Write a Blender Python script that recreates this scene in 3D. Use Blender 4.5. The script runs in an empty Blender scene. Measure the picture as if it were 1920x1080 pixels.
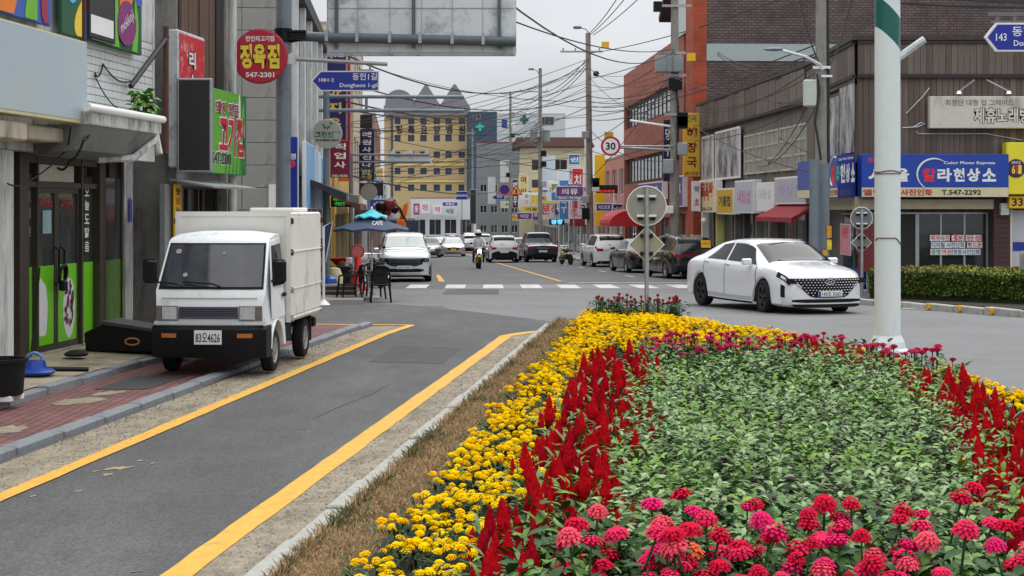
import bpy, bmesh, math, random
import numpy as np
from mathutils import Vector, Matrix
RN = random.Random(11)
NR = np.random.default_rng(5)
PI = math.pi
SC = bpy.context.scene
COL = SC.collection
# ------------------------------------------------------------------ camera
FPX, CZ, HV = 2900.0, 2.05, 390.0          # focal length in photo pixels, eye height, horizon row
cam = bpy.data.cameras.new('camera'); co = bpy.data.objects.new('camera', cam); COL.objects.link(co)
co.location = (0, 0, CZ); co.rotation_euler = (PI/2, 0, 0)
cam.sensor_width = 36; cam.lens = 36*FPX/1920; cam.shift_y = -(540-HV)/1920
cam.clip_start = .1; cam.clip_end = 3000
SC.camera = co
# ------------------------------------------------------------------ overcast daylight
world = bpy.data.worlds.new('World'); SC.world = world; world.use_nodes = True
nt = world.node_tree; N = nt.nodes; L = nt.links; N.clear()
SUN_EL, SUN_AZ = math.radians(58), math.radians(200)
out = N.new('ShaderNodeOutputWorld'); bg = N.new('ShaderNodeBackground'); bg.inputs[1].default_value = .115
sky = N.new('ShaderNodeTexSky'); sky.sky_type = 'NISHITA'; sky.sun_disc = False
sky.sun_elevation = SUN_EL; sky.sun_rotation = SUN_AZ; sky.dust_density = 4
tc = N.new('ShaderNodeTexCoord'); sep = N.new('ShaderNodeSeparateXYZ'); L.new(tc.outputs['Generated'], sep.inputs[0])
rmp = N.new('ShaderNodeMapRange'); rmp.inputs[1].default_value = 0; rmp.inputs[2].default_value = 1
rmp.inputs[3].default_value = 5.0; rmp.inputs[4].default_value = 15.0; L.new(sep.outputs[2], rmp.inputs[0])
mp = N.new('ShaderNodeMapping'); mp.inputs['Scale'].default_value = (1.6, 1.6, 5); L.new(tc.outputs['Generated'], mp.inputs[0])
nz = N.new('ShaderNodeTexNoise'); nz.inputs['Scale'].default_value = 2.6; nz.inputs['Detail'].default_value = 6; L.new(mp.outputs[0], nz.inputs[0])
nr = N.new('ShaderNodeMapRange'); nr.inputs[1].default_value = .3; nr.inputs[2].default_value = .7; nr.inputs[3].default_value = .85; nr.inputs[4].default_value = 1.13; L.new(nz.outputs[0], nr.inputs[0])
mu = N.new('ShaderNodeMath'); mu.operation = 'MULTIPLY'; L.new(rmp.outputs[0], mu.inputs[0]); L.new(nr.outputs[0], mu.inputs[1])
vm = N.new('ShaderNodeVectorMath'); vm.operation = 'SCALE'; vm.inputs[0].default_value = (.955, .985, 1.03); L.new(mu.outputs[0], vm.inputs['Scale'])
mx = N.new('ShaderNodeMix'); mx.data_type = 'RGBA'; mx.inputs[0].default_value = .93; L.new(sky.outputs[0], mx.inputs[6]); L.new(vm.outputs[0], mx.inputs[7])
L.new(mx.outputs[2], bg.inputs[0]); L.new(bg.outputs[0], out.inputs[0])
sl = bpy.data.lights.new('sun', 'SUN'); sl.energy = 1.5; sl.angle = math.radians(48); sl.color = (1, .97, .92)
so = bpy.data.objects.new('sun', sl); COL.objects.link(so)
so.rotation_euler = (PI/2-SUN_EL, 0, PI-SUN_AZ+PI)
so.location = (0, 0, 40)
SC.view_settings.view_transform = 'Standard'; SC.view_settings.look = 'None'
SC.view_settings.gamma = 1; SC.view_settings.use_curve_mapping = False
SC.view_settings.exposure = 0.22
SC.render.engine = 'CYCLES'
SC.cycles.max_bounces = 5; SC.cycles.diffuse_bounces = 3; SC.cycles.glossy_bounces = 3; SC.cycles.transmission_bounces = 3
SC.cycles.use_denoising = True

# ------------------------------------------------------------------ place helpers
def at(u, v, Y): return Vector(((u-960)/FPX*Y, Y, CZ-(v-HV)/FPX*Y))
def X(u, Y): return (u-960)/FPX*Y
def Z(v, Y): return CZ-(v-HV)/FPX*Y
def gz(y):                                   # the street falls gently away from the junction
    return 0. if y < 25 else (-.0175*(y-25) if y < 170 else -.0175*145)
class Frame:
    """A facade's own axes: x along it, -y out of it, z up."""
    def __init__(s, x, y, rz, z=0): s.o = Vector((x, y, z)); s.rz = rz; s.c = math.cos(rz); s.s = math.sin(rz)
    def w(s, x, y, z=0): return Vector((s.o.x+x*s.c-y*s.s, s.o.y+x*s.s+y*s.c, s.o.z+z))
    def fp(s, u, v, off=0):
        """local (x, z) where the sight line of a photo pixel meets the plane y = -off"""
        n = Vector((s.s, -s.c, 0)); p0 = s.o+n*off; d = Vector(((u-960)/FPX, 1, (HV-v)/FPX))
        c = Vector((0, 0, CZ)); t = (p0-c).dot(n)/d.dot(n); q = c+d*t-s.o
        return (q.x*s.c+q.y*s.s, q.z)
# ------------------------------------------------------------------ materials
def lin(c):
    c = c/255.; return c/12.92 if c <= .04045 else ((c+.055)/1.055)**2.4
def srgb(r, g, b): return (lin(r), lin(g), lin(b))
MATS = {}
def mat(name, col, rough=.6, metal=0, var=.12, scale=6, bump=0, bscale=40, coat=0, spec=.5, dirt=None, emit=0, stretch=None, grain=0):
    if name in MATS: return MATS[name]
    m = bpy.data.materials.new(name); m.use_nodes = True; MATS[name] = m
    n = m.node_tree.nodes; l = m.node_tree.links; b = n['Principled BSDF']
    b.inputs['Roughness'].default_value = rough; b.inputs['Metallic'].default_value = metal
    b.inputs['Coat Weight'].default_value = coat; b.inputs['Coat Roughness'].default_value = .05
    b.inputs['Specular IOR Level'].default_value = spec
    b.inputs['Base Color'].default_value = (*col, 1)
    if emit: b.inputs['Emission Color'].default_value = (*col, 1); b.inputs['Emission Strength'].default_value = emit
    t = n.new('ShaderNodeTexCoord'); vec = t.outputs['Object']
    if stretch:
        q = n.new('ShaderNodeMapping'); q.inputs['Scale'].default_value = stretch; l.new(vec, q.inputs[0]); vec = q.outputs[0]
    last = None
    if var:
        z = n.new('ShaderNodeTexNoise'); z.inputs['Scale'].default_value = scale; z.inputs['Detail'].default_value = 5; z.inputs['Roughness'].default_value = .65; l.new(vec, z.inputs[0])
        r = n.new('ShaderNodeValToRGB'); e = r.color_ramp.elements
        e[0].position = .3; e[1].position = .7
        e[0].color = (*[c*(1-var) for c in col], 1); e[1].color = (*[min(1, c*(1+var)) for c in col], 1)
        l.new(z.outputs[0], r.inputs[0]); last = r.outputs[0]
    if dirt:                                  # worn patches and streaks: (colour, amount, scale, (stretch))
        q = n.new('ShaderNodeMapping'); q.inputs['Scale'].default_value = dirt[3] if len(dirt) > 3 else (1, 1, 1); l.new(t.outputs['Object'], q.inputs[0])
        z = n.new('ShaderNodeTexNoise'); z.inputs['Scale'].default_value = dirt[2]; z.inputs['Detail'].default_value = 7; z.inputs['Roughness'].default_value = .7; l.new(q.outputs[0], z.inputs[0])
        k = n.new('ShaderNodeMapRange'); k.inputs[1].default_value = .62-dirt[1]*.35; k.inputs[2].default_value = .78-dirt[1]*.2; l.new(z.outputs[0], k.inputs[0])
        x = n.new('ShaderNodeMix'); x.data_type = 'RGBA'; l.new(k.outputs[0], x.inputs[0])
        if last: l.new(last, x.inputs[6])
        else: x.inputs[6].default_value = (*col, 1)
        x.inputs[7].default_value = (*dirt[0], 1); last = x.outputs[2]
    if grain:                                 # fine aggregate: (amount, scale)
        z = n.new('ShaderNodeTexNoise'); z.inputs['Scale'].default_value = grain[1]; z.inputs['Detail'].default_value = 3; z.inputs['Roughness'].default_value = .8; l.new(t.outputs['Object'], z.inputs[0])
        k = n.new('ShaderNodeMapRange'); k.inputs[1].default_value = .3; k.inputs[2].default_value = .7; k.inputs[3].default_value = 1-grain[0]; k.inputs[4].default_value = 1+grain[0]; l.new(z.outputs[0], k.inputs[0])
        x = n.new('ShaderNodeVectorMath'); x.operation = 'SCALE'; l.new(last, x.inputs[0]); l.new(k.outputs[0], x.inputs['Scale']); last = x.outputs[0]
    if last: l.new(last, b.inputs['Base Color'])
    if bump:
        z = n.new('ShaderNodeTexNoise'); z.inputs['Scale'].default_value = bscale; z.inputs['Detail'].default_value = 4; l.new(vec, z.inputs[0])
        p = n.new('ShaderNodeBump'); p.inputs['Strength'].default_value = bump; p.inputs['Distance'].default_value = .02; l.new(z.outputs[0], p.inputs['Height']); l.new(p.outputs[0], b.inputs['Normal'])
    return m
def brickmat(name, c1, c2, mortar, w=.2, h=.065, rough=.8, bump=.5, axis='xz', mort=.012):
    if name in MATS: return MATS[name]
    m = mat(name, c1, rough, var=0); n = m.node_tree.nodes; l = m.node_tree.links; b = n['Principled BSDF']
    t = n.new('ShaderNodeTexCoord'); s = n.new('ShaderNodeSeparateXYZ'); c = n.new('ShaderNodeCombineXYZ'); l.new(t.outputs['Object'], s.inputs[0])
    a = {'x': 0, 'y': 1, 'z': 2}; l.new(s.outputs[a[axis[0]]], c.inputs[0]); l.new(s.outputs[a[axis[1]]], c.inputs[1])
    k = n.new('ShaderNodeTexBrick'); k.inputs['Scale'].default_value = 1; k.inputs['Brick Width'].default_value = w; k.inputs['Row Height'].default_value = h
    k.inputs['Mortar Size'].default_value = mort; k.inputs['Color1'].default_value = (*c1, 1); k.inputs['Color2'].default_value = (*c2, 1); k.inputs['Mortar'].default_value = (*mortar, 1)
    l.new(c.outputs[0], k.inputs[0])
    z = n.new('ShaderNodeTexNoise'); z.inputs['Scale'].default_value = 1.3; z.inputs['Detail'].default_value = 6; l.new(t.outputs['Object'], z.inputs[0])
    r = n.new('ShaderNodeMapRange'); r.inputs[1].default_value = .3; r.inputs[2].default_value = .7; r.inputs[3].default_value = .72; r.inputs[4].default_value = 1.15; l.new(z.outputs[0], r.inputs[0])
    v = n.new('ShaderNodeVectorMath'); v.operation = 'SCALE'; l.new(k.outputs[0], v.inputs[0]); l.new(r.outputs[0], v.inputs['Scale']); l.new(v.outputs[0], b.inputs['Base Color'])
    p = n.new('ShaderNodeBump'); p.inputs['Strength'].default_value = bump; p.inputs['Distance'].default_value = .01; p.invert = True; l.new(k.outputs[1], p.inputs['Height']); l.new(p.outputs[0], b.inputs['Normal'])
    return m
# common materials
G = dict(
    glass=mat('glass', (.02, .023, .026), .04, var=0, spec=.8), glass_grey=mat('glass_grey', (.10, .115, .12), .08, var=.1, spec=.7),
    tint=mat('tinted_glass', (.010, .011, .013), .03, var=0, spec=.14), rubber=mat('rubber', (.015, .015, .016), .8, var=.2, scale=20, spec=.2),
    chrome=mat('chrome', (.75, .75, .77), .12, 1, var=0), alloy=mat('alloy', (.38, .38, .40), .3, .9, var=.05), darkalloy=mat('dark_alloy', (.07, .07, .075), .3, .8, var=.05),
    blackp=mat('black_plastic', (.009, .009, .010), .45, var=.2, scale=12, spec=.18), white=mat('white_paint', (.8, .8, .79), .35, var=.05, scale=3),
    carwhite=mat('car_white', (.74, .75, .76), .25, var=0, coat=1), carblack=mat('car_black', (.008, .008, .010), .2, var=0, coat=1),
    carsilver=mat('car_silver', (.55, .56, .58), .28, .6, var=0, coat=1), cargrey=mat('car_grey', (.08, .085, .09), .25, .4, var=0, coat=1), carnavy=mat('car_navy', (.012, .016, .028), .25, .2, var=0, coat=1),
    lamp=mat('lamp_lens', (.55, .57, .6), .08, .35, var=.25, scale=40), red=mat('red_lens', (.32, .01, .015), .15, var=0, coat=.6), amber=mat('amber_lens', (.75, .22, .02), .2, var=.1, scale=60),
    steel=mat('galvanised_steel', (.36, .38, .39), .45, .55, var=.12, scale=9), polegrey=mat('pole_grey', srgb(110, 121, 130), .5, .1, var=.08, scale=4, dirt=(srgb(84, 90, 96), .25, 3)),
    signback=mat('sign_back', srgb(204, 209, 211), .5, .3, var=.07, scale=3, dirt=(srgb(128, 132, 134), .3, 2.2)),
    backgrey=mat('sign_back_dull', srgb(146, 146, 138), .6, .1, var=.1, scale=7), conc=mat('concrete', srgb(158, 154, 146), .9, var=.15, scale=3, bump=.3, dirt=(srgb(96, 93, 88), .35, 1.6, (2, 2, .6))),
    pole=mat('pole_concrete', srgb(138, 134, 126), .9, var=.12, scale=5, bump=.2, dirt=(srgb(98, 95, 90), .3, 2, (2, 2, .5))), wire=mat('cable_black', (.012, .012, .013), .6, var=0),
    wood=mat('aged_wood', srgb(92, 72, 58), .85, var=.3, scale=3, stretch=(6, 6, .6), bump=.3), rust=mat('rusty_iron', srgb(86, 48, 40), .8, var=.35, scale=12),
    blackboard=mat('black_panel', (.012, .012, .014), .55, var=.15), yellow=mat('yellow_paint', srgb(226, 178, 20), .5, var=.08), blue=mat('sign_blue', srgb(18, 46, 140), .4, var=.05),
    signwhite=mat('sign_white', (.78, .78, .77), .4, var=.05, scale=3), signred=mat('sign_red', srgb(196, 24, 40), .4, var=.06), txtblack=mat('print_black', (.02, .02, .022), .6, var=0), plate=mat('number_plate', (.7, .72, .7), .45, var=.06, scale=14),
)
# ------------------------------------------------------------------ mesh builder
class MB:
    def __init__(s): s.v = []; s.f = []; s.m = []
    def add(s, vs, fs, mi=0):
        o = len(s.v); s.v += [tuple(v) for v in vs]; s.f += [tuple(i+o for i in f) for f in fs]; s.m += [mi]*len(fs); return s
    def bx(s, x0, x1, y0, y1, z0, z1, mi=0):
        return s.add([(x0, y0, z0), (x1, y0, z0), (x1, y1, z0), (x0, y1, z0), (x0, y0, z1), (x1, y0, z1), (x1, y1, z1), (x0, y1, z1)],
                     [(0, 3, 2, 1), (4, 5, 6, 7), (0, 1, 5, 4), (1, 2, 6, 5), (2, 3, 7, 6), (3, 0, 4, 7)], mi)
    def cb(s, x0, x1, y0, y1, z0, z1, b=.02, mi=0):        # box with chamfered edges
        pts = []
        for z, k in ((z0, 1), (z0+b, 0), (z1-b, 0), (z1, 1)):
            a0, a1, b0, b1 = x0+k*b, x1-k*b, y0+k*b, y1-k*b
            pts.append([(a0+b, b0, z), (a1-b, b0, z), (a1, b0+b, z), (a1, b1-b, z), (a1-b, b1, z), (a0+b, b1, z), (a0, b1-b, z), (a0, b0+b, z)])
        fs = [tuple(range(7, -1, -1)), tuple(range(24, 32))]
        for r in range(3):
            for i in range(8): fs.append((r*8+i, r*8+(i+1) % 8, r*8+8+(i+1) % 8, r*8+8+i))
        return s.add(sum(pts, []), fs, mi)
    def cyl(s, p, q, r, r2=None, n=12, mi=0, cap=True):
        p, q = Vector(p), Vector(q); r2 = r if r2 is None else r2; d = (q-p).normalized()
        a = d.orthogonal().normalized(); b = d.cross(a); vs = []
        for c, rr in ((p, r), (q, r2)):
            for i in range(n): t = 2*PI*i/n; vs.append(c+a*(rr*math.cos(t))+b*(rr*math.sin(t)))
        fs = [(i, (i+1) % n, n+(i+1) % n, n+i) for i in range(n)]
        if cap: fs += [tuple(range(n-1, -1, -1)), tuple(range(n, 2*n))]
        return s.add(vs, fs, mi)
    def tube(s, pts, r, n=6, mi=0):
        pts = [Vector(p) for p in pts]; vs = []; fs = []; m = len(pts)
        a = None
        for k, p in enumerate(pts):
            d = (pts[min(k+1, m-1)]-pts[max(k-1, 0)]).normalized()
            a = d.orthogonal().normalized() if a is None else (a-d*a.dot(d)).normalized()
            b = d.cross(a); rr = r[k] if isinstance(r, (list, tuple)) else r
            for i in range(n): t = 2*PI*i/n; vs.append(p+a*(rr*math.cos(t))+b*(rr*math.sin(t)))
        for k in range(m-1):
            for i in range(n): fs.append((k*n+i, k*n+(i+1) % n, (k+1)*n+(i+1) % n, (k+1)*n+i))
        fs += [tuple(range(n-1, -1, -1)), tuple(range((m-1)*n, m*n))]
        return s.add(vs, fs, mi)
    def lathe(s, prof, c=(0, 0, 0), n=20, axis='z', mi=0, cap=True):
        c = Vector(c); vs = []; m = len(prof); fs = []
        for r, h in prof:
            for i in range(n):
                t = 2*PI*i/n; p = (r*math.cos(t), r*math.sin(t), h)
                if axis == 'y': p = (p[0], h, p[1])
                if axis == 'x': p = (h, p[0], p[1])
                vs.append(c+Vector(p))
        for k in range(m-1):
            for i in range(n):
                f = (k*n+i, k*n+(i+1) % n, (k+1)*n+(i+1) % n, (k+1)*n+i); fs.append(f if axis != 'y' else f[::-1])
        if cap: fs += [tuple(range(n-1, -1, -1)), tuple(range((m-1)*n, m*n))]
        return s.add(vs, fs, mi)
    def prism(s, poly, y0, y1, mi=0, plane='xz'):           # polygon given in (a, b); extruded along the third axis
        n = len(poly); g = {'xz': lambda a, b, h: (a, h, b), 'xy': lambda a, b, h: (a, b, h), 'yz': lambda a, b, h: (h, a, b)}[plane]
        vs = [g(a, b, y0) for a, b in poly]+[g(a, b, y1) for a, b in poly]
        return s.add(vs, [tuple(range(n)), tuple(range(2*n-1, n-1, -1))]+[(i, n+i, n+(i+1) % n, (i+1) % n) for i in range(n)], mi)
    def quad(s, a, b, c, d, mi=0): return s.add([a, b, c, d], [(0, 1, 2, 3)], mi)
    def mesh(s, name):
        m = bpy.data.meshes.new(name); m.from_pydata(s.v, [], s.f)
        if any(s.m): m.polygons.foreach_set('material_index', s.m)
        return m
    def build(s, name, mats, parent=None, smooth=False, loc=None, rz=0, fix=True, bevel=0, seg=2):
        m = s.mesh(name)
        if fix or bevel:
            b = bmesh.new(); b.from_mesh(m)
            if bevel:
                bmesh.ops.remove_doubles(b, verts=b.verts, dist=1e-5)
                bmesh.ops.bevel(b, geom=[e for e in b.edges if len(e.link_faces) == 2 and e.calc_face_angle(0) > .35], offset=bevel, segments=seg, profile=.6, affect='EDGES', clamp_overlap=True)
            bmesh.ops.recalc_face_normals(b, faces=b.faces); b.to_mesh(m); b.free()
        return link(name, m, mats, parent, smooth, loc, rz)
def link(name, m, mats, parent=None, smooth=False, loc=None, rz=0):
    if mats is not None and not len(m.materials):
        for k in (mats if isinstance(mats, (list, tuple)) else [mats]): m.materials.append(k)
    if smooth:
        m.polygons.foreach_set('use_smooth', [True]*len(m.polygons))
        try: m.set_sharp_from_angle(angle=math.radians(smooth if smooth is not True else 40))
        except Exception: pass
    o = bpy.data.objects.new(name, m); COL.objects.link(o)
    if parent: o.parent = parent
    if loc is not None: o.location = loc
    if rz: o.rotation_euler = (0, 0, rz)
    return o
def tag(o, label=None, cat=None, group=None, kind=None):
    for k, v in (('label', label), ('category', cat), ('group', group), ('kind', kind)):
        if v: o[k] = v
    return o
def thing(name, label, cat, loc=(0, 0, 0), rz=0, group=None):
    o = bpy.data.objects.new(name, None); COL.objects.link(o); o.empty_display_size = .3
    o.location = loc; o.rotation_euler = (0, 0, rz); return tag(o, label, cat, group)
def grp(name, parent, loc=(0, 0, 0), rot=(0, 0, 0)):          # an Empty that is itself a part (its meshes are sub-parts)
    o = bpy.data.objects.new(name, None); COL.objects.link(o); o.parent = parent; o.location = loc; o.rotation_euler = rot; o.empty_display_size = .2; return o
KIDS = {}
def clone(root, loc, rz=None, label=None, group=None, scale=None, rot=None):
    """a copy of a thing with copies of its parts and sub-parts (mesh data shared)"""
    r = root.copy(); COL.objects.link(r); r.location = loc
    if rz is not None: r.rotation_euler = (0, 0, rz)
    if rot is not None: r.rotation_euler = rot
    if label: r['label'] = label
    if group: r['group'] = group
    if scale: r.scale = (scale,)*3
    if root.name not in KIDS:
        KIDS[root.name] = [(c, list(c.children)) for c in root.children]
    for c, gs in KIDS[root.name]:
        k = c.copy(); COL.objects.link(k); k.parent = r
        for g in gs: d = g.copy(); COL.objects.link(d); d.parent = k
    return r
# ------------------------------------------------------------------ lettering
TXT = {}
def textmesh(body, w, h, bold=0, depth=.004, spacing=1.0):
    """flat extruded lettering, centred, fitted to w x h (either may be None), lying in local x/z and facing -y"""
    cu = bpy.data.curves.new('t', 'FONT'); cu.body = body; cu.align_x = 'CENTER'; cu.size = 1; cu.offset = bold; cu.resolution_u = 2; cu.space_character = spacing
    cu.fill_mode = 'BOTH'
    o = bpy.data.objects.new('t', cu); m = bpy.data.meshes.new_from_object(o); bpy.data.objects.remove(o); bpy.data.curves.remove(cu)
    n = len(m.vertices); a = np.empty(n*3); m.vertices.foreach_get('co', a); a = a.reshape(-1, 3)
    lo, hi = a.min(0), a.max(0); sz = hi-lo
    sy = h/sz[1] if h else w/sz[0]; sx = w/sz[0] if w else sy
    if w and h is None: sy = sx
    x = (a[:, 0]-(lo[0]+hi[0])/2)*sx; z = (a[:, 1]-(lo[1]+hi[1])/2)*sy
    m.vertices.foreach_set('co', np.stack([x, np.zeros(n), z], 1).ravel()); m.update()
    return m
def text(body, material, parent, x, y, z, w=None, h=None, bold=0, name='lettering', rz=0, spacing=1.0, tilt=0):
    m = textmesh(body, w, h, bold, spacing=spacing); m.materials.append(material)
    o = bpy.data.objects.new(name, m); COL.objects.link(o); o.parent = parent; o.location = (x, y, z); o.rotation_euler = (0, tilt, rz); return o
# ------------------------------------------------------------------ many small pieces joined with numpy
def scatter(name, bv, bf, pos, rot, scl, mats, mids=None, kind='stuff', parent=None, label=None, cat=None, smooth=False, rnd=None):
    """copies of a small base mesh (bv, bf) joined into one mesh; rot: (n,3,3) matrices"""
    bv = np.asarray(bv, float); n = len(pos); k = len(bv)
    v = np.einsum('nij,kj->nki', rot, bv)*np.asarray(scl).reshape(n, 1, -1)+np.asarray(pos)[:, None, :]
    m = bpy.data.meshes.new(name); nf = len(bf); lens = np.array([len(f) for f in bf]); flat = np.concatenate([np.array(f) for f in bf])
    m.vertices.add(n*k); m.vertices.foreach_set('co', v.ravel())
    li = (flat[None, :]+(np.arange(n)*k)[:, None]).ravel(); m.loops.add(len(li)); m.loops.foreach_set('vertex_index', li.astype(np.int32))
    tot = np.tile(lens, n); st = np.concatenate([[0], np.cumsum(tot)[:-1]])
    m.polygons.add(n*nf); m.polygons.foreach_set('loop_start', st.astype(np.int32)); m.polygons.foreach_set('loop_total', tot.astype(np.int32))
    if mids is not None: m.polygons.foreach_set('material_index', np.repeat(np.asarray(mids), nf).astype(np.int32))
    m.update(calc_edges=True); m.validate()
    o = link(name, m, mats, parent, smooth); return tag(o, label, cat, kind=kind)
def rotmats(yaw, pitch, roll=None):
    n = len(yaw); cy, sy = np.cos(yaw), np.sin(yaw); cp, sp = np.cos(pitch), np.sin(pitch); z = np.zeros(n); o = np.ones(n)
    Rz = np.stack([np.stack([cy, -sy, z], 1), np.stack([sy, cy, z], 1), np.stack([z, z, o], 1)], 1)
    Ry = np.stack([np.stack([cp, z, sp], 1), np.stack([z, o, z], 1), np.stack([-sp, z, cp], 1)], 1)
    M = Rz@Ry
    if roll is not None:
        cr, sr = np.cos(roll), np.sin(roll)
        M = M@np.stack([np.stack([o, z, z], 1), np.stack([z, cr, -sr], 1), np.stack([z, sr, cr], 1)], 1)
    return M
def ground_poly(name, pts, dz, m, thick=0, kind='structure', parent=None):
    """a flat sheet laid on the falling ground, dz above it; thick > 0 gives it a kerb-like edge"""
    b = bmesh.new(); f = b.faces.new([b.verts.new((x, y, 0)) for x, y in pts])
    bmesh.ops.triangulate(b, faces=b.faces[:])
    for yc in (25, 170):
        bmesh.ops.bisect_plane(b, geom=b.verts[:]+b.edges[:]+b.faces[:], plane_co=(0, yc, 0), plane_no=(0, 1, 0))
    bmesh.ops.triangulate(b, faces=b.faces[:])
    if thick:
        r = bmesh.ops.extrude_face_region(b, geom=b.faces[:])
        for v in [e for e in r['geom'] if isinstance(e, bmesh.types.BMVert)]: v.co.z -= thick
    for v in b.verts: v.co.z += gz(v.co.y)+dz
    bmesh.ops.recalc_face_normals(b, faces=b.faces)
    if not thick:
        for f in b.faces:
            if f.normal.z < 0: f.normal_flip()
    me = bpy.data.meshes.new(name); b.to_mesh(me); b.free()
    o = link(name, me, m, parent); 
    if kind: o['kind'] = kind
    return o
# ------------------------------------------------------------------ walls with real openings, windows, signs
def wall_grid(mb, x0, x1, z0, z1, ops, y=0, d=.15, mi=0, back=None):
    xs = sorted({x0, x1, *[a for o in ops for a in o[:2]]}); zs = sorted({z0, z1, *[a for o in ops for a in o[2:4]]})
    xs = [x for x in xs if x0 <= x <= x1]; zs = [z for z in zs if z0 <= z <= z1]
    for i in range(len(xs)-1):
        for j in range(len(zs)-1):
            cx, cz = (xs[i]+xs[i+1])/2, (zs[j]+zs[j+1])/2
            if any(o[0] < cx < o[1] and o[2] < cz < o[3] for o in ops): continue
            mb.quad((xs[i], y, zs[j]), (xs[i+1], y, zs[j]), (xs[i+1], y, zs[j+1]), (xs[i], y, zs[j+1]), mi)
    for a, b, c, e in [o[:4] for o in ops]:
        mb.quad((a, y, c), (a, y+d, c), (a, y+d, e), (a, y, e), mi); mb.quad((b, y, c), (b, y, e), (b, y+d, e), (b, y+d, c), mi)
        mb.quad((a, y, e), (a, y+d, e), (b, y+d, e), (b, y, e), mi); mb.quad((a, y, c), (b, y, c), (b, y+d, c), (a, y+d, c), mi)
def window(par, x0, x1, z0, z1, nx=2, nz=1, y=.1, fw=.04, fm=None, gm=None, name='window'):
    f = MB(); fm = fm or G['signwhite']; gm = gm or G['glass']
    f.bx(x0, x1, y-.03, y+.04, z0, z0+fw); f.bx(x0, x1, y-.03, y+.04, z1-fw, z1)
    for i in range(nx+1):
        xc = x0+(x1-x0)*i/nx; a = max(x0, xc-fw/2) if i else x0; b = a+fw
        if i == nx: a, b = x1-fw, x1
        f.bx(a, b, y-.028, y+.038, z0+fw, z1-fw)
    for j in range(1, nz):
        zc = z0+(z1-z0)*j/nz; f.bx(x0+fw, x1-fw, y-.024, y+.034, zc-fw/2, zc+fw/2)
    o = f.build(name, fm, par, fix=False)
    for i in range(nx):
        MB().bx(x0+(x1-x0)*i/nx+.002, x0+(x1-x0)*(i+1)/nx-.002, y+.004, y+.014, z0+.003, z1-.003).build('pane', gm, o, fix=False)
    return o
def box_building(fr, name, label, L, D, H, wm, ops=(), z0=-3, wd=.15, win=None, roofm=None, parapet=.3, backm=None):
    """a plain block whose front wall has real openings; returns its root. win: dict for the windows"""
    r = thing(name, label, 'building', fr.o, fr.rz)
    w = MB(); wall_grid(w, 0, L, z0, H, list(ops), d=wd)
    w.quad((0, 0, z0), (0, 0, H), (0, D, H), (0, D, z0)); w.quad((L, 0, z0), (L, D, z0), (L, D, H), (L, 0, H)); w.quad((0, D, z0), (0, D, H), (L, D, H), (L, D, z0))
    if ops: w.quad((0.01, wd+.06, z0), (L-.01, wd+.06, z0), (L-.01, wd+.06, H-.02), (0.01, wd+.06, H-.02))
    w.build('wall', wm, r, fix=False)
    q = MB().bx(-.04, L+.04, -.04, D+.04, H-.002, H+.12)
    q.build('roof', roofm or G['conc'], r, fix=False)
    for o in ops:
        k = dict(nx=2, nz=1, y=wd-.05); k.update(win or {}); 
        if len(o) > 4: k.update(o[4])
        window(r, *o[:4], **k)
    return r
def sign_box(name, label, loc, rz, w, h, d=.12, face=None, edge=None, texts=(), cat='sign', group=None, rim=.025):
    """an upright sign: centre loc, width along local x, facing local -y; both faces printed alike"""
    r = thing(name, label, cat, loc, rz, group); edge = edge or G['signwhite']
    MB().cb(-w/2, w/2, -d/2, d/2, -h/2, h/2, .012).build('frame', edge, r, fix=False)
    p = MB().bx(-w/2+rim, w/2-rim, -d/2-.004, -d/2+.01, -h/2+rim, h/2-rim).bx(-w/2+rim, w/2-rim, d/2-.01, d/2+.004, -h/2+rim, h/2-rim)
    p.build('panel', face, r, fix=False)
    for t in texts:
        b, x, z, tw, th, m = t[:6]; text(b, m, r, x, -d/2-.008, z, tw, th, t[6] if len(t) > 6 else .02)
    return r
# ================================================================== GROUND
asph = mat('asphalt_dark', (.068, .068, .068), .85, var=.16, scale=1.2, bump=.3, bscale=110, dirt=((.105, .104, .10), .36, .9, (1, .22, 1)), grain=(.55, 42))
asph2 = mat('asphalt_street', (.095, .097, .10), .85, var=.15, scale=.7, bump=.2, bscale=120, dirt=((.13, .13, .135), .3, .5, (1, .3, 1)), grain=(.15, 30))
asph3 = mat('asphalt_junction', (.16, .16, .16), .88, var=.12, scale=.9, bump=.25, bscale=130, dirt=((.115, .113, .11), .32, .45), grain=(.25, 45))
sand = mat('sandy_shoulder', srgb(140, 130, 112), .95, var=.3, scale=7, bump=.5, bscale=60, dirt=(srgb(92, 84, 72), .4, 2.5, (1.5, .5, 1)), grain=(.4, 60))
concp = mat('concrete_apron', srgb(158, 148, 124), .92, var=.14, scale=2.5, bump=.25, dirt=(srgb(104, 96, 80), .4, 1.4), grain=(.15, 40))
soil = mat('soil', srgb(40, 32, 26), .98, var=.35, scale=14, bump=.7, bscale=30)
paver = brickmat('red_paver', srgb(128, 78, 72), srgb(108, 66, 64), srgb(70, 56, 52), .2, .1, axis='yx', bump=.4)
kerbm = mat('kerb_granite_grey', srgb(122, 126, 130), .85, var=.14, scale=18, bump=.2, dirt=(srgb(86, 86, 84), .3, 3))
kerbl = mat('kerb_granite_pale', srgb(160, 159, 153), .85, var=.14, scale=26, bump=.25, dirt=(srgb(124, 118, 106), .33, 3))
yline = mat('line_yellow', srgb(208, 157, 56), .75, var=.14, scale=9, dirt=(srgb(150, 128, 84), .16, 7), grain=(.12, 60))
wline = mat('line_white', (.50, .50, .50), .7, var=.12, scale=8, dirt=((.2, .2, .2), .34, 3))
ground_poly('ground', [(-500, -40), (500, -40), (500, 1400), (-500, 1400)], 0, asph2)
NB = lambda a, y: (a+.11*y, y)                       # the slip road's own direction
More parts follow.
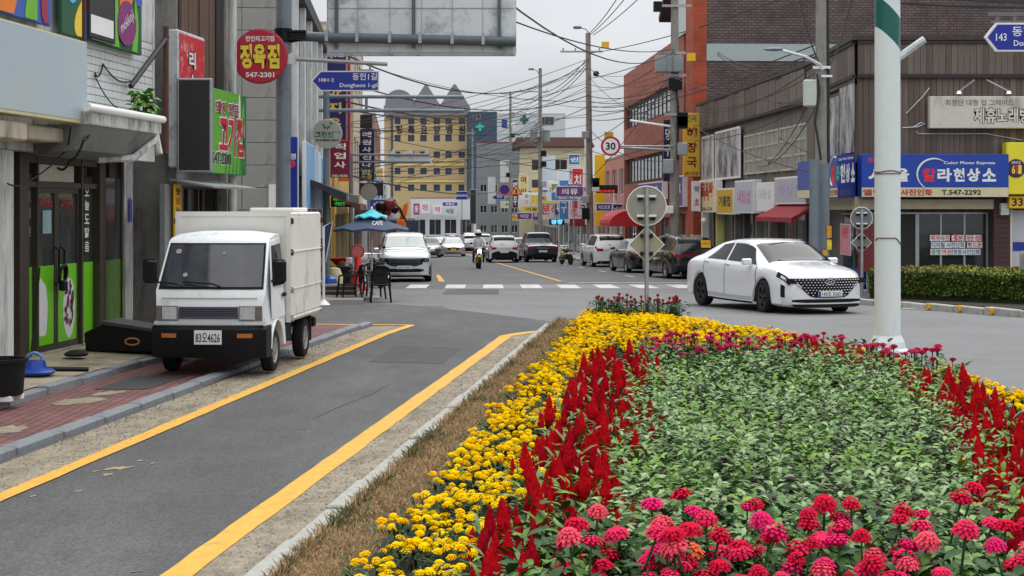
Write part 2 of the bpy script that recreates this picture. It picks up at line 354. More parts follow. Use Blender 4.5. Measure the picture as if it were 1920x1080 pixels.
ground_poly('road', [(.6, 28.3), (1.4, 28.2), (2.6, 26), (3.4, 23), (4.2, 18), (4.6, 14), (4.7, -20), (70, -20), (70, 33), (10.4, 29.6), (8.2, 36), (7.9, 47), (-6.2, 47), (-6, 35), (-1.6, 35), (-1.0, 31.5), (.2, 28.4)], .004, asph3)
ground_poly('slip_road', [NB(-5.5, -20), NB(-5.5, 27.6), (-30, 27.8), (-30, 34.6), (-2.6, 35.8), (-.9, 32.6), (1.0, 28.2), NB(-2.42, 27), NB(-2.42, -20)], .008, asph)
cl = lambda y: 1.67-.072*(y-53.7)                    # centre of the street
ground_poly('street', [(cl(46)-5.8, 46), (cl(46)+7.4, 46), (cl(56)+5.3, 56)]+[(cl(y)+5.3, y) for y in (90, 170, 320)]+[(cl(y)-5.6, y) for y in (320, 170, 90, 56)], .006, asph2)
# kerbside strips of washed-in sand
def wavy(a, y0, y1, amp, n=60, rev=False):
    q = [(a+.11*y+RN.uniform(-amp, amp), y) for y in np.linspace(y0, y1, n)]
    return q[::-1] if rev else q
ground_poly('sand_strip', wavy(-5.42, -5, 27.2, .0)+wavy(-4.86, -5, 27.2, .05, rev=True), .012, sand)
ground_poly('sand_strip', wavy(-2.80, -5, 24.6, .05)+wavy(-2.31, -5, 26.2, .0, rev=True), .012, sand)
# worn yellow edge lines
def band(a, y0, y1, w, **k): return wavy(a-w/2, y0, y1, .008)+wavy(a+w/2, y0, y1, .008, rev=True)
ground_poly('yellow_line', band(-4.80, 3, 27.35, .155), .017, yline)
ground_poly('yellow_line', [NB(-4.90, 27.36), NB(-4.72, 27.36), NB(-4.80, 27.55), (-4.2, 27.9), (-4.2, 27.75)], .017, yline)
ground_poly('yellow_line', band(-2.80, 3, 24.5, .185), .017, yline)
ground_poly('yellow_line', [NB(-2.93, 24.51), NB(-2.73, 24.51), (.22, 25.0), (.52, 25.8), (.44, 25.9), (.04, 25.2)], .017, yline)
mk = MB()
def sheet(name, uvs, m, dz=.02):
    pts = []
    for u, v in uvs:
        y = CZ*FPX/(v-HV) if v > 628 else (CZ+.4375)*FPX/(v-HV+50.75) - 0
        y = 4676/(v-HV-50.75) if v < 627 else y
        pts.append((X(u, y), y))
    return ground_poly(name, pts, dz, m)
# old patch, crossing and street lines, laid where they run
ground_poly('asphalt_patch', [(-1.9, 42), (-.35, 42), (-.4, 46), (-1.9, 46)], .012, asph)
ground_poly('red_surfacing', [(-2.0, 46.1), (6.6, 46.1), (6.6, 50.2), (-2.0, 50.2)], .010, mat('red_surfacing', srgb(124, 117, 115), .9, var=.12, scale=2))
for i in range(9):
    x = -3.2+i*1.17
    ground_poly('crossing_stripe', [(x, 46.4), (x+.62, 46.4), (x+.55, 49.9), (x-.07, 49.9)], .016, wline)
ground_poly('stop_line', [(1.9, 51.6), (7.2, 51.6), (7.2, 52), (1.9, 52)], .016, wline)
ground_poly('yellow_line', [(cl(y)-.07, y) for y in (53.5, 75, 100, 160)]+[(cl(y)+.07, y) for y in (160, 100, 75, 53.5)], .016, yline)
ground_poly('yellow_line', [(-2.5, 53), (-2.3, 53), (-2.9, 62), (-3.05, 62)], .016, yline)
for y in (59, 67, 75, 83, 91):
    for s, w in ((3.3, .12),):
        ground_poly('lane_dash', [(cl(y)+s, y), (cl(y)+s+w, y), (cl(y+2.5)+s+w, y+2.5), (cl(y+2.5)+s, y+2.5)], .016, wline)
ground_poly('edge_line', [(8.2, 34.2), (13, 25.5), (13.2, 25.7), (8.35, 34.4)], .016, wline)
def pblob(name, u, v, w_, h_, m, dz):
    pts = []
    for i in range(18):
        a = 2*PI*i/18; q = RN.uniform(.6, 1); vv = v+h_*q*math.sin(a)-.10*w_*q*math.cos(a); y = (CZ-.03)*FPX/(vv-HV); pts.append((X(u+w_*q*math.cos(a), y), y))
    ground_poly(name, pts, dz, m)
pblob('sand_patch', 150, 752, 62, 7, sand, .0345); pblob('sand_patch', 18, 806, 40, 8, sand, .0345); pblob('sand_patch', 205, 738, 40, 4, sand, .0345)
ground_poly('drain_cover', [NB(-6.55, 17.2), NB(-5.95, 17.2), NB(-5.95, 18.6), NB(-6.55, 18.6)], .036, mat('cast_iron', (.05, .05, .052), .7, .3, var=.3, scale=30))
# cracks, a sealed trench and tyre-polished bands on the slip road
crk = mat('crack_tar', (.022, .022, .022), .8, var=.2)
def crack(pts, w=.006):
    q = [(x+RN.uniform(-.03, .03), y+RN.uniform(-.03, .03)) for p0, p1 in zip(pts, pts[1:]) for x, y in [tuple(Vector(p0).lerp(Vector(p1), k/7)) for k in range(7)]]
    ground_poly('crack', [(x-w*RN.uniform(.4, 1), y) for x, y in q]+[(x+w*RN.uniform(.4, 1), y) for x, y in q[::-1]], .0118, crk)
for a in ([(-1.9, 15), (-1.3, 18.5)], [(.5, 29), (2.2, 33), (2.6, 40)], [(3, 30), (6, 39)]): crack(a)
ground_poly('asphalt_patch', [(-1.9, 20.5), (-.9, 20.3), (-.75, 22.6), (-1.75, 22.9)], .0112, mat('asphalt_fresh', (.05, .05, .051), .85, var=.2, scale=3, grain=(.5, 75)))
# left pavement: pavers, two rows of kerb stones, concrete apron up to the shop fronts
ground_poly('pavement', [NB(-6.87, -5), NB(-5.66, -5), NB(-5.66, 27.3), (-4.3, 27.5), NB(-6.87, 27.5)], .03, paver, .06)
def kerb(name, line, w, top, m, ln=1.0, z0=-.1):
    """individual stones along a polyline of (x, y), width w to its left"""
    root = bpy.data.objects.new(name, None); COL.objects.link(root); root['kind'] = 'structure'
    base = None
    for (x0, y0), (x1, y1) in zip(line, line[1:]):
        d = Vector((x1-x0, y1-y0, 0)); n = max(1, round(d.length/ln)); t = d.length/n; a = math.atan2(d.y, d.x)
        for i in range(n):
            p = Vector((x0, y0, 0))+d*((i+.5)/n)
            if base is None or abs(base[1]-t) > .01:
                base = (MB().cb(-t/2+.02, t/2-.02, 0, w, z0, top, .014).mesh('kerb_stone'), t)
            o = link('kerb_stone', base[0], m, root, loc=(p.x, p.y, gz(p.y)+RN.uniform(-.014, .008))); o.rotation_euler = (RN.uniform(-.006, .006), 0, a+RN.uniform(-.003, .003))
    return root
kerb('kerb', [NB(-5.50, 3), NB(-5.50, 27.5)], .17, .07, kerbm)
kerb('kerb', [NB(-6.85, 3), NB(-6.85, 27.5)], .15, .12, kerbm)
kerb('kerb', [NB(-2.165, 3), NB(-2.165, 26.3), (.95, 27.1), (1.5, 27.3)], .165, .10, kerbl)
kerb('kerb', [(1.5, 27.3), (2.4, 26.3), (3.2, 23.9), (3.9, 21), (4.45, 18), (4.85, 14), (4.98, 9), (4.98, 3)], .18, .15, kerbl)
ap = MB(); n = 12
for i in range(n):
    y0, y1 = 2+25.5*i/n, 2+25.5*(i+1)/n
    a, b = NB(-7.0, y0), NB(-7.0, y1); c, d = NB(-9.2, y1), NB(-9.2, y0)
    ap.quad((*a, .115), (*b, .115), (*c, .22), (*d, .22))
ap.build('pavement', concp)['kind'] = 'structure'
# pavements of the street further on
pvm = mat('pavement_slab', srgb(142, 138, 132), .9, var=.14, scale=2, bump=.2)
lf = lambda y: -5.15-.072*(y-36)
ground_poly('pavement', [(-16, 35.6), (lf(36)+1.7, 35.8), (lf(52)+1.5, 52), (lf(300)+1.6, 300), (lf(300)-2, 300), (lf(52)-1, 52), (lf(36)-1, 36.6), (-16, 36.6)], .12, pvm, .3)
ground_poly('pavement', [(8.0, 50), (8.9, 43), (10.6, 38), (22, 38), (22, 43), (9.6, 46)]+[(cl(y)+8.6, y) for y in (70, 320)]+[(cl(y)+5.5, y) for y in (320, 56)], .12, pvm, .3)
# the hedge bed by the right-hand kerb
ground_poly('soil_bed', [(8.25, 37), (10.6, 30.9), (16, 25.5), (17, 27.5), (12, 33.5), (10.2, 38.2)], .11, soil, .2)
kerb('kerb', [(15.6, 24.4), (10.03, 30.3), (8.06, 36.2), (8.0, 43)], .2, .15, kerbl, z0=-.3)
# flower island soil
XL = lambda y: -1.55+.11*y
RB = [(1.2, 26.6), (2.2, 25.3), (3.3, 22), (3.9, 19.6), (4.5, 16), (4.75, 13), (4.8, 9), (4.8, 3)]
def XR(y):
    for (xa, ya), (xb, yb) in zip(RB, RB[1:]):
        if yb <= y <= ya: return xa+(xb-xa)*(ya-y)/(ya-yb)
    return 1.2 if y > 26.6 else 4.8
ground_poly('soil_bed', [NB(-1.7, 3), NB(-1.62, 24.5), (1.15, 26.5)]+[(x-.02, y) for x, y in RB], .17, soil, .2)
drysoil = mat('dry_turf', srgb(128, 104, 70), .98, var=.3, scale=9, bump=.6, bscale=45, dirt=(srgb(92, 92, 52), .25, 1.3))
ground_poly('turf', [NB(-2.17, 2.5), NB(-2.17, 26.1), (1.0, 26.9), (1.5, 27.15), (2.25, 26.2), (1.2, 26.4), NB(-1.6, 24.6), NB(-1.55, 2.5)], .11, drysoil, .2)
# scuffs of dried mud and pale scratches on the slip road
mud = mat('dried_mud', srgb(150, 132, 104), .95, var=.2, scale=20)
for k, (u, v, w_, h_) in enumerate(((225, 880, 60, 8), (200, 893, 34, 5), (262, 866, 20, 4), (146, 924, 16, 4), (62, 933, 16, 4), (285, 871, 14, 3), (180, 886, 20, 3), (430, 815, 26, 1.6), (570, 806, 40, 1.2), (255, 1075, 40, 2.5))):
    pts = []
    for i in range(16):
        a = 2*PI*i/16; q = RN.uniform(.25, 1.0); uu, vv = u+.6*w_*q*math.cos(a), v+.55*h_*q*math.sin(a)-.07*w_*q*math.cos(a); y = CZ*FPX/(vv-HV); pts.append((X(uu, y), y))
    ground_poly('scuff', pts, .0125, mud if k < 7 else MATS['asphalt_junction'])
# ================================================================== LEFT: THE SHOP ROW BESIDE THE SLIP ROAD
wallw = mat('wall_grimy_white', srgb(196, 198, 194), .85, var=.08, scale=2, dirt=(srgb(104, 104, 100), .42, 2.2, (3, 3, .4)))
wallbeige = mat('wall_beige', srgb(176, 166, 148), .88, var=.1, scale=2, dirt=(srgb(106, 92, 78), .4, 1.6, (2, 2, .6)))
tilem = mat('wall_tile', srgb(214, 218, 218), .35, var=.07, scale=1.4, dirt=(srgb(140, 142, 140), .2, 2, (2, 2, .5)))
groutm = mat('tile_grout', srgb(92, 92, 90), .9)
darkframe = mat('bronze_frame', srgb(74, 66, 58), .5, .3, var=.12)
green = mat('green_film', srgb(116, 204, 28), .35, var=.07, scale=2, dirt=(srgb(132, 190, 80), .15, 2))
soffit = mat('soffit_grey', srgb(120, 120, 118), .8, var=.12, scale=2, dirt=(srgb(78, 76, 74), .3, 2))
cream = mat('cream_panel', srgb(200, 194, 178), .7, var=.06)
FA = Frame(-6.52+.11*(14-12.65), 14, math.atan2(1, .11))
fx = lambda u, off=0: FA.fp(u, 400, off)[0]
fz = lambda u, v, off=0: FA.fp(u, v, off)[1]
A = thing('shop_building', 'grimy white tiled shop building with bright green lower door panels', 'building', FA.o, FA.rz)
xe = fx(290); rec = .30; xd = lambda u: FA.fp(u, 500, -rec)[0]
zc = fz(200, 292, .3)                                   # underside of the canopy
w = MB(); w.bx(-6, xe, 0, 6, zc, 8.6); w.bx(-6, fx(20), rec-.2, 6, 0, zc-.004); w.bx(fx(246)+.02, xe, .42, 6, 0, zc-.004)
w.bx(xd(20), xe-.2, rec+.9, 6, 0, zc-.006)
wl = w.build('wall', wallw, A, fix=False)
MB().bx(-6.05, xe+.05, -.05, 6, 8.602, 8.75).build('roof', G['conc'], A, fix=False)
# glazed wall tiles, one by one, on their grout bed
x0, x1 = fx(150), fx(284); zt0, zt1 = fz(220, 214), fz(220, 62)
MB().bx(x0, x1, -.012, -.001, zt0, zt1).build('tile_bed', groutm, wl, fix=False)
tm = MB().cb(-.076, .076, -.008, .008, -.047, .047, .004).mesh('tile'); tm.materials.append(tilem)
for i in range(int((x1-x0)/.16)):
    for j in range(int((zt1-zt0)/.102)):
        if RN.random() < .012: continue
        o = bpy.data.objects.new('tile', tm); COL.objects.link(o); o.parent = wl
        o.location = (x0+.08+i*.16, -.018+RN.uniform(-.002, .002), zt0+.05+j*.102); o.rotation_euler = (RN.uniform(-.012, .012), 0, RN.uniform(-.012, .012))
# canopy with pipe on its parapet, beams under it
xc0, xc1 = fx(122, .4), fx(303, .75); cz1 = fz(300, 228, .75)
MB().bx(xc0, xc1, -.75, -.001, zc+.32, cz1).build('canopy', wallbeige if False else mat('canopy_white', srgb(188, 188, 182), .85, var=.1, dirt=(srgb(70, 68, 66), .45, 3, (2, 2, .7))), A, bevel=.02)
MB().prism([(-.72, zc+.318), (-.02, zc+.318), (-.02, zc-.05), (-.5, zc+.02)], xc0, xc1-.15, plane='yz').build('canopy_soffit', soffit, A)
MB().tube([(fx(168, .8), -.77, cz1+.03), (xc1, -.77, cz1+.03)], .05, 10).build('gutter_pipe', G['signwhite'], A, smooth=True)
dpx = fx(292, .75)
MB().tube([(dpx+.12, -.70, cz1-.15), (dpx+.12, -.76, cz1-.45), (dpx+.10, -.72, zc+.25), (dpx-.3, -.55, zc-.02), (dpx-.7, -.2, zc-.05)], .05, 8).build('down_pipe', wallw, A, smooth=True)
MB().cb(-3, fx(44, .5), -.55, -.002, zc+.06, fz(20, 228, .5), .02).build('beam', wallbeige, A)
MB().cb(fx(46, .35), fx(112, .35), -.4, -.002, zc+.1, fz(60, 234, .4), .02).build('beam', wallbeige, A)
doorglass = mat('door_glass', (.055, .06, .058), .06, var=.6, scale=1.5, stretch=(2, 2, .6), spec=.8)
# shop front: posts, glass, green film
zd0, zd1 = .20, FA.fp(100, 352, -rec)[1]
MB().cb(-6, fx(21), -.04, rec-.201, .1, zc-.006, .02).build('pillar', wallw, A)
MB().bx(fx(250), xe-.02, .36, .415, .1, zc-.01).build('dark_panel', mat('panel_umber', srgb(62, 56, 52), .6, var=.2, dirt=(srgb(110, 74, 50), .15, 3)), A, fix=False)
def post(u0, u1, z0=zd0-.1, z1=zc-.01, y0=-.02, y1=.1): return MB().bx(xd(u0), xd(u1), rec+y0-.04, rec+y1, z0, z1).build('post', darkframe, A, fix=False)
post(24, 42, y0=-.05, y1=.1); post(62, 65); post(146, 148.5); post(176, 187, y0=-.05); post(228, 233)
zg = FA.fp(100, 497, -rec)[1]
MB().bx(xd(42), xd(187), rec-.05, rec+.06, zd1, zd1+.07).build('transom', darkframe, A, fix=False)
MB().bx(xd(42), xd(187), rec-.05, rec+.3, zc-.12, zc-.012).build('transom', darkframe, A, fix=False)
MB().bx(xd(66), xd(140), rec+.01, rec+.03, zd1+.08, zc-.13).build('paper_sheet', cream, A, fix=False)
MB().bx(xd(42), xd(228), rec-.06, rec+.12, .0, zd0).build('door_sill', G['conc'], A, fix=False)
for u0, u1, nm in ((42, 62, 'window'), (148.5, 176, 'window'), (187, 228, 'window')):
    MB().bx(xd(u0), xd(u1), rec+.02, rec+.035, zd0, zc-.26).build(nm, doorglass, A, fix=False)
    MB().bx(xd(u0)+.01, xd(u1)-.01, rec+.008, rec+.016, zd0+.02, zg).build('green_panel', green if u1 < 180 else mat('green_film_dusty', srgb(70, 104, 30), .6, var=.2), A, fix=False)
for u0, u1 in ((65.5, 103), (103.6, 145.5)):
    d = MB().bx(xd(u0), xd(u1), rec+.01, rec+.03, zd0, zd1-.02).build('door', doorglass, A, fix=False)
    f = MB(); a, b = xd(u0), xd(u1)
    f.bx(a, a+.05, rec-.02, rec+.04, zd0, zd1).bx(b-.05, b, rec-.02, rec+.04, zd0, zd1).bx(a+.05, b-.05, rec-.02, rec+.04, zd0, zd0+.08).bx(a+.05, b-.05, rec-.02, rec+.04, zd1-.07, zd1)
    f.build('frame', darkframe, d, fix=False)
    MB().bx(a+.052, b-.052, rec-.008, rec+.006, zd0+.085, zg).build('green_panel', green, d, fix=False)
    hx = b-.08 if u0 < 90 else a+.08
    MB().tube([(hx, rec-.03, zg-.25), (hx, rec-.09, zg-.22), (hx, rec-.09, zg+.2), (hx, rec-.03, zg+.23)], .014, 6).build('handle', G['blackp'], d)
xm = xd(103.3)
MB().tube([(xm+.11*math.cos(t), rec-.11-.02*math.sin(t), zg-.13+.13*math.sin(t)) for t in np.linspace(0, 2*PI, 15)], .022, 6).build('chain_lock', G['blackp'], A)
MB().cb(xm-.07, xm+.08, rec-.15, rec-.07, zg-.34, zg-.2, .02).build('padlock', G['blackp'], A)
def blob(cx, cz, rx, rz_, seed, lump=.1, n=26, arch=False):
    r = random.Random(seed); p = []
    for i in range(n):
        t = 2*PI*i/n; k = 1+r.uniform(-lump, lump); q = [cx+rx*k*math.cos(t), cz+rz_*k*math.sin(t)]
        if arch: q[1] = max(q[1], cz-rz_*.75)
        p.append(q)
    return p
ya = rec-.012
MB().prism(blob(xd(76), .72, .2, .42, 3, .06, arch=True), ya, ya+.003).build('torn_poster', G['signwhite'], A)
MB().prism(blob(xd(128), .72, .2, .40, 5, .03), ya, ya+.003).build('food_sticker', G['signwhite'], A)
st = MB(); r2 = random.Random(8)
for k in range(26):
    t = r2.uniform(0, 2*PI); q = r2.random()**.5
    st.prism(blob(xd(128)+.16*q*math.cos(t), .72+.33*q*math.sin(t), r2.uniform(.015, .05), r2.uniform(.02, .07), k, .5, 9), ya-.004-.0004*k, ya-.002-.0004*k, mi=k % 2)
st.build('food_sticker', [mat('maroon_print', srgb(120, 22, 40), .5), mat('plum_print', srgb(60, 34, 54), .5)], A)
MB().bx(xd(80), xd(96), rec-.003, rec+.002, 1.72, 2.02).build('notice', mat('notice_paper', srgb(150, 178, 178), .7), A, fix=False)
text('사랑방손님', mat('red_dull', srgb(170, 60, 60), .6), A, xd(86), rec-.002, 2.12, .4, .12, .03)
text('고기구이', MATS['red_dull'], A, xd(125), rec-.002, 2.12, .42, .12, .03)
for k, c in enumerate('오늘도맑음'): text(c, G['signwhite'], A, xd(162), rec-.008, 2.28-k*.19, .16, .14, .02)
for k, c in enumerate('고기전'): text(c, G['backgrey'], A, xd(52), rec-.008, 2.2-k*.22, .12, .13, .02)
MB().prism([(xd(150), 0), (xd(150)+.1, 0), (xd(150)+.1, .3), (xd(150)+.05, .36), (xd(150), .3)], -.15, -.145).build('house_number_plate', G['blue'], A, loc=(fx(239)-xd(150)-.05, .1, 1.85))
MB().cb(fx(231), fx(246), -.03, .018, .1, zc-.02, .01).build('mirror_strip', mat('mirror_foil', (.5, .5, .5), .22, .7, var=.4, scale=6, stretch=(1, 1, .4)), A)
# dark recess between the two buildings
# murals and the blank board hung on the front (each its own board)
art = [mat('mural_%d' % i, srgb(*c), .6, var=.06) for i, c in enumerate([(28, 84, 52), (108, 176, 52), (224, 120, 30), (196, 40, 40), (126, 40, 110), (52, 90, 172), (90, 178, 222), (232, 196, 60), (222, 118, 92), (60, 34, 38), (150, 40, 70)])]
def mural(u0, u1, seed, base, label, z0):
    a, b = fx(u0, .15), fx(u1, .15); wv = b-a; h = 2.2
    r = thing('mural_board', label, 'mural board', FA.w((a+b)/2, -.12, z0+h/2), FA.rz)
    MB().cb(-wv/2, wv/2, -.03, .03, -h/2, h/2, .01).build('board', art[base], r)
    q = random.Random(seed); k = 0
    for i in range(15):
        m = MB(); cx = -wv/2+wv*(i+.5)/15; c = q.choice([j for j in range(11) if j != base])
        zc2 = q.uniform(-.95, .2); tl = q.uniform(-.7, .7); la, lb_ = q.uniform(.3, .75), q.uniform(.07, .24); pts = []
        for e in range(20):                                # leaf and drop shapes
            t_ = 2*PI*e/20; px, pz = lb_*math.sin(t_)*(1-.45*math.cos(t_)), la*math.cos(t_)
            pts.append((min(max(cx+px*math.cos(tl)-pz*math.sin(tl)+.06*math.sin(pz*5), -wv/2+.02), wv/2-.02), min(max(zc2+px*math.sin(tl)+pz*math.cos(tl), -h/2+.02), h/2-.02)))
        m.prism(pts, -.036-.0006*i, -.031); m.build('painted_shape', art[c], r)
    return r, wv, h
m1, wv, h = mural(-40, 96, 4, 5, 'mural board of blue, orange and maroon shapes in the top left corner', fz(40, 34, .15))
m2, wv, h = mural(116, 266, 9, 0, 'green mural board with leaves and a white tablet above the tiled wall', fz(190, 83, .15))
tx = FA.fp(193, 30, .2); cx = tx[0]-(fx(116, .15)+fx(266, .15))/2; cz_ = fz(193, 36, .2)-(fz(190, 83, .15)+h/2)
MB().cb(cx-.46, cx+.46, -.07, -.046, cz_-.3, cz_+.5, .03).build('tablet_shape', G['txtblack'], m2)
MB().bx(cx-.4, cx+.4, -.076, -.071, cz_-.22, cz_+.02).build('tablet_shape', G['signwhite'], m2, fix=False)
MB().prism(blob(fx(236, .15)-(fx(116, .15)+fx(266, .15))/2, -.72, .35, .32, 2, .05), -.05, -.046).build('painted_shape', art[4], m2)
text('mokkoji', G['signwhite'], m2, fx(236, .15)-(fx(116, .15)+fx(266, .15))/2, -.054, -.7, .55, .2, .0, tilt=-.5)
a, b = fx(-60, .6), fx(163, .6); zb, zt = fz(163, 233, .6), fz(163, 79, .6)
bs = thing('blank_sign_board', 'large faded blank signboard with a yellowed rim on the shop front', 'sign', FA.w((a+b)/2, -.5, (zb+zt)/2), FA.rz)
MB().bx(-(b-a)/2, (b-a)/2, -.1, .12, -(zt-zb)/2, (zt-zb)/2).build('frame', mat('sign_yellowed', srgb(196, 190, 150), .6, var=.1), bs, bevel=.01)
MB().bx(-(b-a)/2+.01, (b-a)/2-.012, -.106, -.101, -(zt-zb)/2+.045, (zt-zb)/2-.02).build('panel', mat('faded_panel', srgb(168, 182, 190), .5, var=.04, scale=.8, dirt=(srgb(180, 182, 168), .3, .7)), bs, fix=False)
# iron bracket, loose cables, the little plant on the canopy
ir = thing('iron_bracket', 'rusty iron pole bracket beside the blank signboard', 'bracket', FA.w(fx(169, .5), -.42, zc+.6), FA.rz)
MB().tube([(0, 0, -.2), (0, 0, 1.35), (.0, .0, 1.4), (.25, .0, 1.42)], .025, 6).build('bar', G['rust'], ir)
ir = thing('iron_bracket', 'dark iron strut leaning against the tiled wall by the downpipe', 'bracket', FA.w(fx(240), -.1, fz(240, 152)), FA.rz)
MB().tube([(-.3, -.05, -.1), (1.1, -.1, .75)], .04, 6).build('bar', G['wire'], ir); MB().tube([(1.05, -.1, .9), (1.05, -.1, -1.0)], .04, 6).build('bar', G['rust'], ir)
def hang(name, label, pts, r=.014, sag=.2, cat='cable', group=None, n=12):
    m = MB(); q = []
    for p0, p1 in zip(pts, pts[1:]):
        for k in range(n+1):
            t = k/n; v = Vector(p0).lerp(Vector(p1), t); v.z -= sag*4*t*(1-t); q.append(v)
        q.pop()
    q.append(Vector(pts[-1])); m.tube(q, r, 5)
    return tag(m.build(name, G['wire'], fix=False, smooth=True), label, cat, group)
hang('loose_cable', 'black cable looping down the white tiled wall', [FA.w(fx(170), -.06, fz(170, 137)), FA.w(fx(185), -.06, fz(185, 120)), FA.w(fx(238), -.06, fz(238, 152))], .012, .1)
hang('loose_cable', 'thin cable slanting down the tiles to the canopy', [FA.w(fx(170), -.05, fz(170, 140)), FA.w(fx(235, .3), -.3, fz(235, 207, .3))], .009, .12)
hang('loose_cable', 'slack cables under the canopy above the green door', [FA.w(fx(130, .6), -.62, fz(130, 235, .6)), FA.w(fx(118, .3), -.35, fz(118, 280, .3)), FA.w(fx(60, .2), -.15, fz(60, 340, .2)), FA.w(fx(14, .1), -.1, fz(14, 344, .1))], .011, .04)
hang('loose_cable', 'cable bundle hanging from the iron bracket to the doorway', [FA.w(fx(168, .6), -.62, fz(168, 238, .6)), FA.w(fx(150, .6), -.65, fz(150, 262, .6)), FA.w(fx(125, .4), -.45, fz(125, 300, .4)), FA.w(fx(123, .2), -.1, fz(123, 315, .2))], .016, .06)
pl = thing('potted_plant', 'small leafy green plant growing on the canopy edge', 'plant', FA.w(fx(268, .5), -.5, cz1+.02), FA.rz)
MB().tube([(0, 0, -.05), (.02, 0, .12), (0, 0, .25)], .012, 5).build('stem', G['wood'], pl)
n = 110; th = NR.uniform(0, 2*PI, n); rr = NR.uniform(.02, .17, n)
scatter('leaves', [(0, -.03, 0), (.08, 0, .02), (.17, 0, -.04), (0, .03, 0), (.09, .06, 0), (.09, -.06, 0)], [(0, 5, 1), (5, 2, 1), (1, 2, 4), (3, 1, 4), (0, 1, 3)],
        np.stack([rr*np.cos(th), rr*np.sin(th), NR.uniform(.08, .40, n)], 1), rotmats(th, NR.uniform(-.5, .8, n), NR.uniform(-.5, .5, n)), NR.uniform(.5, .95, n), mat('leaf_fresh', srgb(84, 132, 40), .5, var=.3, scale=9), parent=pl)
# ---------------------------------------------------- second house with shuttered upper floor
xb0, xb1 = fx(331), fx(428)
B = thing('old_house', 'narrow old house with brown wooden shutters above a dark shop front', 'building', FA.o, FA.rz)
ow = [(fx(336), fx(358), fz(345, 38), 8.2), (fx(362), fx(394), fz(380, 34), 8.2)]
w = MB(); gx0, gx1 = fx(342), fx(429)-.1; gz1 = fz(380, 350)
wall_grid(w, xb0, xb1, 0, 9, [(gx0, gx1, .25, gz1)], d=.25); w.bx(xb0, xb1, .9, 6, 0, 9); w.quad((xb0, 0, 0), (xb0, 6, 0), (xb0, 6, 9), (xb0, 0, 9)); w.quad((xb1, 0, 0), (xb1, 0, 9), (xb1, 6, 9), (xb1, 6, 0))
bw = w.build('wall', mat('wall_grey_old', srgb(150, 148, 144), .9, var=.12, dirt=(srgb(96, 92, 88), .4, 2, (2, 2, .5))), B, fix=False)
MB().bx(xb0-.1, xb1+.05, -.25, 6, 9.002, 9.15).build('roof', G['conc'], B, fix=False)
n = 12; x0 = fx(333); x1 = fx(409)
pm = MB().cb(-.5, .5, -.02, .02, 0, 1, .0).mesh('plank'); pm.materials.append(G['wood'])
for i in range(n):                                     # upright boards of the shutters
    o = bpy.data.objects.new('plank', pm); COL.objects.link(o); o.parent = bw; ww = (x1-x0)/n
    o.location = (x0+(i+.5)*ww, -.03-RN.uniform(0, .03), fz(370, 160)); o.scale = (ww*.94, 1, 8.6-fz(370, 160)); o.rotation_euler = (0, RN.uniform(-.004, .004), 0)
MB().bx(fx(396), fx(410), -.09, -.062, fz(400, 200), 8.8).build('slot_shade', G['wire'], B, fix=False)  # black strip painted in for the shade of the narrow gap
MB().tube([(fx(421), -.14, 0.5), (fx(421), -.14, 8.9)], .075, 10).build('down_pipe', wallw, B, smooth=True)
window(B, gx0, gx1, .25, gz1, 3, 2, y=.2, fm=darkframe, gm=G['tint'])
MB().bx(fx(309), fx(325), .0, .08, .2, fz(317, 345)).build('metal_shutter', G['steel'], B, fix=False)
MB().prism([(0, 0), (-.7, -.12), (-.7, -.15), (0, -.03)], fx(352, .3), fx(438, .3), plane='yz').build('awning', G['steel'], B, loc=(0, -.01, fz(400, 338, .2)))
MB().bx(xe, xb0, 2.2, 2.3, 0, 8).build('gap_wall', mat('gap_shade', srgb(60, 58, 56), .9, var=.2), B, fix=False)  # the alley's shade is put into this wall's dark colour
def vbanner(u, v0, v1, wu, label, chars):
    a = fx(u, .05); s = sign_box('vertical_banner', label, FA.w(a, -.06, (fz(u, v0, .05)+fz(u, v1, .05))/2), FA.rz, wu, fz(u, v0, .05)-fz(u, v1, .05), .02, G['yellow'], G['yellow'], cat='banner', rim=.005)
    h = fz(u, v0, .05)-fz(u, v1, .05)
    for k, c in enumerate(chars): text(c, G['signred'] if k % 2 else G['txtblack'], s, 0, -.02, h/2-.12-k*(h-.1)/len(chars), wu*.7, (h-.1)/len(chars)*.75, .02)
vbanner(331, 345, 462, .3, 'yellow vertical banner left of the dark shop window', '맛있는고기집')
vbanner(437, 355, 402, .3, 'yellow vertical banner at the corner by the downpipe', '한우')
# box sign with red face, black panel sign, green meat-shop sign
zt, zb = fz(330, 56, .1), fz(330, 314, .1)
s = thing('box_sign', 'tall white box sign with a peeling red face', 'sign', FA.w((fx(332, .15)+fx(382, .15))/2, -.08, (zt+zb)/2), FA.rz); hw = (fx(382, .15)-fx(332, .15))/2; hh = (zt-zb)/2
MB().cb(-hw, hw, -.09, .08, -hh, hh, .02).build('cabinet', mat('cabinet_white', srgb(196, 202, 202), .5, var=.08, dirt=(srgb(120, 116, 108), .3, 3)), s)
MB().bx(-hw+.04, hw-.04, -.096, -.09, -hh+.05, hh-.05).build('face', mat('peeling_red', srgb(190, 34, 46), .5, var=.12, dirt=(srgb(206, 200, 190), .2, 4)), s, fix=False)
for k, c in enumerate('리스'): text(c, G['txtblack'], s, -.02, -.1, hh-.42-k*.36, .37, .31, .05); text(c, G['signwhite'], s, -.02, -.106, hh-.42-k*.36, .32, .27, .03)
yb = 23.75
s = sign_box('panel_sign', 'blank black panel sign in an aluminium frame jutting over the pavement', (X(366, yb), yb, Z(235, yb)), 0, .53, 1.44, .14, G['blackboard'], G['steel'], rim=.03)
zt, zb = fz(425, 172, .3), fz(425, 327, .3); hw = (fx(456, .3)-fx(380, .3))/2; hh = (zt-zb)/2
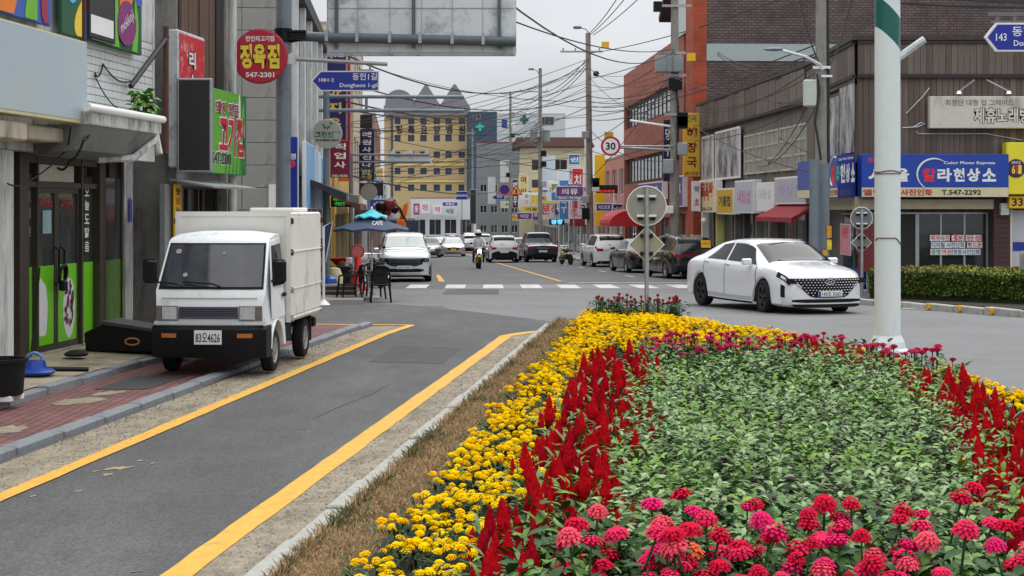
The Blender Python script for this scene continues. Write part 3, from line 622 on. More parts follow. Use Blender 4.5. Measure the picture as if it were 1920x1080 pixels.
s = sign_box('meat_shop_sign', 'bright green meat shop sign with big red lettering', FA.w((fx(380, .3)+fx(456, .3))/2, -.3, (zt+zb)/2), FA.rz, hw*2, hh*2, .1, mat('sign_green', srgb(96, 170, 48), .4, var=.12, scale=1.2), mat('sign_green_edge', srgb(30, 120, 60), .4), rim=.01)
MB().bx(hw*.74, hw-.012, -.058, -.0545, -hh+.012, hh-.012).build('panel', MATS['sign_green_edge'], s, fix=False)
for k in range(5): MB().prism([(hw*(-.1+.18*k), -hh+.02), (hw*(-.04+.18*k), -hh+.02), (hw*(-.02+.18*k), -hh*.55)], -.0570-.0003*k, -.0545).build('stripe', MATS['sign_green_edge'], s)
text('고기집', G['signwhite'], s, hw*.22, -.062, -.05, hw*1.3, .72, .07); text('고기집', G['signred'], s, hw*.22, -.068, -.05, hw*1.24, .68, .03)
text('돼지 전문', G['signwhite'], s, .0, -.062, hh-.3, hw*1.2, .26, .06); text('돼지 전문', mat('wine_print', srgb(150, 20, 70), .5), s, .0, -.068, hh-.3, hw*1.16, .22, .02)
text('547-2301', G['signwhite'], s, -.35, -.062, -hh+.25, 1.1, .24, .05); text('547-2301', G['txtblack'], s, -.35, -.068, -hh+.25, 1.06, .2, .02)
MB().prism(blob(hw*.62, hh*.55, .06, .3, 6, .1), -.062, -.058).build('leek_picture', G['signwhite'], s); MB().prism(blob(hw*.8, hh*.4, .07, .28, 7, .1), -.066, -.062).build('leek_picture', art[1], s)
# things on the pavement
p = FA.w(fx(30, .9), -1.05, 0)
t = thing('black_tub', 'round black plastic tub at the left edge of the pavement', 'tub', (X(2, 15.6), 15.6, .115))
MB().lathe([(.20, .05), (.215, .06), (.24, .38), (.262, .385), (.262, .42), (.235, .42), (.21, .1), (.02, .09)], n=28).build('tub_body', G['blackp'], t, smooth=True)
fo = MB().cb(-.07, .07, -.05, .05, 0, .06, .01).mesh('foot')
for k in range(4): link('foot', fo, G['white'], t, loc=(.15*math.cos(k*1.57+.6), .15*math.sin(k*1.57+.6), -.005))
t = thing('black_crate', 'tipped black plastic box with an orange oval handle beside the glass door', 'box', (X(262, 20.6), 20.6, .155), -.12)
m = MB(); m.prism([(-.75, .0), (.75, .0), (.72, .28), (-.45, .46), (-.78, .3)], -.3, .3); m.build('crate_body', G['blackp'], t, bevel=.03); t.scale = (.86, .9, .82)
MB().prism([(-.5, .44), (.75, .27), (.78, .32), (-.47, .5)], -.33, .33).build('lid', mat('black_plastic_dusty', (.045, .05, .05), .6, var=.2), t, bevel=.012)
MB().tube([(.0+.11*math.cos(a_), -.31, .17+.055*math.sin(a_)) for a_ in np.linspace(0, 2*PI, 17)], .014, 6).build('handle', mat('orange_ring', srgb(190, 130, 80), .5), t)
t = thing('blue_dustpan', 'blue plastic dustpan with a round guard by the door sill', 'dustpan', FA.w(fx(64, .5), -.5, .155), FA.rz-1.2)
MB().lathe([(.01, 0), (.22, 0), (.25, .03), (.2, .06), (.14, .07), (.12, .15), (.01, .16)], n=24).build('pan', mat('blue_plastic', srgb(22, 62, 150), .35, var=.08), t, smooth=True)
MB().tube([(.13, 0, .05), (.6, .03, .03)], .03, 6).build('handle', G['blackp'], t)
MB().tube([(.09*math.cos(a_), .0, .15+.09*math.sin(a_)) for a_ in np.linspace(0, PI, 9)], .018, 6).build('guard', mat('blue_grey', srgb(90, 130, 170), .4), t)
t = thing('rubbish_sack', 'crumpled dark rubbish lying against the green door', 'rubbish', FA.w(fx(150, .3), -.25, .17), FA.rz)
MB().lathe([(.01, 0), (.13, .01), (.16, .04), (.09, .08), (.01, .09)], n=9).build('sack', G['rubber'], t, smooth=True)
hang('loose_cable', 'thin cable running down the door frame to the ground', [FA.w(xd(60), rec-.1, 1.3), FA.w(xd(52), rec-.1, .7), FA.w(xd(40), rec-.12, .2)], .012, .0)
# ================================================================== MAIN STREET, LEFT ROW
RZL = math.atan2(1, -.072)
def FL(Y, off=0): return Frame(lf(Y)-off, Y, RZL)
blockm = mat('block_grey', srgb(150, 148, 142), .9, var=.07, scale=1.6, bump=.15, dirt=(srgb(118, 114, 108), .3, 1.5, (2, 2, .5)))
FD = FL(36)
D = thing('corner_building', 'grey block corner building with pale pilasters across the side street', 'building', FD.o, FD.rz)
def shop_ops(L, n, z0, z1, m=.35): w = (L-m*(n+1))/n; return [(m+i*(w+m), m+i*(w+m)+w, z0, z1) for i in range(n)]
w = MB(); Ld = 14.6
ops = shop_ops(Ld, 5, .1, 2.5, .45)+shop_ops(Ld, 5, 3.6, 5.6, 1.0)
wall_grid(w, 0, Ld, -1, 7.1, ops, d=.2); w.bx(.001, Ld-.001, .3, 9, -1, 7.1)
dw = w.build('wall', mat('wall_pale_grey', srgb(186, 186, 182), .85, var=.08, dirt=(srgb(120, 118, 114), .35, 2, (2, 2, .5))), D, fix=False)
for k, o in enumerate(ops): window(D, *o, 2, 1 if k < 5 else 2, y=.14, fm=G['steel'])
MB().bx(-.06, Ld+.1, -.22, 9, 7.102, 7.45).build('parapet', mat('dark_parapet', srgb(52, 50, 52), .7, var=.2), D, fix=False)
pm = MB().cb(-.16, .16, -.16, .0, -1, 7.1, .02).mesh('pilaster')
for k in range(6): link('pilaster', pm, mat('pilaster_white', srgb(200, 202, 200), .8, var=.08, dirt=(srgb(140, 138, 134), .3, 2, (2, 2, .4))), D, loc=(.2+k*2.83, 0, 0))
# big grey blocks of the side wall, one by one (their joints are real gaps)
bmid = MB().cb(-.001, .0, -.555, .555, -.245, .245, .0)
bmesh_ = MB().cb(-.03, .0, -.556, .556, -.254, .254, .008).mesh('block')
for j in range(15):
    for i in range(6):
        o = link('block', bmesh_, blockm, dw, loc=(-.002-RN.uniform(0, .006), .56+i*1.125, -.35+j*.522))
MB().bx(-.10, -.03, .2, .5, 2.0, 2.6).build('meter_box', G['signwhite'], D, fix=False)
def gl(u, v, Y): return at(u, v, Y)
# blue and pale blue boards on the corner building's shop front
fd = lambda u, off=.1: FD.fp(u, 380, off)[0]
s = sign_box('shop_board', 'blue shop board jutting from the corner building', (X(550, 35.85), 35.85, Z(326, 35.85)), 0, .19, 1.72, .1, G['blue'], G['blue'], texts=[('경', 0, .4, .13, .14, G['signwhite'])])
MB().lathe([(.001, -.06), (.10, -.06), (.10, .06), (.001, .06)], (X(545, 35.6), 35.6, Z(308, 35.6)), 16, 'y').build('shop_badge', G['signred'])
tag(bpy.data.objects['shop_badge'], 'small round red and white badge behind the grey pole', 'sign')
for k, (u0, u1, c) in enumerate([(558, 576, (120, 170, 210)), (577, 588, (196, 216, 226)), (589, 600, (90, 150, 200))]):
    a, b = fd(u0), fd(u1); zz = [FD.fp((u0+u1)/2, v, .25)[1] for v in (392, 262+k*14)]
    s = sign_box('poster_panel', ['pale blue poster panel nearest the grey pole', 'whitish poster panel between two blue ones', 'mid blue poster panel nearest the round job sign'][k], FD.w((a+b)/2, -.25, sum(zz)/2), FD.rz, b-a-.04, zz[1]-zz[0], .1, mat('poster_%d' % k, srgb(*c), .4, var=.18, scale=1.5), G['signwhite'])
# plain neighbours further up the street (frame, windows, shops)
def row_building(Y0, Y1, H, off, name, label, wm, floors=2, bays=3, D=10, shop=True, roofm=None, fm=None, side='L', open_=1.5):
    fr = FL(Y0, off) if side == 'L' else FRR(Y1, off)
    L_ = (Y1-Y0)*1.0025-.03; g = gz((Y0+Y1)/2); ops = []
    if shop: ops += [(*o[:2], g+.15, g+2.6, dict(fm=G['steel'])) for o in shop_ops(L_, max(2, bays-1), 0, 1, .4)]
    fh = (H-3.4-g)/max(1, floors-1) if floors > 1 else 0
    for f in range(floors-1):
        z = g+3.5+f*fh+fh*.25; ops += [(*o[:2], z, z+fh*.5) for o in shop_ops(L_, bays, 0, 1, open_ if L_/bays > 2.6 else .6)]
    return box_building(fr, name, label, L_, D, H, wm, ops, z0=-4, roofm=roofm, win=dict(fm=fm or G['signwhite'])), fr
tan = mat('wall_tan', srgb(204, 162, 84), .85, var=.08, dirt=(srgb(168, 130, 70), .25, 2, (1, 1, .4)))
beige = mat('wall_beige_plain', srgb(196, 182, 160), .85, var=.08, dirt=(srgb(150, 140, 124), .25, 2, (1, 1, .4)))
row_building(50.9, 62, 8.1, .2, 'row_building', 'tan rendered building behind the blue vertical sign', tan, 2, 4)
row_building(62.3, 80, 8.9, .1, 'row_building', 'ochre building with a dark shop front past the vertical signs', mat('wall_ochre', srgb(206, 170, 90), .85, var=.08), 2, 4)
row_building(80.3, 100, 11.6, -.1, 'row_building', 'tall beige building above the street arm', beige, 3, 4)
row_building(100.4, 118, 6.6, 0, 'row_building', 'white building beside the navy vertical sign', mat('wall_white', srgb(206, 208, 208), .8, var=.06), 2, 4)
row_building(118.4, 150, 9.2, -.6, 'row_building', 'pinkish brick building beyond the navy vertical sign', brickmat('brick_pink', srgb(176, 112, 98), srgb(160, 96, 84), srgb(150, 130, 120)), 3, 6)
row_building(150.4, 185, 6.2, -.4, 'row_building', 'low grey shop row far up the left side', G['conc'], 2, 7)
row_building(185.4, 225, 5.2, -1, 'row_building', 'low white shop row at the far left end', MATS['wall_white'], 1, 8)
MB().bx(-.9, 0, 0, .12, -2.5, 2.6).build('orange_panel', mat('orange_panel', srgb(220, 116, 30), .6, var=.06))
o = bpy.data.objects['orange_panel']; o.location = (X(657, 66), 66, Z(230, 66)); o.name = 'orange_sign'; tag(o, 'plain orange vertical sign next to the purple one', 'sign')
# vertical signs hung out over the pavement
def vsign(name, label, u0, u1, v0, v1, Y, face, chars, cm, d=.25, top=.3, ch=None, edge=None, extra=()):
    wv = (u1-u0)/FPX*Y; h = (v1-v0)/FPX*Y
    s = sign_box(name, label, (X((u0+u1)/2, Y), Y, Z((v0+v1)/2, Y)), 0, wv, h, d, face, edge or face, rim=.02)
    n = len(chars); q = (h-top-.3)/max(1, n)
    for k, c in enumerate(chars):
        if c.strip(): text(c, cm, s, 0, -d/2-.008, h/2-top-q*(k+.5), wv*.62, ch or q*.72, .03)
    for b, x, z, tw, th, m in extra: text(b, m, s, x*wv, -d/2-.012, h/2-z*h, tw*wv, th, .02)
    return s
purple = mat('sign_purple', srgb(110, 18, 66), .4, var=.06); navy = mat('sign_navy', srgb(22, 22, 74), .4, var=.06); ylw = mat('print_yellow', srgb(236, 206, 60), .5, var=0)
s = vsign('vertical_sign', 'blue vertical shop sign with yellow characters, topmost of the stacked pair', 606, 649, 98, 262, 57.4, mat('sign_royal', srgb(16, 36, 120), .4, var=.05), '강아지옷', ylw, top=.62, extra=[('Dog & Cat', .02, .045, .8, .17, G['signwhite'])])
s = vsign('vertical_sign', 'purple red vertical job agency sign under the blue one', 620, 656, 264, 333, 57, purple, '직업사', G['signwhite'], top=.05, extra=[('543-4256', 0, .95, .8, .1, G['signwhite'])])
MB().bx(-.035, .035, -.13, .13, -1.6, 1.6).build('side_strip', purple, s, loc=(.33, 0, 2.3), fix=False)
s = vsign('vertical_sign', 'navy vertical photo studio sign with white characters', 674, 702, 242, 339, 94, navy, '예원사진나라', G['signwhite'], top=.12, extra=[('도장', 0, .92, .7, .33, ylw), ('열쇠.복사', 0, .79, .85, .14, mat('print_green', srgb(130, 170, 60), .5))])
sign_box('sign_cabinet', 'empty dark sign cabinet above the navy vertical sign', (X(687, 94), 94, Z(228, 94)), 0, .72, .82, .25, G['blackboard'], G['blackp'])
s = sign_box('shop_board', 'dark overhanging shop board under the navy sign', (X(695, 92), 92, Z(355, 92)), 0, 1.5, .75, .4, G['blackboard'], G['blackp'])
sign_box('poster_panel', 'yellow and white poster on the pink brick building', (X(712, 112), 112, Z(326, 112)), 0, .5, .9, .1, mat('poster_yellow', srgb(226, 206, 120), .5, var=.2), G['signwhite'], texts=[('문구', 0, .2, .34, .2, G['signred'])])
# dark ground-floor canopies
for y0, y1, c, lb in ((38.5, 50, (54, 52, 52), 'dark fabric awning along the corner building'), (52, 61, (92, 60, 40), 'brown awning under the blue vertical sign'), (64, 78, (60, 74, 92), 'slate blue awning of the ochre building'), (82, 99, (120, 40, 40), 'dull red awning of the beige building')):
    f = FL(y0, 0); g = gz(y0); t = thing('awning', lb, 'awning', f.o, f.rz)
    MB().prism([(-.05, g+3.1), (-1.2, g+2.65), (-1.2, g+2.45), (-.05, g+3.0)], 0, y1-y0, plane='yz').build('canvas', mat('awning_%d' % c[0], srgb(*c), .8, var=.12), t)
    text('상회', G['signwhite'], t, 1.2, -1.21, g+2.55, .6, .14, .02)
# ================================================================== RIGHT ROW
FRR = lambda Y, off=0: Frame(8.3-.05*(Y-70)+off, Y, math.atan2(-1, .05))
timber = mat('dark_timber', srgb(104, 90, 82), .85, var=.4, scale=2.2, bump=.35, stretch=(5, 5, .5), dirt=(srgb(128, 120, 112), .25, 3, (4, 4, .3)))
timber2 = mat('dark_timber_grey', srgb(112, 101, 93), .85, var=.38, scale=2.2, bump=.3, stretch=(5, 5, .5), dirt=(srgb(60, 54, 52), .35, 3, (4, 4, .3)))
mat('timber_silver', srgb(120, 109, 100), .85, var=.35, scale=2.2, bump=.35, stretch=(5, 5, .5), dirt=(srgb(84, 74, 68), .4, 3, (4, 4, .3))); mat('timber_brown', srgb(94, 81, 73), .85, var=.35, scale=2.2, bump=.35, stretch=(5, 5, .5))
rw = mat('wall_weathered', srgb(116, 108, 102), .9, var=.15, scale=2, dirt=(srgb(70, 64, 60), .4, 2.5, (2, 2, .5)))
HR = 6.6
FR = Frame(8.4, 69.4, math.atan2(-19.4, 1.2)); LR = math.hypot(19.4, 1.2)
FC = Frame(9.6, 50, math.atan2(-8, -.23)); LC = math.hypot(8, .23)
FF = Frame(9.37, 42, 0)
R_ = thing('old_timber_building', 'old two storey building clad in dark weathered boards on the right corner', 'building', (0, 0, 0))
m = MB(); foot = [(8.4, 69.4), (9.6, 50), (9.37, 42), (22, 42), (22, 69.4)]
m.prism([(x+(.02 if x < 15 else 0)+.03, y+.0) for x, y in foot], 2.62, HR-.02, plane='xy')
m.prism([(8.9, 69.2), (10.1, 50.2), (9.9, 42.6), (21.8, 42.6), (21.8, 69.2)], -1.5, 2.615, plane='xy')
rwall = m.build('wall', rw, R_)
MB().prism([(8.25, 69.4), (9.42, 50.05), (9.2, 41.85), (22, 41.85), (22, 69.4)], HR, HR+.12, plane='xy').build('roof', mat('roof_dark', srgb(70, 58, 56), .85, var=.2), R_)
pk = {}
def planks(fr, x0, x1, z0, z1, pw, m, off=.0, par=None, name='plank'):
    n = round((x1-x0)/pw); ww = (x1-x0)/n
    for k in range(3):
        if (m.name, name, k) not in pk: q = MB().cb(-.5, .5, -.035, .0, -.5, .5, .0).mesh(name); q.materials.append([m, MATS['timber_silver'], MATS['timber_brown']][k]); pk[m.name, name, k] = q
    for i in range(n):
        o = bpy.data.objects.new(name, pk[m.name, name, RN.choice((0, 0, 0, 1, 2, 2))]); COL.objects.link(o); o.parent = par or rwall
        o.location = fr.w(x0+(i+.5)*ww, -off-RN.uniform(0, .018), (z0+z1)/2); o.rotation_euler = (0, 0, fr.rz); o.scale = (ww*.95, 1, z1-z0)
zb = Z(141, 42)
planks(FF, 0, 6.6, zb, HR-.03, .17, timber2, .06); planks(FF, 0, 6.6, 3.35, zb-.06, .155, timber, .0)
planks(FC, 0, LC, zb-.2, HR-.03, .42, timber2, .06); planks(FR, 0, LR, 5.5, HR-.03, 1.0, timber2, .10, name='fascia_panel')
planks(FC, 0, LC, 3.3, zb-.26, .4, timber, .0)
m = MB()
for fr, l in ((FF, 12), (FC, LC), (FR, LR)):
    for z, t in ((zb-.03 if fr is not FR else 5.45, .05), (HR-.06, .04)):
        p = [fr.w(a, b, z+c) for a, b, c in ((0, -.14, -t), (l, -.14, -t), (l, -.02, -t), (0, -.02, -t), (0, -.14, t), (l, -.14, t), (l, -.02, t), (0, -.02, t))]
        m.add(p, [(0, 3, 2, 1), (4, 5, 6, 7), (0, 1, 5, 4), (1, 2, 6, 5), (2, 3, 7, 6), (3, 0, 4, 7)])
m.build('eaves_trim', mat('trim_dark', srgb(50, 44, 44), .8, var=.15), R_)
def on(fr, u0, u1, v0, v1, off=.05):
    a, b = fr.fp(u0, HV, off)[0], fr.fp(u1, HV, off)[0]; um = (u0+u1)/2
    return a, b, fr.fp(um, v1, off)[1], fr.fp(um, v0, off)[1]
def rpart(name, fr, rect, y0, y1, m, par=None):
    a, b, z0, z1 = rect; o = MB().bx(a, b, y0, y1, z0, z1).build(name, m, par or R_, fix=False); o.location = fr.o; o.rotation_euler = (0, 0, fr.rz); return o
def rwin(fr, rect, nx, nz, y=-.02, fm=None, gm=None, fw=.05):
    g = grp('window_bay', R_, fr.o, (0, 0, fr.rz)); o = window(g, *rect, nx, nz, y=y, fm=fm or G['steel'], gm=gm, fw=fw, name='frame'); return g
photo = mat('faded_print', srgb(84, 84, 86), .55, var=.9, scale=1.8, dirt=(srgb(214, 212, 208), .62, 1.0, (1, 1, .6)))
for (u0, u1, v0, v1) in ((1318, 1337, 258, 340), (1343, 1387, 246, 332)):
    r = on(FR, u0, u1, v0, v1, .1); rpart('poster', FR, r, -.12, -.08, photo); a, b, z0, z1 = r
    q = MB(); t = .08; q.bx(a-t, b+t, -.14, -.07, z1, z1+t).bx(a-t, b+t, -.14, -.07, z0-t, z0).bx(a-t, a, -.14, -.07, z0, z1).bx(b, b+t, -.14, -.07, z0, z1)
    o = q.build('poster_frame', G['signwhite'], R_, fix=False); o.location = FR.o; o.rotation_euler = (0, 0, FR.rz)
r = on(FC, 1551, 1603, 178, 290, .05); a, b, z0, z1 = r
rpart('poster', FC, (a, (a+b)/2-.1, z0, z1), -.09, -.06, photo); rpart('poster', FC, ((a+b)/2+.1, b, z0, z1+.25), -.09, -.06, photo)
a, b, z0, z1 = on(FR, 1396, 1516, 242, 322, .02)
for k in range(5): rwin(FR, (a+(b-a)*k/5+.12, a+(b-a)*(k+1)/5-.12, z0, z1), 2, 3, y=-.05, fm=mat('frame_weathered', srgb(176, 170, 156), .8, var=.15), gm=mat('dusty_glass', srgb(140, 140, 132), .45, var=.3, scale=2), fw=.07)
# street-level shops of the left facade
zs = -.75
for k, (u0, u1, mm) in enumerate([(1318, 1340, mat('shop_dark', (.03, .03, .032), .3, var=.3)), (1346, 1376, MATS['shop_dark']), (1380, 1415, G['glass']), (1420, 1440, mat('shutter_green', srgb(120, 150, 140), .6, var=.1)), (1444, 1514, G['glass'])]):
    a = FR.fp(u0, HV, -.35)[0]; b = FR.fp(u1, HV, -.35)[0]; rwin(FR, (a, b, zs, 2.3), 2 if k < 4 else 4, 1, y=.3, gm=mm)
for k, u in enumerate((1316, 1343, 1378, 1417, 1442, 1517)):
    a = FR.fp(u, HV, 0)[0]; rpart('pier', FR, (a-.12, a+.12, -1.4, 2.6), -.0, .5, [G['signwhite'], mat('pier_yellow', srgb(206, 200, 120), .7), rw, rw, rw, rw][k])
sg = lambda name, label, fr, rect, face, texts=(), d=.3, edge=None: sign_box(name, label, fr.w((rect[0]+rect[1])/2, -.05-d/2, (rect[2]+rect[3])/2), fr.rz, rect[1]-rect[0], rect[3]-rect[2], d, face, edge or G['signwhite'], texts, rim=.06)
redp = mat('print_red', srgb(180, 40, 30), .5, var=0); lil = mat('print_lilac', srgb(150, 150, 190), .5, var=0)
r = on(FR, 1313, 1344, 337, 398, .3); wv = r[1]-r[0]
s = sg('shop_sign', 'cream shop sign with three tall red characters', FR, r, mat('sign_cream', srgb(226, 208, 160), .5, var=.08), [('목욕탕', 0, .2, wv*.7, .8, redp, .05), ('546-1234', 0, -.55, wv*.6, .16, G['txtblack'], .02)])
r = on(FR, 1346, 1377, 353, 402, .3); wv = r[1]-r[0]
sg('shop_sign', 'mustard yellow shop sign with black characters', FR, r, mat('sign_mustard', srgb(206, 164, 30), .5, var=.12), [('기름집', 0, 0, wv*.7, .42, G['txtblack'], .03)])
r = on(FR, 1380, 1416, 338, 400, .3); wv = r[1]-r[0]
sg('shop_sign', 'white and lilac shop sign with pink lettering', FR, r, mat('sign_lilac', srgb(186, 190, 204), .5, var=.1), [('네일샵', 0, 0, wv*.7, .5, mat('print_pink', srgb(200, 120, 150), .5), .02)])
r = on(FR, 1421, 1453, 342, 397, .3); wv = r[1]-r[0]
sg('shop_sign', 'blank white shop sign with faint lettering', FR, r, G['signwhite'], [('미용실', 0, .1, wv*.7, .35, mat('print_faint', srgb(176, 180, 186), .5), .0)])
r = on(FR, 1455, 1514, 331, 383, .3); wv = r[1]-r[0]
sg('shop_sign', 'wide pale lilac sign above the red awning', FR, r, mat('sign_pale_lilac', srgb(178, 178, 188), .5, var=.07), [('의상실', 0, 0, wv*.75, .4, lil, .0)])
t = thing('awning', 'small dark red awning over a shop door on the right', 'awning', FR.o, FR.rz); a, b = FR.fp(1438, HV, .6)[0], FR.fp(1508, HV, .6)[0]
MB().prism([(-.02, 2.25), (-1.0, 1.75), (-1.0, 1.6), (-.02, 2.18)], a, b, plane='yz').build('canvas', mat('awning_red', srgb(138, 24, 36), .8, var=.08), t)
# the photo shop signs
yz, h1, h0 = 42, Z(291, 42), Z(352, 42)
def photo_sign(fr, x0, x1, label, big):
    wv = x1-x0; z1 = Z(290, 42); zm = Z(352, 42); z0 = Z(370, 42); d = .5
    s = thing('photo_shop_sign', label, 'sign', fr.w((x0+x1)/2, -.27, 0), fr.rz)
    MB().cb(-wv/2, wv/2, -d/2, d/2, z0, z1, .015).build('cabinet', G['blue'], s)
    MB().bx(-wv/2+.01, wv/2-.01, -d/2-.006, -d/2+.01, z0+.01, zm).build('lower_strip', mat('strip_cream', srgb(206, 196, 160), .5, var=.08), s, fix=False)
    MB().bx(-wv/2+.01, wv/2-.01, -d/2-.006, -d/2+.01, zm+.012, z1-.02).build('panel', mat('sign_blue_bright', srgb(14, 62, 158), .35, var=.05), s, fix=False)
    y = -d/2-.012; zc_ = (z1+zm)/2
    return s, wv, y, zc_, z0, zm
s, wv, y, zc_, z0, zm = photo_sign(FF, .0, X(1880, 42)-9.37, 'long blue photo shop sign facing the road', 1)
xu = lambda u: X(u, 41.5)-9.37-wv/2
tred = mat('print_scarlet', srgb(214, 40, 60), .5, var=0)
for c, u0, u1, m in (('서', 1627, 1661, G['signwhite']), ('울', 1674, 1704, G['signwhite']), ('칼', 1729, 1754, tred), ('라', 1757, 1784, G['signwhite']), ('현', 1787, 1808, G['signwhite']), ('상', 1812, 1837, G['signwhite']), ('소', 1841, 1867, G['signwhite'])):
    text(c, m, s, xu((u0+u1)/2), y, Z(328, 41.5)-.0, (u1-u0)/FPX*41.5, .36, .04)
text('Color Photo Express', G['signwhite'], s, xu(1817), y, Z(306, 41.5), 1.38, .1, .02)
text('프린트', tred, s, xu(1640), y, Z(300, 41.5), .4, .14, .03)
arc = [(xu(1722)+.42+.46*math.cos(t), y, Z(327, 41.5)+.42*math.sin(t)) for t in np.linspace(.9, 4.2, 18)]
MB().tube(arc, [.006+.022*math.sin(PI*(k+1)/19) for k in range(18)], 5).build('swoosh', G['signwhite'], s)
text('사진인화', redp, s, xu(1718), y, (z0+zm)/2, .86, .17, .03); text('T.547-2292', G['txtblack'], s, xu(1802), y, (z0+zm)/2, 1.06, .14, .03)
text('앨범', redp, s, xu(1635), y, (z0+zm)/2, .5, .17, .03)
s, wv, y, zc_, z0, zm = photo_sign(FC, 1.0, LC-.05, 'blue photo shop sign on the angled corner wall', 0)
cu = lambda u: FC.fp(u, HV, .54)[0]-(1.0+LC-.05)/2
for c, u0, u1, m in (('칼', 1558, 1566, tred), ('라', 1567, 1574, mat('print_teal', srgb(40, 170, 170), .5)), ('현', 1575, 1584, G['signwhite']), ('상', 1585, 1593, G['signwhite']), ('소', 1595, 1602, G['signwhite'])): text(c, m, s, cu((u0+u1)/2), y, zc_-.08, cu(u1)-cu(u0), .5, .05)
text('Color Photo Express', G['signwhite'], s, cu(1585), y, zc_+.3, cu(1598)-cu(1570), .1, .02)
arc = [(cu(1564)+.75*math.cos(t), y, zc_-.02+.42*math.sin(t)) for t in np.linspace(1.2, 4.2, 18)]
MB().tube(arc, .025, 5).build('swoosh', G['signwhite'], s)
text('547-2292', G['txtblack'], s, cu(1584), y, (z0+zm)/2, cu(1592)-cu(1574), .14, .03); text('인화', redp, s, cu(1563), y, (z0+zm)/2, cu(1570)-cu(1556), .17, .03)
# beige karaoke sign with its little lamps and broken neon
x0, x1 = X(1741, 41.8)-9.37, X(1960, 41.8)-9.37; z0, z1 = Z(241, 41.8), Z(181, 41.8); wv = x1-x0
kb = mat('sign_beige', srgb(204, 198, 186), .6, var=.05, dirt=(srgb(150, 142, 128), .25, 2, (1, 1, .5)))
s = thing('karaoke_sign', 'long beige karaoke sign on the dark boards', 'sign', FF.w((x0+x1)/2, -.22, (z0+z1)/2)); hh = (z1-z0)/2
MB().cb(-wv/2, wv/2, -.12, .12, -hh, hh, .015).build('cabinet', kb, s)
xk = lambda u: X(u, 41.6)-9.37-(x0+x1)/2
text('제휴노래방', G['txtblack'], s, xk(1880), -.126, Z(216, 41.6)-(z0+z1)/2, X(1934, 41.6)-X(1826, 41.6), .44, .075); text('제휴노래방', mat('sign_letter_pale', srgb(214, 208, 196), .5), s, xk(1880), -.134, Z(216, 41.6)-(z0+z1)/2, (X(1934, 41.6)-X(1826, 41.6))*.975, .415, .02)
text('최첨단 대형 업 그레이드', mat('print_greyed', srgb(120, 112, 104), .6), s, xk(1838), -.126, Z(192, 41.6)-(z0+z1)/2, 1.85, .17, .01)
for u in (1797, 1890):
    q = grp('lamp', s, (xk(u), -.25, hh+.1)); MB().tube([(.5 if u < 1850 else -.5, .3, .35), (0, 0, .02)], .02, 5).build('arm', G['steel'], q); MB().lathe([(.02, .06), (.06, .03), (.1, -.05), (.02, -.05)], n=12).build('shade', G['chrome'], q)
t = thing('neon_tube', 'broken neon tube outline under the beige karaoke sign', 'neon tube', FF.w(0, -.08, 0))
MB().tube([(X(u, 42)-9.37, 0, Z(v, 42)) for u, v in ((1698, 213), (1730, 180), (1741, 165))], .015, 5).build('tube', G['signback'], t)
MB().tube([(X(u, 42)-9.37, 0, Z(v, 42)) for u, v in ((1690, 240), (1720, 238), (1733, 232), (1726, 230), (1712, 238))], .014, 5).build('tube', G['signback'], t)
MB().tube([(X(u, 42)-9.37, 0, Z(v, 42)) for u, v in ((1716, 246), (1720, 251), (1848, 251), (1914, 263))], .012, 5).build('tube', G['signback'], t)
# yellow shop at the far right
s = sign_box('shop_sign', 'yellow shop sign with a round purple logo at the right edge', FF.w(X(1945, 41.7)-9.37, -.3, Z(316, 41.7)), 0, X(1945, 41.7)*2-X(1883, 41.7)*2, .0+Z(268, 41.7)-Z(365, 41.7), .4, mat('sign_lemon', srgb(226, 214, 40), .45, var=.04), MATS['sign_lemon'])
q = X(1907, 41.4)-X(1945, 41.7)
MB().lathe([(.001, -.006), (.25, -.006), (.25, .006), (.001, .006)], (q, -.215, 0), 28, 'y').build('logo_disc', mat('print_plum', srgb(60, 24, 66), .5), s)
for c, a, m in (('6', -.07, ylw), ('9', .02, tred), ('1', .1, ylw)): text(c, m, s, q+a, -.226, -.03, .09, .24, .03)
text('SINCE', G['signwhite'], s, q, -.226, .16, .24, .07, .01)
s = sign_box('shop_sign', 'narrow yellow strip sign with a phone number at the right edge', FF.w(X(1945, 41.7)-9.37, -.25, Z(379, 41.7)), 0, X(1945, 41.7)*2-X(1891, 41.7)*2, .34, .2, G['yellow'], G['yellow'], texts=[('33', -.55, .0, .3, .22, G['txtblack'], .03)])
# shop front of the photo shop
def fpart(name, u0, u1, v0, v1, y0, y1, m): return rpart(name, FF, (X(u0, 42)-9.37, X(u1, 42)-9.37, Z(v1, 42), Z(v0, 42)), y0, y1, m)
fpart('fascia', 1608, 1862, 374, 392, -.05, .5, mat('fascia_cream', srgb(186, 176, 148), .7, var=.1, dirt=(srgb(120, 110, 94), .25, 2)))
zf = -.55
def fwin(u0, u1, nx, nz, z1v=398, y=.42, gm=None): rwin(FF, (X(u0, 42)-9.37, X(u1, 42)-9.37, zf, Z(z1v, 42)), nx, nz, y=y, gm=gm)
fwin(1640, 1690, 1, 1); fwin(1690, 1727, 1, 1, gm=mat('open_dark', (.008, .008, .009), .6, var=0)); fwin(1727, 1861, 3, 1)
brown = mat('brown_siding', srgb(70, 44, 42), .7, var=.12, scale=4)
for k in range(17): fpart('siding_board', 1862, 1893, 372+k*9.3, 372+k*9.3+8.7, -.06, .1, brown)
for k in range(9): fpart('siding_board', 1610, 1640, 420+k*10, 420+k*10+9.2, -.06, .1, mat('red_siding', srgb(112, 34, 40), .7, var=.12))
fpart('wall_lamp', 1872, 1888, 381, 403, -.2, -.062, G['signback'])
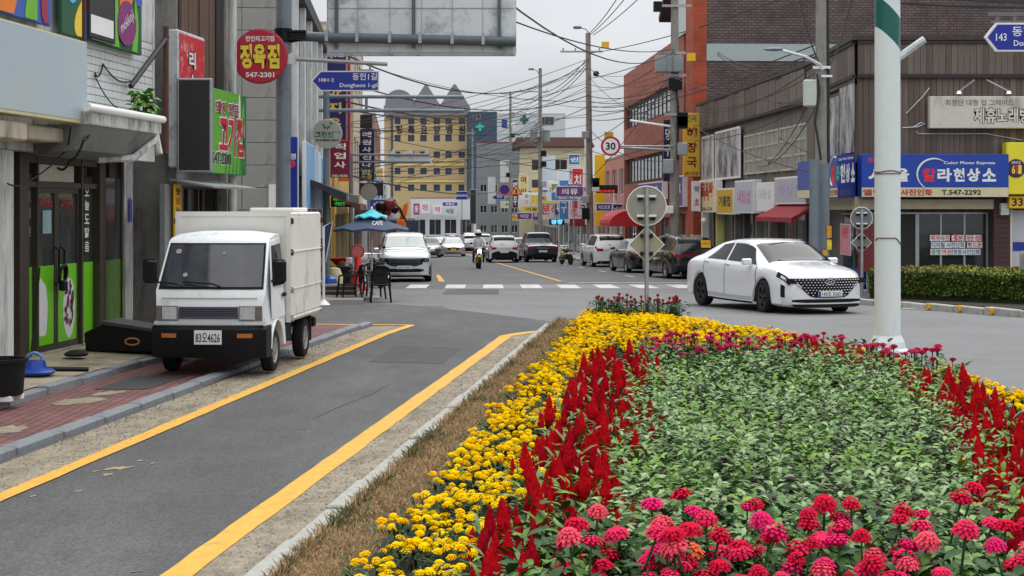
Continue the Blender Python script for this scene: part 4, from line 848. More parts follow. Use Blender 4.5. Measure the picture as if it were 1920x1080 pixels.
fpart('shutter', 1897, 1990, 394, 520, .05, .2, mat('shutter_white', srgb(180, 184, 190), .6, var=.05)); fpart('shutter_band', 1898, 1990, 454, 470, .03, .049, G['blue'])
fpart('post', 1893, 1897, 392, 520, -.06, .2, cream)
# lettering stuck on the window
g = thing('window_lettering', 'pink white and blue stick-on lettering on the photo shop window', 'sign', FF.w(X(1792, 42.4)-9.37, .36, Z(460, 42.4)))
wv = X(1840, 42.4)-X(1744, 42.4)
for k, (parts_, z) in enumerate(((( ('즉석사진', -.32, .36, tred), ('3', -.03, .09, tred), ('분', .08, .1, tred), ('완성', .34, .28, tred)), .2), ((('디지털 사진인화', -.16, .64, mat('print_blue', srgb(40, 100, 160), .5)), ('핸드폰', .36, .27, tred)), .01), ((('증명', -.4, .18, mat('print_sea', srgb(30, 130, 110), .5)), ('여권', -.19, .18, tred), ('명함사진인화', .2, .52, MATS['print_blue'])), -.18))):
    for b, x, ww, m in parts_:
        MB().cb(x*wv-ww*wv/2-.02, x*wv+ww*wv/2+.02, -.012, 0, z-.085, z+.085, .005).build('backing', G['signwhite'], g)
        text(b, m, g, x*wv, -.016, z, ww*wv, .14 if b != '3' else .24, .02)
s = sign_box('window_poster', 'pink sale poster in the angled shop window', FC.w(LC-2.2, .1, 1.15), FC.rz, 1.6, .9, .03, mat('poster_pink', srgb(206, 130, 140), .5, var=.3, scale=3), G['signwhite'], texts=[('사진', 0, .2, .9, .3, tred)])
rwin(FC, (LC-4.2, LC-.5, -.4, Z(400, 42)), 2, 1, y=.38, gm=mat('glass_teal', (.02, .05, .055), .08, var=0)); rpart('fascia', FC, (.5, LC-.05, 2.0, 2.36), -.05, .5, MATS['fascia_cream'])
rpart('blue_skirting', FC, (LC-4.2, LC-.5, -.6, .35), .2, .3, G['blue'])
# roof clutter
t = thing('roof_shrub', 'green weeds growing behind the parapet of the old timber building', 'plant', (10.6, 55, HR))
n = 160; th = NR.uniform(0, 2*PI, n)
LEAF_V, LEAF_F = [(0, 0, 0), (.5, -.22, .06), (1, 0, -.05), (.5, .22, .06)], [(0, 1, 2, 3)]
scatter('leaves', LEAF_V, LEAF_F, np.stack([NR.uniform(-1.0, 1.6, n), NR.uniform(-5, 5, n), NR.uniform(.1, .6, n)], 1), rotmats(th, NR.uniform(-1, 1, n)), NR.uniform(.15, .35, n), mat('leaf_dark', srgb(54, 76, 44), .6, var=.3), parent=t)
for k, (u, v0) in enumerate(((1717, 36), (1752, 36), (1764, 42), (1777, 48), (1793, 38))):
    o = MB().tube([(0, 0, 0), (RN.uniform(-.2, .2), 0, .5), (RN.uniform(-.15, .15), 0, 1.0)], .012, 4).build('rebar', G['rust']); o.location = (X(u, 43), 43, HR+.1); tag(o, 'bare iron rod sticking up from the roof of the timber building', 'iron rod', 'iron rods on the timber roof')
# ---------------------------------------------------- red brick building
FB = FRR(96.5); LB = 26.6
brickr = brickmat('brick_red', srgb(178, 92, 70), srgb(160, 78, 58), srgb(150, 110, 96), .23, .08)
bricko = brickmat('brick_orange', srgb(186, 80, 44), srgb(170, 68, 36), srgb(140, 84, 64), .23, .08)
brickd = brickmat('brick_dark', srgb(116, 98, 95), srgb(94, 82, 81), srgb(70, 60, 58), .3, .12, bump=.8, mort=.02, axis='yz')
BB = thing('brick_building', 'tall red brick building with bands of windows and a dark side wall', 'building', FB.o, FB.rz)
HB = 10.3
def band_ops(v0a, v1a, ua=1173, ub=1243):
    return None
x2 = FB.fp(1255, HV, 0)[0]; zt0, zt1 = FB.fp(1173, 244, 0)[1], FB.fp(1173, 202, 0)[1]; zl0, zl1 = FB.fp(1173, 346, 0)[1], FB.fp(1173, 300, 0)[1]
ops = []
for z0, z1 in ((zt0, zt1), (zl0, zl1)): ops.append((.35, x2+3.2, z0, z1))
ops.append((LB-3.3, LB-2.1, 3.5, 11.2))
ops += [(.5, 6, -2, 1.6), (7, 13, -2, 1.6), (14, 20, -2, 1.6), (21, LB-.6, -2, 1.8)]
w = MB(); wall_grid(w, 0, LB-2.0, -4, HB, ops, d=.35); w.quad((0, 0, -4), (0, 0, HB), (0, 12, HB), (0, 12, -4)); w.bx(.002, LB-.4, .6, 12, -4, HB-.01)
w.build('wall', brickr, BB, fix=False)
w = MB(); w.bx(LB-2.0, LB, -.12, .5, -4, 14); w.build('corner_pier', bricko, BB, fix=False)
MB().bx(LB-.42, LB-.02, .5, 18, -4, 14).build('side_wall', brickd, BB, fix=False)
MB().bx(LB-.02, LB+.02, .5, 14.6, Z(114, 70)-.0, Z(82, 70)).build('concrete_band', mat('band_pale', srgb(170, 182, 180), .8, var=.06), BB, fix=False)
MB().prism([(LB-6.5, HB-.02), (LB-2.02, HB-.02), (LB-2.02, 14), (LB-3, 14.2)], -.05, .4).build('gable', mat('gable_white', srgb(196, 200, 196), .8, var=.06), BB)
MB().prism([(LB-8, HB+1.1), (LB-3, 14.3), (LB-2.9, 14.6), (LB-8.2, HB+1.35)], -.5, .5).build('gable_eave', MATS['dark_parapet'], BB)
for o in ops[:2]: window(BB, *o, 15, 1, y=.25, fm=G['txtblack'], gm=G['glass_grey'], fw=.16)
window(BB, *ops[2], 1, 6, y=.25, fm=G['blackp'], gm=G['glass_grey'], fw=.12)
for o in ops[3:]: window(BB, *o, 4, 1, y=.25, fm=G['steel'])
t = thing('roof_tank_shed', 'grey slatted roof shed above the red brick building', 'roof shed', FB.w(17, 3, HB), FB.rz)
MB().prism([(-3, .6), (2.6, 1.0), (2.2, 2.3), (-2.6, 1.9)], -2, 2).build('roof', mat('shed_grey', srgb(120, 124, 132), .6, var=.12, stretch=(1, 1, 6)), t)
for a in (-2, 1.8): MB().bx(a, a+.15, -1.5, -1.3, 0, .95).build('leg', G['steel'], t, fix=False)
MB().bx(0, 1.2, 0, 8, -4, 14.5).build('cream_tower', mat('tower_cream', srgb(206, 200, 186), .8, var=.08, dirt=(srgb(150, 142, 130), .3, 2, (1, 1, .4))))
o = bpy.data.objects['cream_tower']; o.location = (X(1545, 71), 71, 0); tag(o, 'narrow cream tower wall behind the old timber building', 'building')
# signs on the brick building
s = vsign('vertical_sign', 'yellow vertical restaurant sign with dark red characters', 1281, 1312, 212, 331, 68.6, mat('sign_amber', srgb(226, 176, 40), .45, var=.06), '해장국', mat('print_wine', srgb(120, 14, 34), .5, var=0), top=.55, extra=[('진짜', 0, .085, .6, .32, mat('print_olive', srgb(90, 130, 70), .5)), ('547-0747', 0, .955, .85, .16, MATS['print_wine'])])
s = vsign('vertical_sign', 'dark blue vertical sign behind the concrete pole', 1244, 1259, 225, 340, 74, navy, '당구장', G['signwhite'], d=.3)
def fasc(name, label, fr, u0, u1, v0, v1, face, body, tm, off=.25, d=.3):
    r = on(fr, u0, u1, v0, v1, off); sg(name, label, fr, r, face, [(body, 0, 0, (r[1]-r[0])*.7, (r[3]-r[2])*.55, tm, .03)] if body else (), d=d)
viol = mat('sign_violet', srgb(70, 66, 150), .4, var=.06)
fasc('shop_sign', 'violet fascia sign along the brick building', FB, 1200, 1245, 342, 374, viol, '노래연습장', G['signwhite'])
fasc('shop_sign', 'violet sign with white characters by the concrete pole', FB, 1262, 1284, 330, 388, viol, '당구', G['signwhite'])
t = thing('awning', 'bright red half round awning in front of the brick building', 'awning', FB.w(2.5, 0, 0), FB.rz)
MB().prism([(-.02, 2.0)]+[(-1.8*math.sin(a), 1.15+.85*math.cos(a)) for a in np.linspace(.1, 1.57, 7)]+[(-1.8, 1.0), (-.02, 1.0)], 0, 5.5, plane='yz').build('canvas', mat('awning_bright', srgb(190, 30, 40), .6, var=.05), t)
s = sign_box('shop_sign', 'small oblong sign with a blue and a red word at the brick corner', (X(1305, 67), 67, Z(368, 67)), 0, .34, 1.3, .5, G['signwhite'], G['signwhite'], texts=[('약', 0, .3, .22, .3, G['blue'], .03), ('초', 0, -.25, .22, .3, G['signred'], .03)])
MB().lathe([(.01, -.14), (.1, -.1), (.14, 0), (.1, .1), (.01, .14)], n=12).build('globe_lamp', G['signwhite'], smooth=True); o = bpy.data.objects['globe_lamp']; o.location = (X(1320, 66), 66, Z(414, 66)); tag(o, 'round white globe lamp on the brick corner', 'lamp')
# ---------------------------------------------------- smaller buildings beyond the brick one
row_building(98, 116, 5.4, .4, 'row_building', 'pinkish low building past the red brick one', mat('wall_pink', srgb(190, 130, 120), .85, var=.1), 2, 4, side='R')
row_building(116.4, 150, 3.6, .2, 'row_building', 'low shop row with pale fronts on the right', MATS['wall_white'], 1, 7, side='R')
row_building(150.4, 186, 3.9, .2, 'row_building', 'low shop row further along the right', G['conc'], 1, 8, side='R')
fr = Frame(X(975, 187), 187, 0)
bc = box_building(fr, 'cream_building', 'cream building with a brown tiled eave facing the junction', X(1098, 187)-X(975, 187), 14, Z(277, 187), mat('wall_cream', srgb(206, 197, 164), .85, var=.06, dirt=(srgb(180, 166, 124), .25, 2, (1, 1, .4))), [(a, a+1.7, z, z+1.3) for a in (1.4, 4.0) for z in (4.2, 6.6)], win=dict(fm=G['signback']), roofm=mat('eave_brown', srgb(104, 76, 72), .8, var=.15))
MB().prism([(-1, .1), (9, .1), (8.4, 1.2), (-.4, 1.2)], -1, 14).build('tiled_eave', MATS['eave_brown'], bc, loc=(0, 0, Z(277, 187)+.02))
fr = Frame(X(893, 205), 205, 0)
box_building(fr, 'grey_building', 'grey corrugated building with a dark red roof edge', X(976, 205)-X(893, 205), 12, Z(268, 205), mat('corrugated_grey', srgb(132, 138, 142), .6, .2, var=.12, stretch=(.3, 1, 8)), [(a, a+.9, z, z+1.0) for a in (.5, 1.9, 3.3, 4.6) for z in (-1.2, 1.4, 4.2)], roofm=mat('roof_red', srgb(112, 40, 48), .7))
fr = Frame(X(930, 340), 340, 0)
wb = box_building(fr, 'white_block', 'white block with a dark green cross on its wall, far off', X(1060, 340)-X(930, 340), 14, Z(214, 340), mat('wall_far_white', srgb(196, 202, 204), .85, var=.04), [])
cr = MB(); cx, cz_ = X(983, 340)-X(930, 340), Z(224, 340); cr.bx(cx-.9, cx+.9, -.2, 0, cz_-.35, cz_+.35).bx(cx-.32, cx+.32, -.21, 0, cz_-.95, cz_+.95); cr.build('cross_emblem', mat('cross_dark_green', srgb(28, 78, 76), .5), wb, fix=False)
window(wb, cx+3.5, cx+6.5, cz_-1.2, cz_+.6, 3, 1, y=-.1, fm=G['signback'])
# ---------------------------------------------------- the hospital closing the street
YH = 300; fr = Frame(X(737, YH), YH, 0); hw = lambda u: X(u, YH)-X(737, YH)
hosp = mat('wall_hospital', srgb(194, 170, 124), .85, var=.06, dirt=(srgb(184, 150, 92), .2, 1.5, (1, 1, .3)))
ops = []
for j, v in enumerate((221, 253, 284, 315, 346)):
    for i, u in enumerate((740, 765, 788, 813, 835, 860)): ops.append((hw(u), hw(u+(12 if i else 11)), Z(v+12, YH), Z(v, YH)))
HO = box_building(fr, 'hospital', 'tan hospital with grey gabled roof ornaments closing the street', hw(876), 16, Z(217, YH), hosp, ops, z0=-6, wd=.3, win=dict(fm=mat('frame_navy', srgb(50, 66, 96), .5), gm=mat('glass_blue', srgb(40, 62, 92), .15, var=.2)), roofm=mat('roof_slate', srgb(126, 128, 132), .7, var=.1))
MB().bx(hw(737)-.3, hw(737)-.01, -.1, 15, -6, Z(218, YH)).build('corner_strip', mat('strip_slate', srgb(66, 80, 100), .6), HO, fix=False)
for v in (308, 339, 300): MB().bx(hw(741), hw(873), -.25, -.01, Z(v, YH)-.25, Z(v, YH)).build('ledge', mat('ledge_sand', srgb(234, 206, 136), .8), HO, fix=False)
for c, u in zip('청록요양병원', (747, 770, 794, 818, 841, 865)): text(c, mat('print_violet', srgb(52, 30, 60), .5), HO, hw(u+1), -.06, Z(243, YH), 1.3, 1.7, .04)
slate = MATS['roof_slate']
MB().bx(hw(720), hw(878), -.6, 15, Z(217, YH)+.02, Z(198, YH)).build('parapet', slate, HO, fix=False)
MB().prism([(hw(722), Z(198, YH)+.02), (hw(774), Z(198, YH)+.02)]+[(hw(748)+hw(763)*math.cos(t)*.98, Z(190, YH)+2.3*math.sin(t)) for t in np.linspace(.1, PI-.1, 9)], 0, 10).build('dome', slate, HO)
for u0, u1, v in ((770, 826, 158), (824, 880, 157)):
    MB().prism([(hw(u0), Z(198, YH)+.03), (hw(u1), Z(198, YH)+.03), (hw((u0+u1)/2+2), Z(v, YH)), (hw((u0+u1)/2-2), Z(v, YH))], .3+u0*.001, 8).build('gable', slate, HO)
MB().bx(hw(720), hw(736)-.3, .5, 12, -6, Z(219, YH)).build('side_wing', hosp, HO, fix=False)
fr = Frame(X(877, 296), 296, 0)
bw2 = box_building(fr, 'slate_block', 'slate blue block with a green cross beside the hospital', X(931, 296)-X(877, 296), 12, Z(210, 296), mat('wall_slate_blue', srgb(62, 80, 98), .7, var=.06), [(1.0, 2.4, Z(223, 296), Z(214, 296))])
cx, cz_ = X(900, 296)-X(877, 296), Z(238, 296); cr = MB(); cr.bx(cx-.8, cx+.8, -.2, 0, cz_-.28, cz_+.28).bx(cx-.28, cx+.28, -.21, 0, cz_-.8, cz_+.8); cr.build('cross_emblem', mat('cross_green', srgb(60, 186, 160), .5), bw2, fix=False)
# shops across the end of the street
fr = Frame(X(770, 250), 250, 0)
es = box_building(fr, 'end_shop_row', 'row of white shops across the far end of the street', X(905, 250)-X(770, 250), 8, Z(372, 250), MATS['wall_white'], [(a, a+1.9, -2.3, .2) for a in (.5, 3.0, 5.5, 8.0)], z0=-6, roofm=mat('roof_rust', srgb(140, 74, 64), .8))
for k, (u0, u1, v0, v1, c, b, lb) in enumerate(((775, 787, 381, 403, (150, 60, 110), '옷', 'magenta shop sign at the end of the street'), (789, 806, 378, 400, (220, 222, 220), '마트', 'white and green shop sign at the end of the street'), (812, 829, 384, 402, (226, 224, 222), '약', 'white pharmacy sign with a red character at the far end'), (830, 858, 379, 386, (44, 60, 150), '부동산', 'blue strip sign at the far end'), (831, 856, 388, 404, (200, 206, 206), '식당', 'pale grey shop sign at the far end'))):
    sign_box('shop_sign', lb, (X((u0+u1)/2, 248), 248, Z((v0+v1)/2, 248)), 0, (u1-u0)/FPX*248, (v1-v0)/FPX*248, .3, mat('far_sign_%d' % k, srgb(*c), .5, var=.06), G['signwhite'], texts=[(b, 0, 0, (u1-u0)/FPX*248*.6, (v1-v0)/FPX*248*.6, tred if k in (2, 1) else G['signwhite'] if k in (0, 3) else G['txtblack'], .03)])
# more buildings and signboards of the far right side
for k, (u0, u1, v0, v1, Y, c, b, lb) in enumerate((
        (1011, 1041, 292, 372, 150, (196, 206, 218), '', 'tall pale blue blank banner sign on the right'), (1043, 1068, 318, 372, 152, (206, 214, 222), '', 'second pale blank banner beside the tall one'),
        (1066, 1087, 289, 309, 128, (30, 110, 180), '원', 'square blue clinic sign above the street'), (1066, 1088, 312, 342, 128, (180, 190, 206), '한의원', 'tall pale clinic sign under the blue one'),
        (1010, 1052, 374, 412, 140, (206, 200, 200), '분식', 'wide whitish shop sign on the right'), (1056, 1066, 372, 408, 130, (90, 100, 170), '치과', 'narrow blue dental sign'), (1067, 1092, 360, 408, 126, (206, 160, 160), '치킨', 'pink and grey chicken shop sign'),
        (1115, 1134, 290, 424, 106, (236, 186, 20), '', 'very tall plain yellow sign column'), (1133, 1150, 247, 260, 92, (230, 180, 30), '', 'small yellow sign board behind the speed limit disc'), (1096, 1110, 260, 352, 112, (196, 198, 200), '', 'tall pale pillar sign behind the concrete pole'),
        (1117, 1148, 381, 396, 100, (70, 50, 130), '치킨호프', 'violet light board with pink dots'), (1148, 1168, 382, 402, 96, (24, 34, 90), '낚시', 'dark blue sign beside the red awning'), (1150, 1170, 355, 382, 104, (196, 200, 206), '꽃', 'white sign with a grey flower drawing'),
        (973, 990, 326, 394, 172, (222, 196, 130), '여인숙', 'tan vertical inn sign'), (915, 929, 332, 382, 196, (200, 208, 212), '', 'pale vertical sign far along the right'), (938, 955, 300, 342, 190, (214, 216, 218), '', 'white stacked signs on the far pole'), (881, 893, 355, 420, 215, (52, 52, 56), '', 'dark vertical sign at the far right end'), (960, 972, 336, 390, 176, (66, 40, 70), '맥주', 'dark plum vertical beer sign'), (1103, 1114, 398, 424, 100, (60, 90, 140), '', 'slim blue sign by the concrete pole'), (1174, 1182, 384, 408, 90, (196, 30, 44), '', 'slim red sign with white dots'))):
    s = sign_box('shop_sign', lb, (X((u0+u1)/2, Y), Y, Z((v0+v1)/2, Y)), 0, (u1-u0)/FPX*Y, (v1-v0)/FPX*Y, .3, mat('street_sign_%d' % k, srgb(*c), .5, var=.08, scale=1.5), G['signwhite'] if k not in (7,) else MATS.get('street_sign_7', G['yellow']), rim=.04)
    if b:
        h = (v1-v0)/FPX*Y; ww = (u1-u0)/FPX*Y; tm = [G['signwhite'], navy, tred, G['txtblack']][1 if k in (3,) else 2 if k in (4, 6) else 0 if sum(c) < 330 else 3]
        if h > ww*1.4:
            for i, ch in enumerate(b): text(ch, tm, s, 0, -.16, h/2-h*(i+.5)/len(b), ww*.6, h/len(b)*.6, .02)
        else: text(b, tm, s, 0, -.16, 0, ww*.75, h*.5, .02)
words_ = '식당 약국 미용 안경 꽃집 은행 분식 서점 문구 치과 커피 사진 의류 수선 전자 가구'.split(); pal = [(210, 212, 214), (52, 64, 150), (196, 40, 50), (226, 190, 60), (40, 44, 52), (96, 150, 90), (206, 160, 176), (226, 224, 210), (110, 60, 130), (70, 130, 190)]
for k in range(46):
    left = k % 5 == 0; Y = RN.uniform(112, 235); Y = RN.uniform(100, 215) if left else Y; c = pal[RN.randrange(10)]; v_ = RN.random() < .55; wv, h = (RN.uniform(.6, .9), RN.uniform(1.6, 3.4)) if v_ else (RN.uniform(1.4, 2.8), RN.uniform(.6, .95)); wi = RN.randrange(16); b = words_[wi]
    xx_ = lf(Y)+.3+wv/2 if left else 8.3-.05*(Y-70)-.1-wv/2-RN.uniform(0, .7); z = gz(Y)+RN.uniform(3.0, 5.6)+h*.2
    s = sign_box('street_sign', '%s %s %s sign among crowded signs on the %s of the far street' % ('tall' if v_ else 'wide', ['white', 'blue', 'red', 'yellow', 'black', 'green', 'pink', 'cream', 'violet', 'sky blue'][pal.index(c)], 'restaurant,pharmacy,hairdresser,optician,florist,bank,snack bar,bookshop,stationery,dentist,coffee,photo,clothing,repair,electronics,furniture'.split(',')[wi], 'left' if left else 'right'), (xx_, Y, z), 0, wv, h, .3, mat('crowd_sign_%d' % pal.index(c), srgb(*c), .5, var=.12, scale=1.5), G['signwhite'], group='crowded shop signs up the street', rim=.04)
    tm = G['signwhite'] if sum(c) < 440 else [G['txtblack'], tred, navy][k % 3]
    if v_: [text(ch, tm, s, 0, -.16, h*(.2-.4*i), wv*.6, h*.28, .02) for i, ch in enumerate(b)]
    else: text(b, tm, s, 0, -.16, 0, wv*.6, h*.55, .02)
t = thing('awning', 'dark red awning strip on the right shop row', 'awning', (X(1068, 124), 124, 0)); MB().bx(0, 1.4, -.6, 0, Z(424, 124), Z(410, 124)).build('canvas', MATS['awning_red'], t, fix=False)
s = sign_box('light_box_sign', 'lit cyan shop sign in a black box on the right', (X(1044, 132), 132, Z(416, 132)), 0, 1.3, .5, .3, G['blackboard'], G['blackp'], texts=[('광장', 0, 0, 1.0, .4, mat('neon_cyan', (.1, .5, .8), .4, var=0, emit=1.5), .03)])
# ================================================================== POLES, SIGNS, WIRES
def post_at(name, label, u, Y, ztop, r0, r1, m, cat='pole', lean=0, zb=None, n=16):
    z0 = gz(Y)+.0 if zb is None else zb
    t = thing(name, label, cat, (X(u, Y), Y, z0)); MB().cyl((0, 0, 0), (lean, 0, ztop-z0), r0, r1, n).build('shaft', m, t, smooth=True); return t
# big steel pole with the gantry arm carrying a road sign seen from behind
YP = 27.6; gp = post_at('sign_gantry', 'thick grey steel pole with a long arm holding a road sign seen from behind', 531, YP, 8.2, .135, .13, G['polegrey'], 'sign gantry', zb=.03)
px = X(531, YP); zr = lambda v: Z(v, YP)-.03; xr = lambda u, Y=YP: X(u, Y)-px
MB().tube([(0, 0, zr(65)), (xr(600), 0, zr(70)), (xr(967), 0, zr(78))], .088, 12).build('arm', mat('arm_grey', srgb(84, 94, 100), .5, .15, var=.1), gp, smooth=True)
cm = MB(); cm.cyl((0, 0, zr(80)), (0, 0, zr(54)), .16, n=16); [cm.bx(.1, .42, -.14, .14, zr(v)-.02, zr(v)+.02) for v in (60, 66, 74)]; cm.prism([(.14, zr(57)), (.5, zr(66)), (.5, zr(74)), (.14, zr(80))], -.03, .03); cm.build('clamp', G['blackp'], gp)
sb = grp('sign_back_panel', gp, (0, 0, 0)); a, b = xr(611), xr(968); z0 = zr(104)
zt = zr(-60); MB().cb(a, b, .12, .17, z0, zt, .03).build('panel', G['signback'], sb, fix=False)
upr = MB().bx(-.03, .03, .03, .115, z0+.14, zt).mesh('upright'); [link('upright', upr, MATS['arm_grey'], sb, loc=(x, 0, 0)) for x in (xr(630), xr(775), xr(936))]
fr_ = MB(); [fr_.bx(x-.006, x+.006, .108, .119, z0+.04, zt) for x in (xr(670), xr(730), xr(790), xr(848), xr(905))]; fr_.bx(a+.04, b-.04, .105, .119, z0+.05, z0+.07); fr_.bx(a+.04, b-.04, .105, .119, zr(14), zr(14)+.01); fr_.build('seam_rib', G['steel'], sb, fix=False)
cl_ = MB(); [cl_.bx(xr(u)-.03, xr(u)+.03, -.1, .1, zr(64+(u-600)*.022)-.13, zr(64+(u-600)*.022)+.07) for u in (613, 670, 731, 788, 848, 906)]; cl_.build('clip', G['steel'], gp, fix=False)
# round red butcher's sign on the same pole
t = thing('butcher_sign', 'round red butcher sign with fat yellow characters and a phone number', 'sign', (X(488.5, 27.2), 27.2, Z(106, 27.2)))
R0 = .475
MB().lathe([(.001, -.05), (R0-.02, -.05), (R0, -.035), (R0, .035), (R0-.02, .05), (.001, .05)], n=48, axis='y').build('disc', mat('disc_red', srgb(178, 22, 52), .3, var=.06, scale=2), t, smooth=30)
MB().tube([(R0*1.0*math.cos(a), -.03, R0*math.sin(a)) for a in np.linspace(0, 2*PI, 49)], .012, 5).build('rim', mat('rim_red', srgb(150, 60, 76), .4), t, smooth=True)
for c, x in zip('정육점', (-.245, -.01, .235)):
    text(c, mat('outline_brown', srgb(110, 30, 20), .5), t, x, -.054, .0, .245, .47, .085); text(c, ylw, t, x, -.062, .0, .215, .435, .05)
text('만인의고기집', G['signwhite'], t, 0, -.056, .31, .5, .1, .03); text('547-2301', G['signwhite'], t, 0, -.056, -.325, .5, .09, .03)
MB().prism([(R0-.02, -.12), (R0+.14, -.13), (R0+.2, -.06), (R0+.2, .0), (R0+.1, .1), (R0-.0, .04)], .05, .075).build('bracket', G['signback'], t)
MB().tube([(R0+.15, .06, -.04), (R0+1.75, .06, -.13)], .035, 8).build('bar', mat('bar_pinkgrey', srgb(150, 148, 150), .5, .2), t)
# blue street-name sign
def street_sign(name, label, Y, u0, u1, v0, v1, tip, txts, arm=None):
    wv = (u1-u0)/FPX*Y; h = (v1-v0)/FPX*Y; s = thing(name, label, 'street sign', (X((u0+u1)/2, Y), Y, Z((v0+v1)/2, Y)))
    def shp(k): a, b = wv/2-k, h/2-k; return [(-a+.0+k*.6, 0), (-a+tip, -b), (a, -b), (a, b), (-a+tip, b)]
    MB().prism(shp(0), -.02, .02).build('board', G['signwhite'], s, bevel=.006); MB().prism(shp(.022), -.026, -.0205).build('panel', mat('street_blue', srgb(12, 38, 150), .3, var=.03), s)
    for b, x, z, tw, th in txts: text(b, G['signwhite'], s, x*wv, -.03, z*h, tw*wv, th*h, .012)
    return s, wv, h
s, wv, h = street_sign('street_name_sign', 'blue arrow street name sign pointing left beside the grey pole', 27.4, 583, 711, 133, 171, .16, [('108←2', -.27, .05, .22, .18), ('동헌1길', .29, .22, .36, .36), ('Dongheon 1-gil', .2, -.24, .55, .26)])
MB().bx(.2*wv, .42*wv, -.01, .01, h/2, h/2+.03).bx(.35*wv, .38*wv, -.01, .01, h/2+.03, h/2+.1).build('hanger', G['steel'], s, fix=False)
# second pole: round job-centre disc, twin arms
t = post_at('sign_post', 'grey post with two thin arms behind the round job agency sign', 612, 42, Z(170, 42), .095, .09, G['polegrey'], 'post')
zz = lambda v: Z(v, 42)-gz(42); xx = lambda u: X(u, 42)-X(612, 42)
for v in (181, 207): MB().tube([(xx(598), 0, zz(v)), (xx(870), 0, zz(v+1))], .05, 8).build('arm', G['polegrey'], t, smooth=True)
MB().tube([(xx(687), 0, zz(206)), (xx(687), 0, zz(182))], .04, 6).build('strut', G['polegrey'], t)
t = thing('job_agency_sign', 'round grey job agency sign with green lettering on the thin post', 'sign', (X(614, 41.6), 41.6, Z(251, 41.6)))
MB().lathe([(.001, -.05), (.39, -.05), (.4, -.03), (.4, .03), (.39, .05), (.001, .05)], n=40, axis='y').build('disc', mat('disc_grey', srgb(168, 166, 152), .5, var=.05), t, smooth=30)
text('그린인력', mat('print_pine', srgb(40, 96, 84), .5, var=0), t, 0, -.056, -.02, .66, .17, .03); text('010-8843-5614', G['txtblack'], t, 0, -.056, -.17, .6, .07, .03)
MB().lathe([(.001, -.004), (.035, 0), (.001, .004)], (.1, -.056, .28), 10, 'y').lathe([(.001, -.004), (.03, 0), (.001, .004)], (-.1, -.056, .24), 10, 'y').prism([(-.12, .18), (-.02, .22), (-.05, .12)], -.058, -.052).prism([(.0, .1), (.1, .22), (.03, .2), (-.01, .18)], -.058, -.052).build('emblem', MATS['print_pine'], t)
# third post with ornamental sign backs
t = post_at('sign_post', 'grey post carrying an arm with gable shaped ornamental boards', 658, 62, Z(288, 62), .085, .08, G['polegrey'], 'post')
zz = lambda v: Z(v, 62)-gz(62); xx = lambda u: X(u, 62)-X(658, 62)
for v in (290, 304): MB().tube([(xx(658), 0, zz(v)), (xx(806), 0, zz(v))], .045, 6).build('arm', G['polegrey'], t)
MB().prism([(xx(720), zz(306)), (xx(812), zz(306)), (xx(808), zz(300)), (xx(800), zz(279)), (xx(794), zz(289)), (xx(776), zz(289)), (xx(772), zz(281)), (xx(762), zz(281)), (xx(756), zz(289)), (xx(742), zz(289)), (xx(738), zz(277)), (xx(728), zz(292))], .06, .12).build('ornament_board', G['signback'], t)
t = post_at('sign_post', 'slim post with a round grey sign back near the parasol', 692, 66, Z(352, 66), .04, .04, G['steel'], 'post')
zz = lambda v: Z(v, 66)-gz(66)
MB().lathe([(.001, -.015), (.36, -.015), (.36, .015), (.001, .015)], (0, -.06, zz(360)), 32, 'y').build('disc', G['backgrey'], t)
MB().tube([(-.75, 0, zz(366)), (0, 0, zz(366))], .03, 6).build('arm', G['steel'], t)
led = mat('led_green', (.05, .5, .1), .5, emit=.8); ledr = mat('led_red', (.8, .05, .03), .5, emit=1)
def led_sign(label, u0, u1, v0, v1, Y, tx):
    s = sign_box('led_sign', label, (X((u0+u1)/2, Y), Y, Z((v0+v1)/2, Y)), 0, (u1-u0)/FPX*Y, (v1-v0)/FPX*Y, .2, G['blackboard'], G['blackp'])
    h = (v1-v0)/FPX*Y
    for b, x, z, w_, m in tx: text(b, m, s, x, -.115, z*h, w_, .13, .01)
led_sign('dark LED board with green and red dots on the left pavement', 621, 664, 368, 388, 58, [('어린이보호', -.12, .2, .45, led), ('서행운전', -.1, -.2, .4, led), ('30', .25, -.1, .14, ledr)])
led_sign('dark LED board with a red line beside the concrete pole', 1118, 1158, 347, 362, 93, [('안전운전', 0, -.25, .9, ledr)])
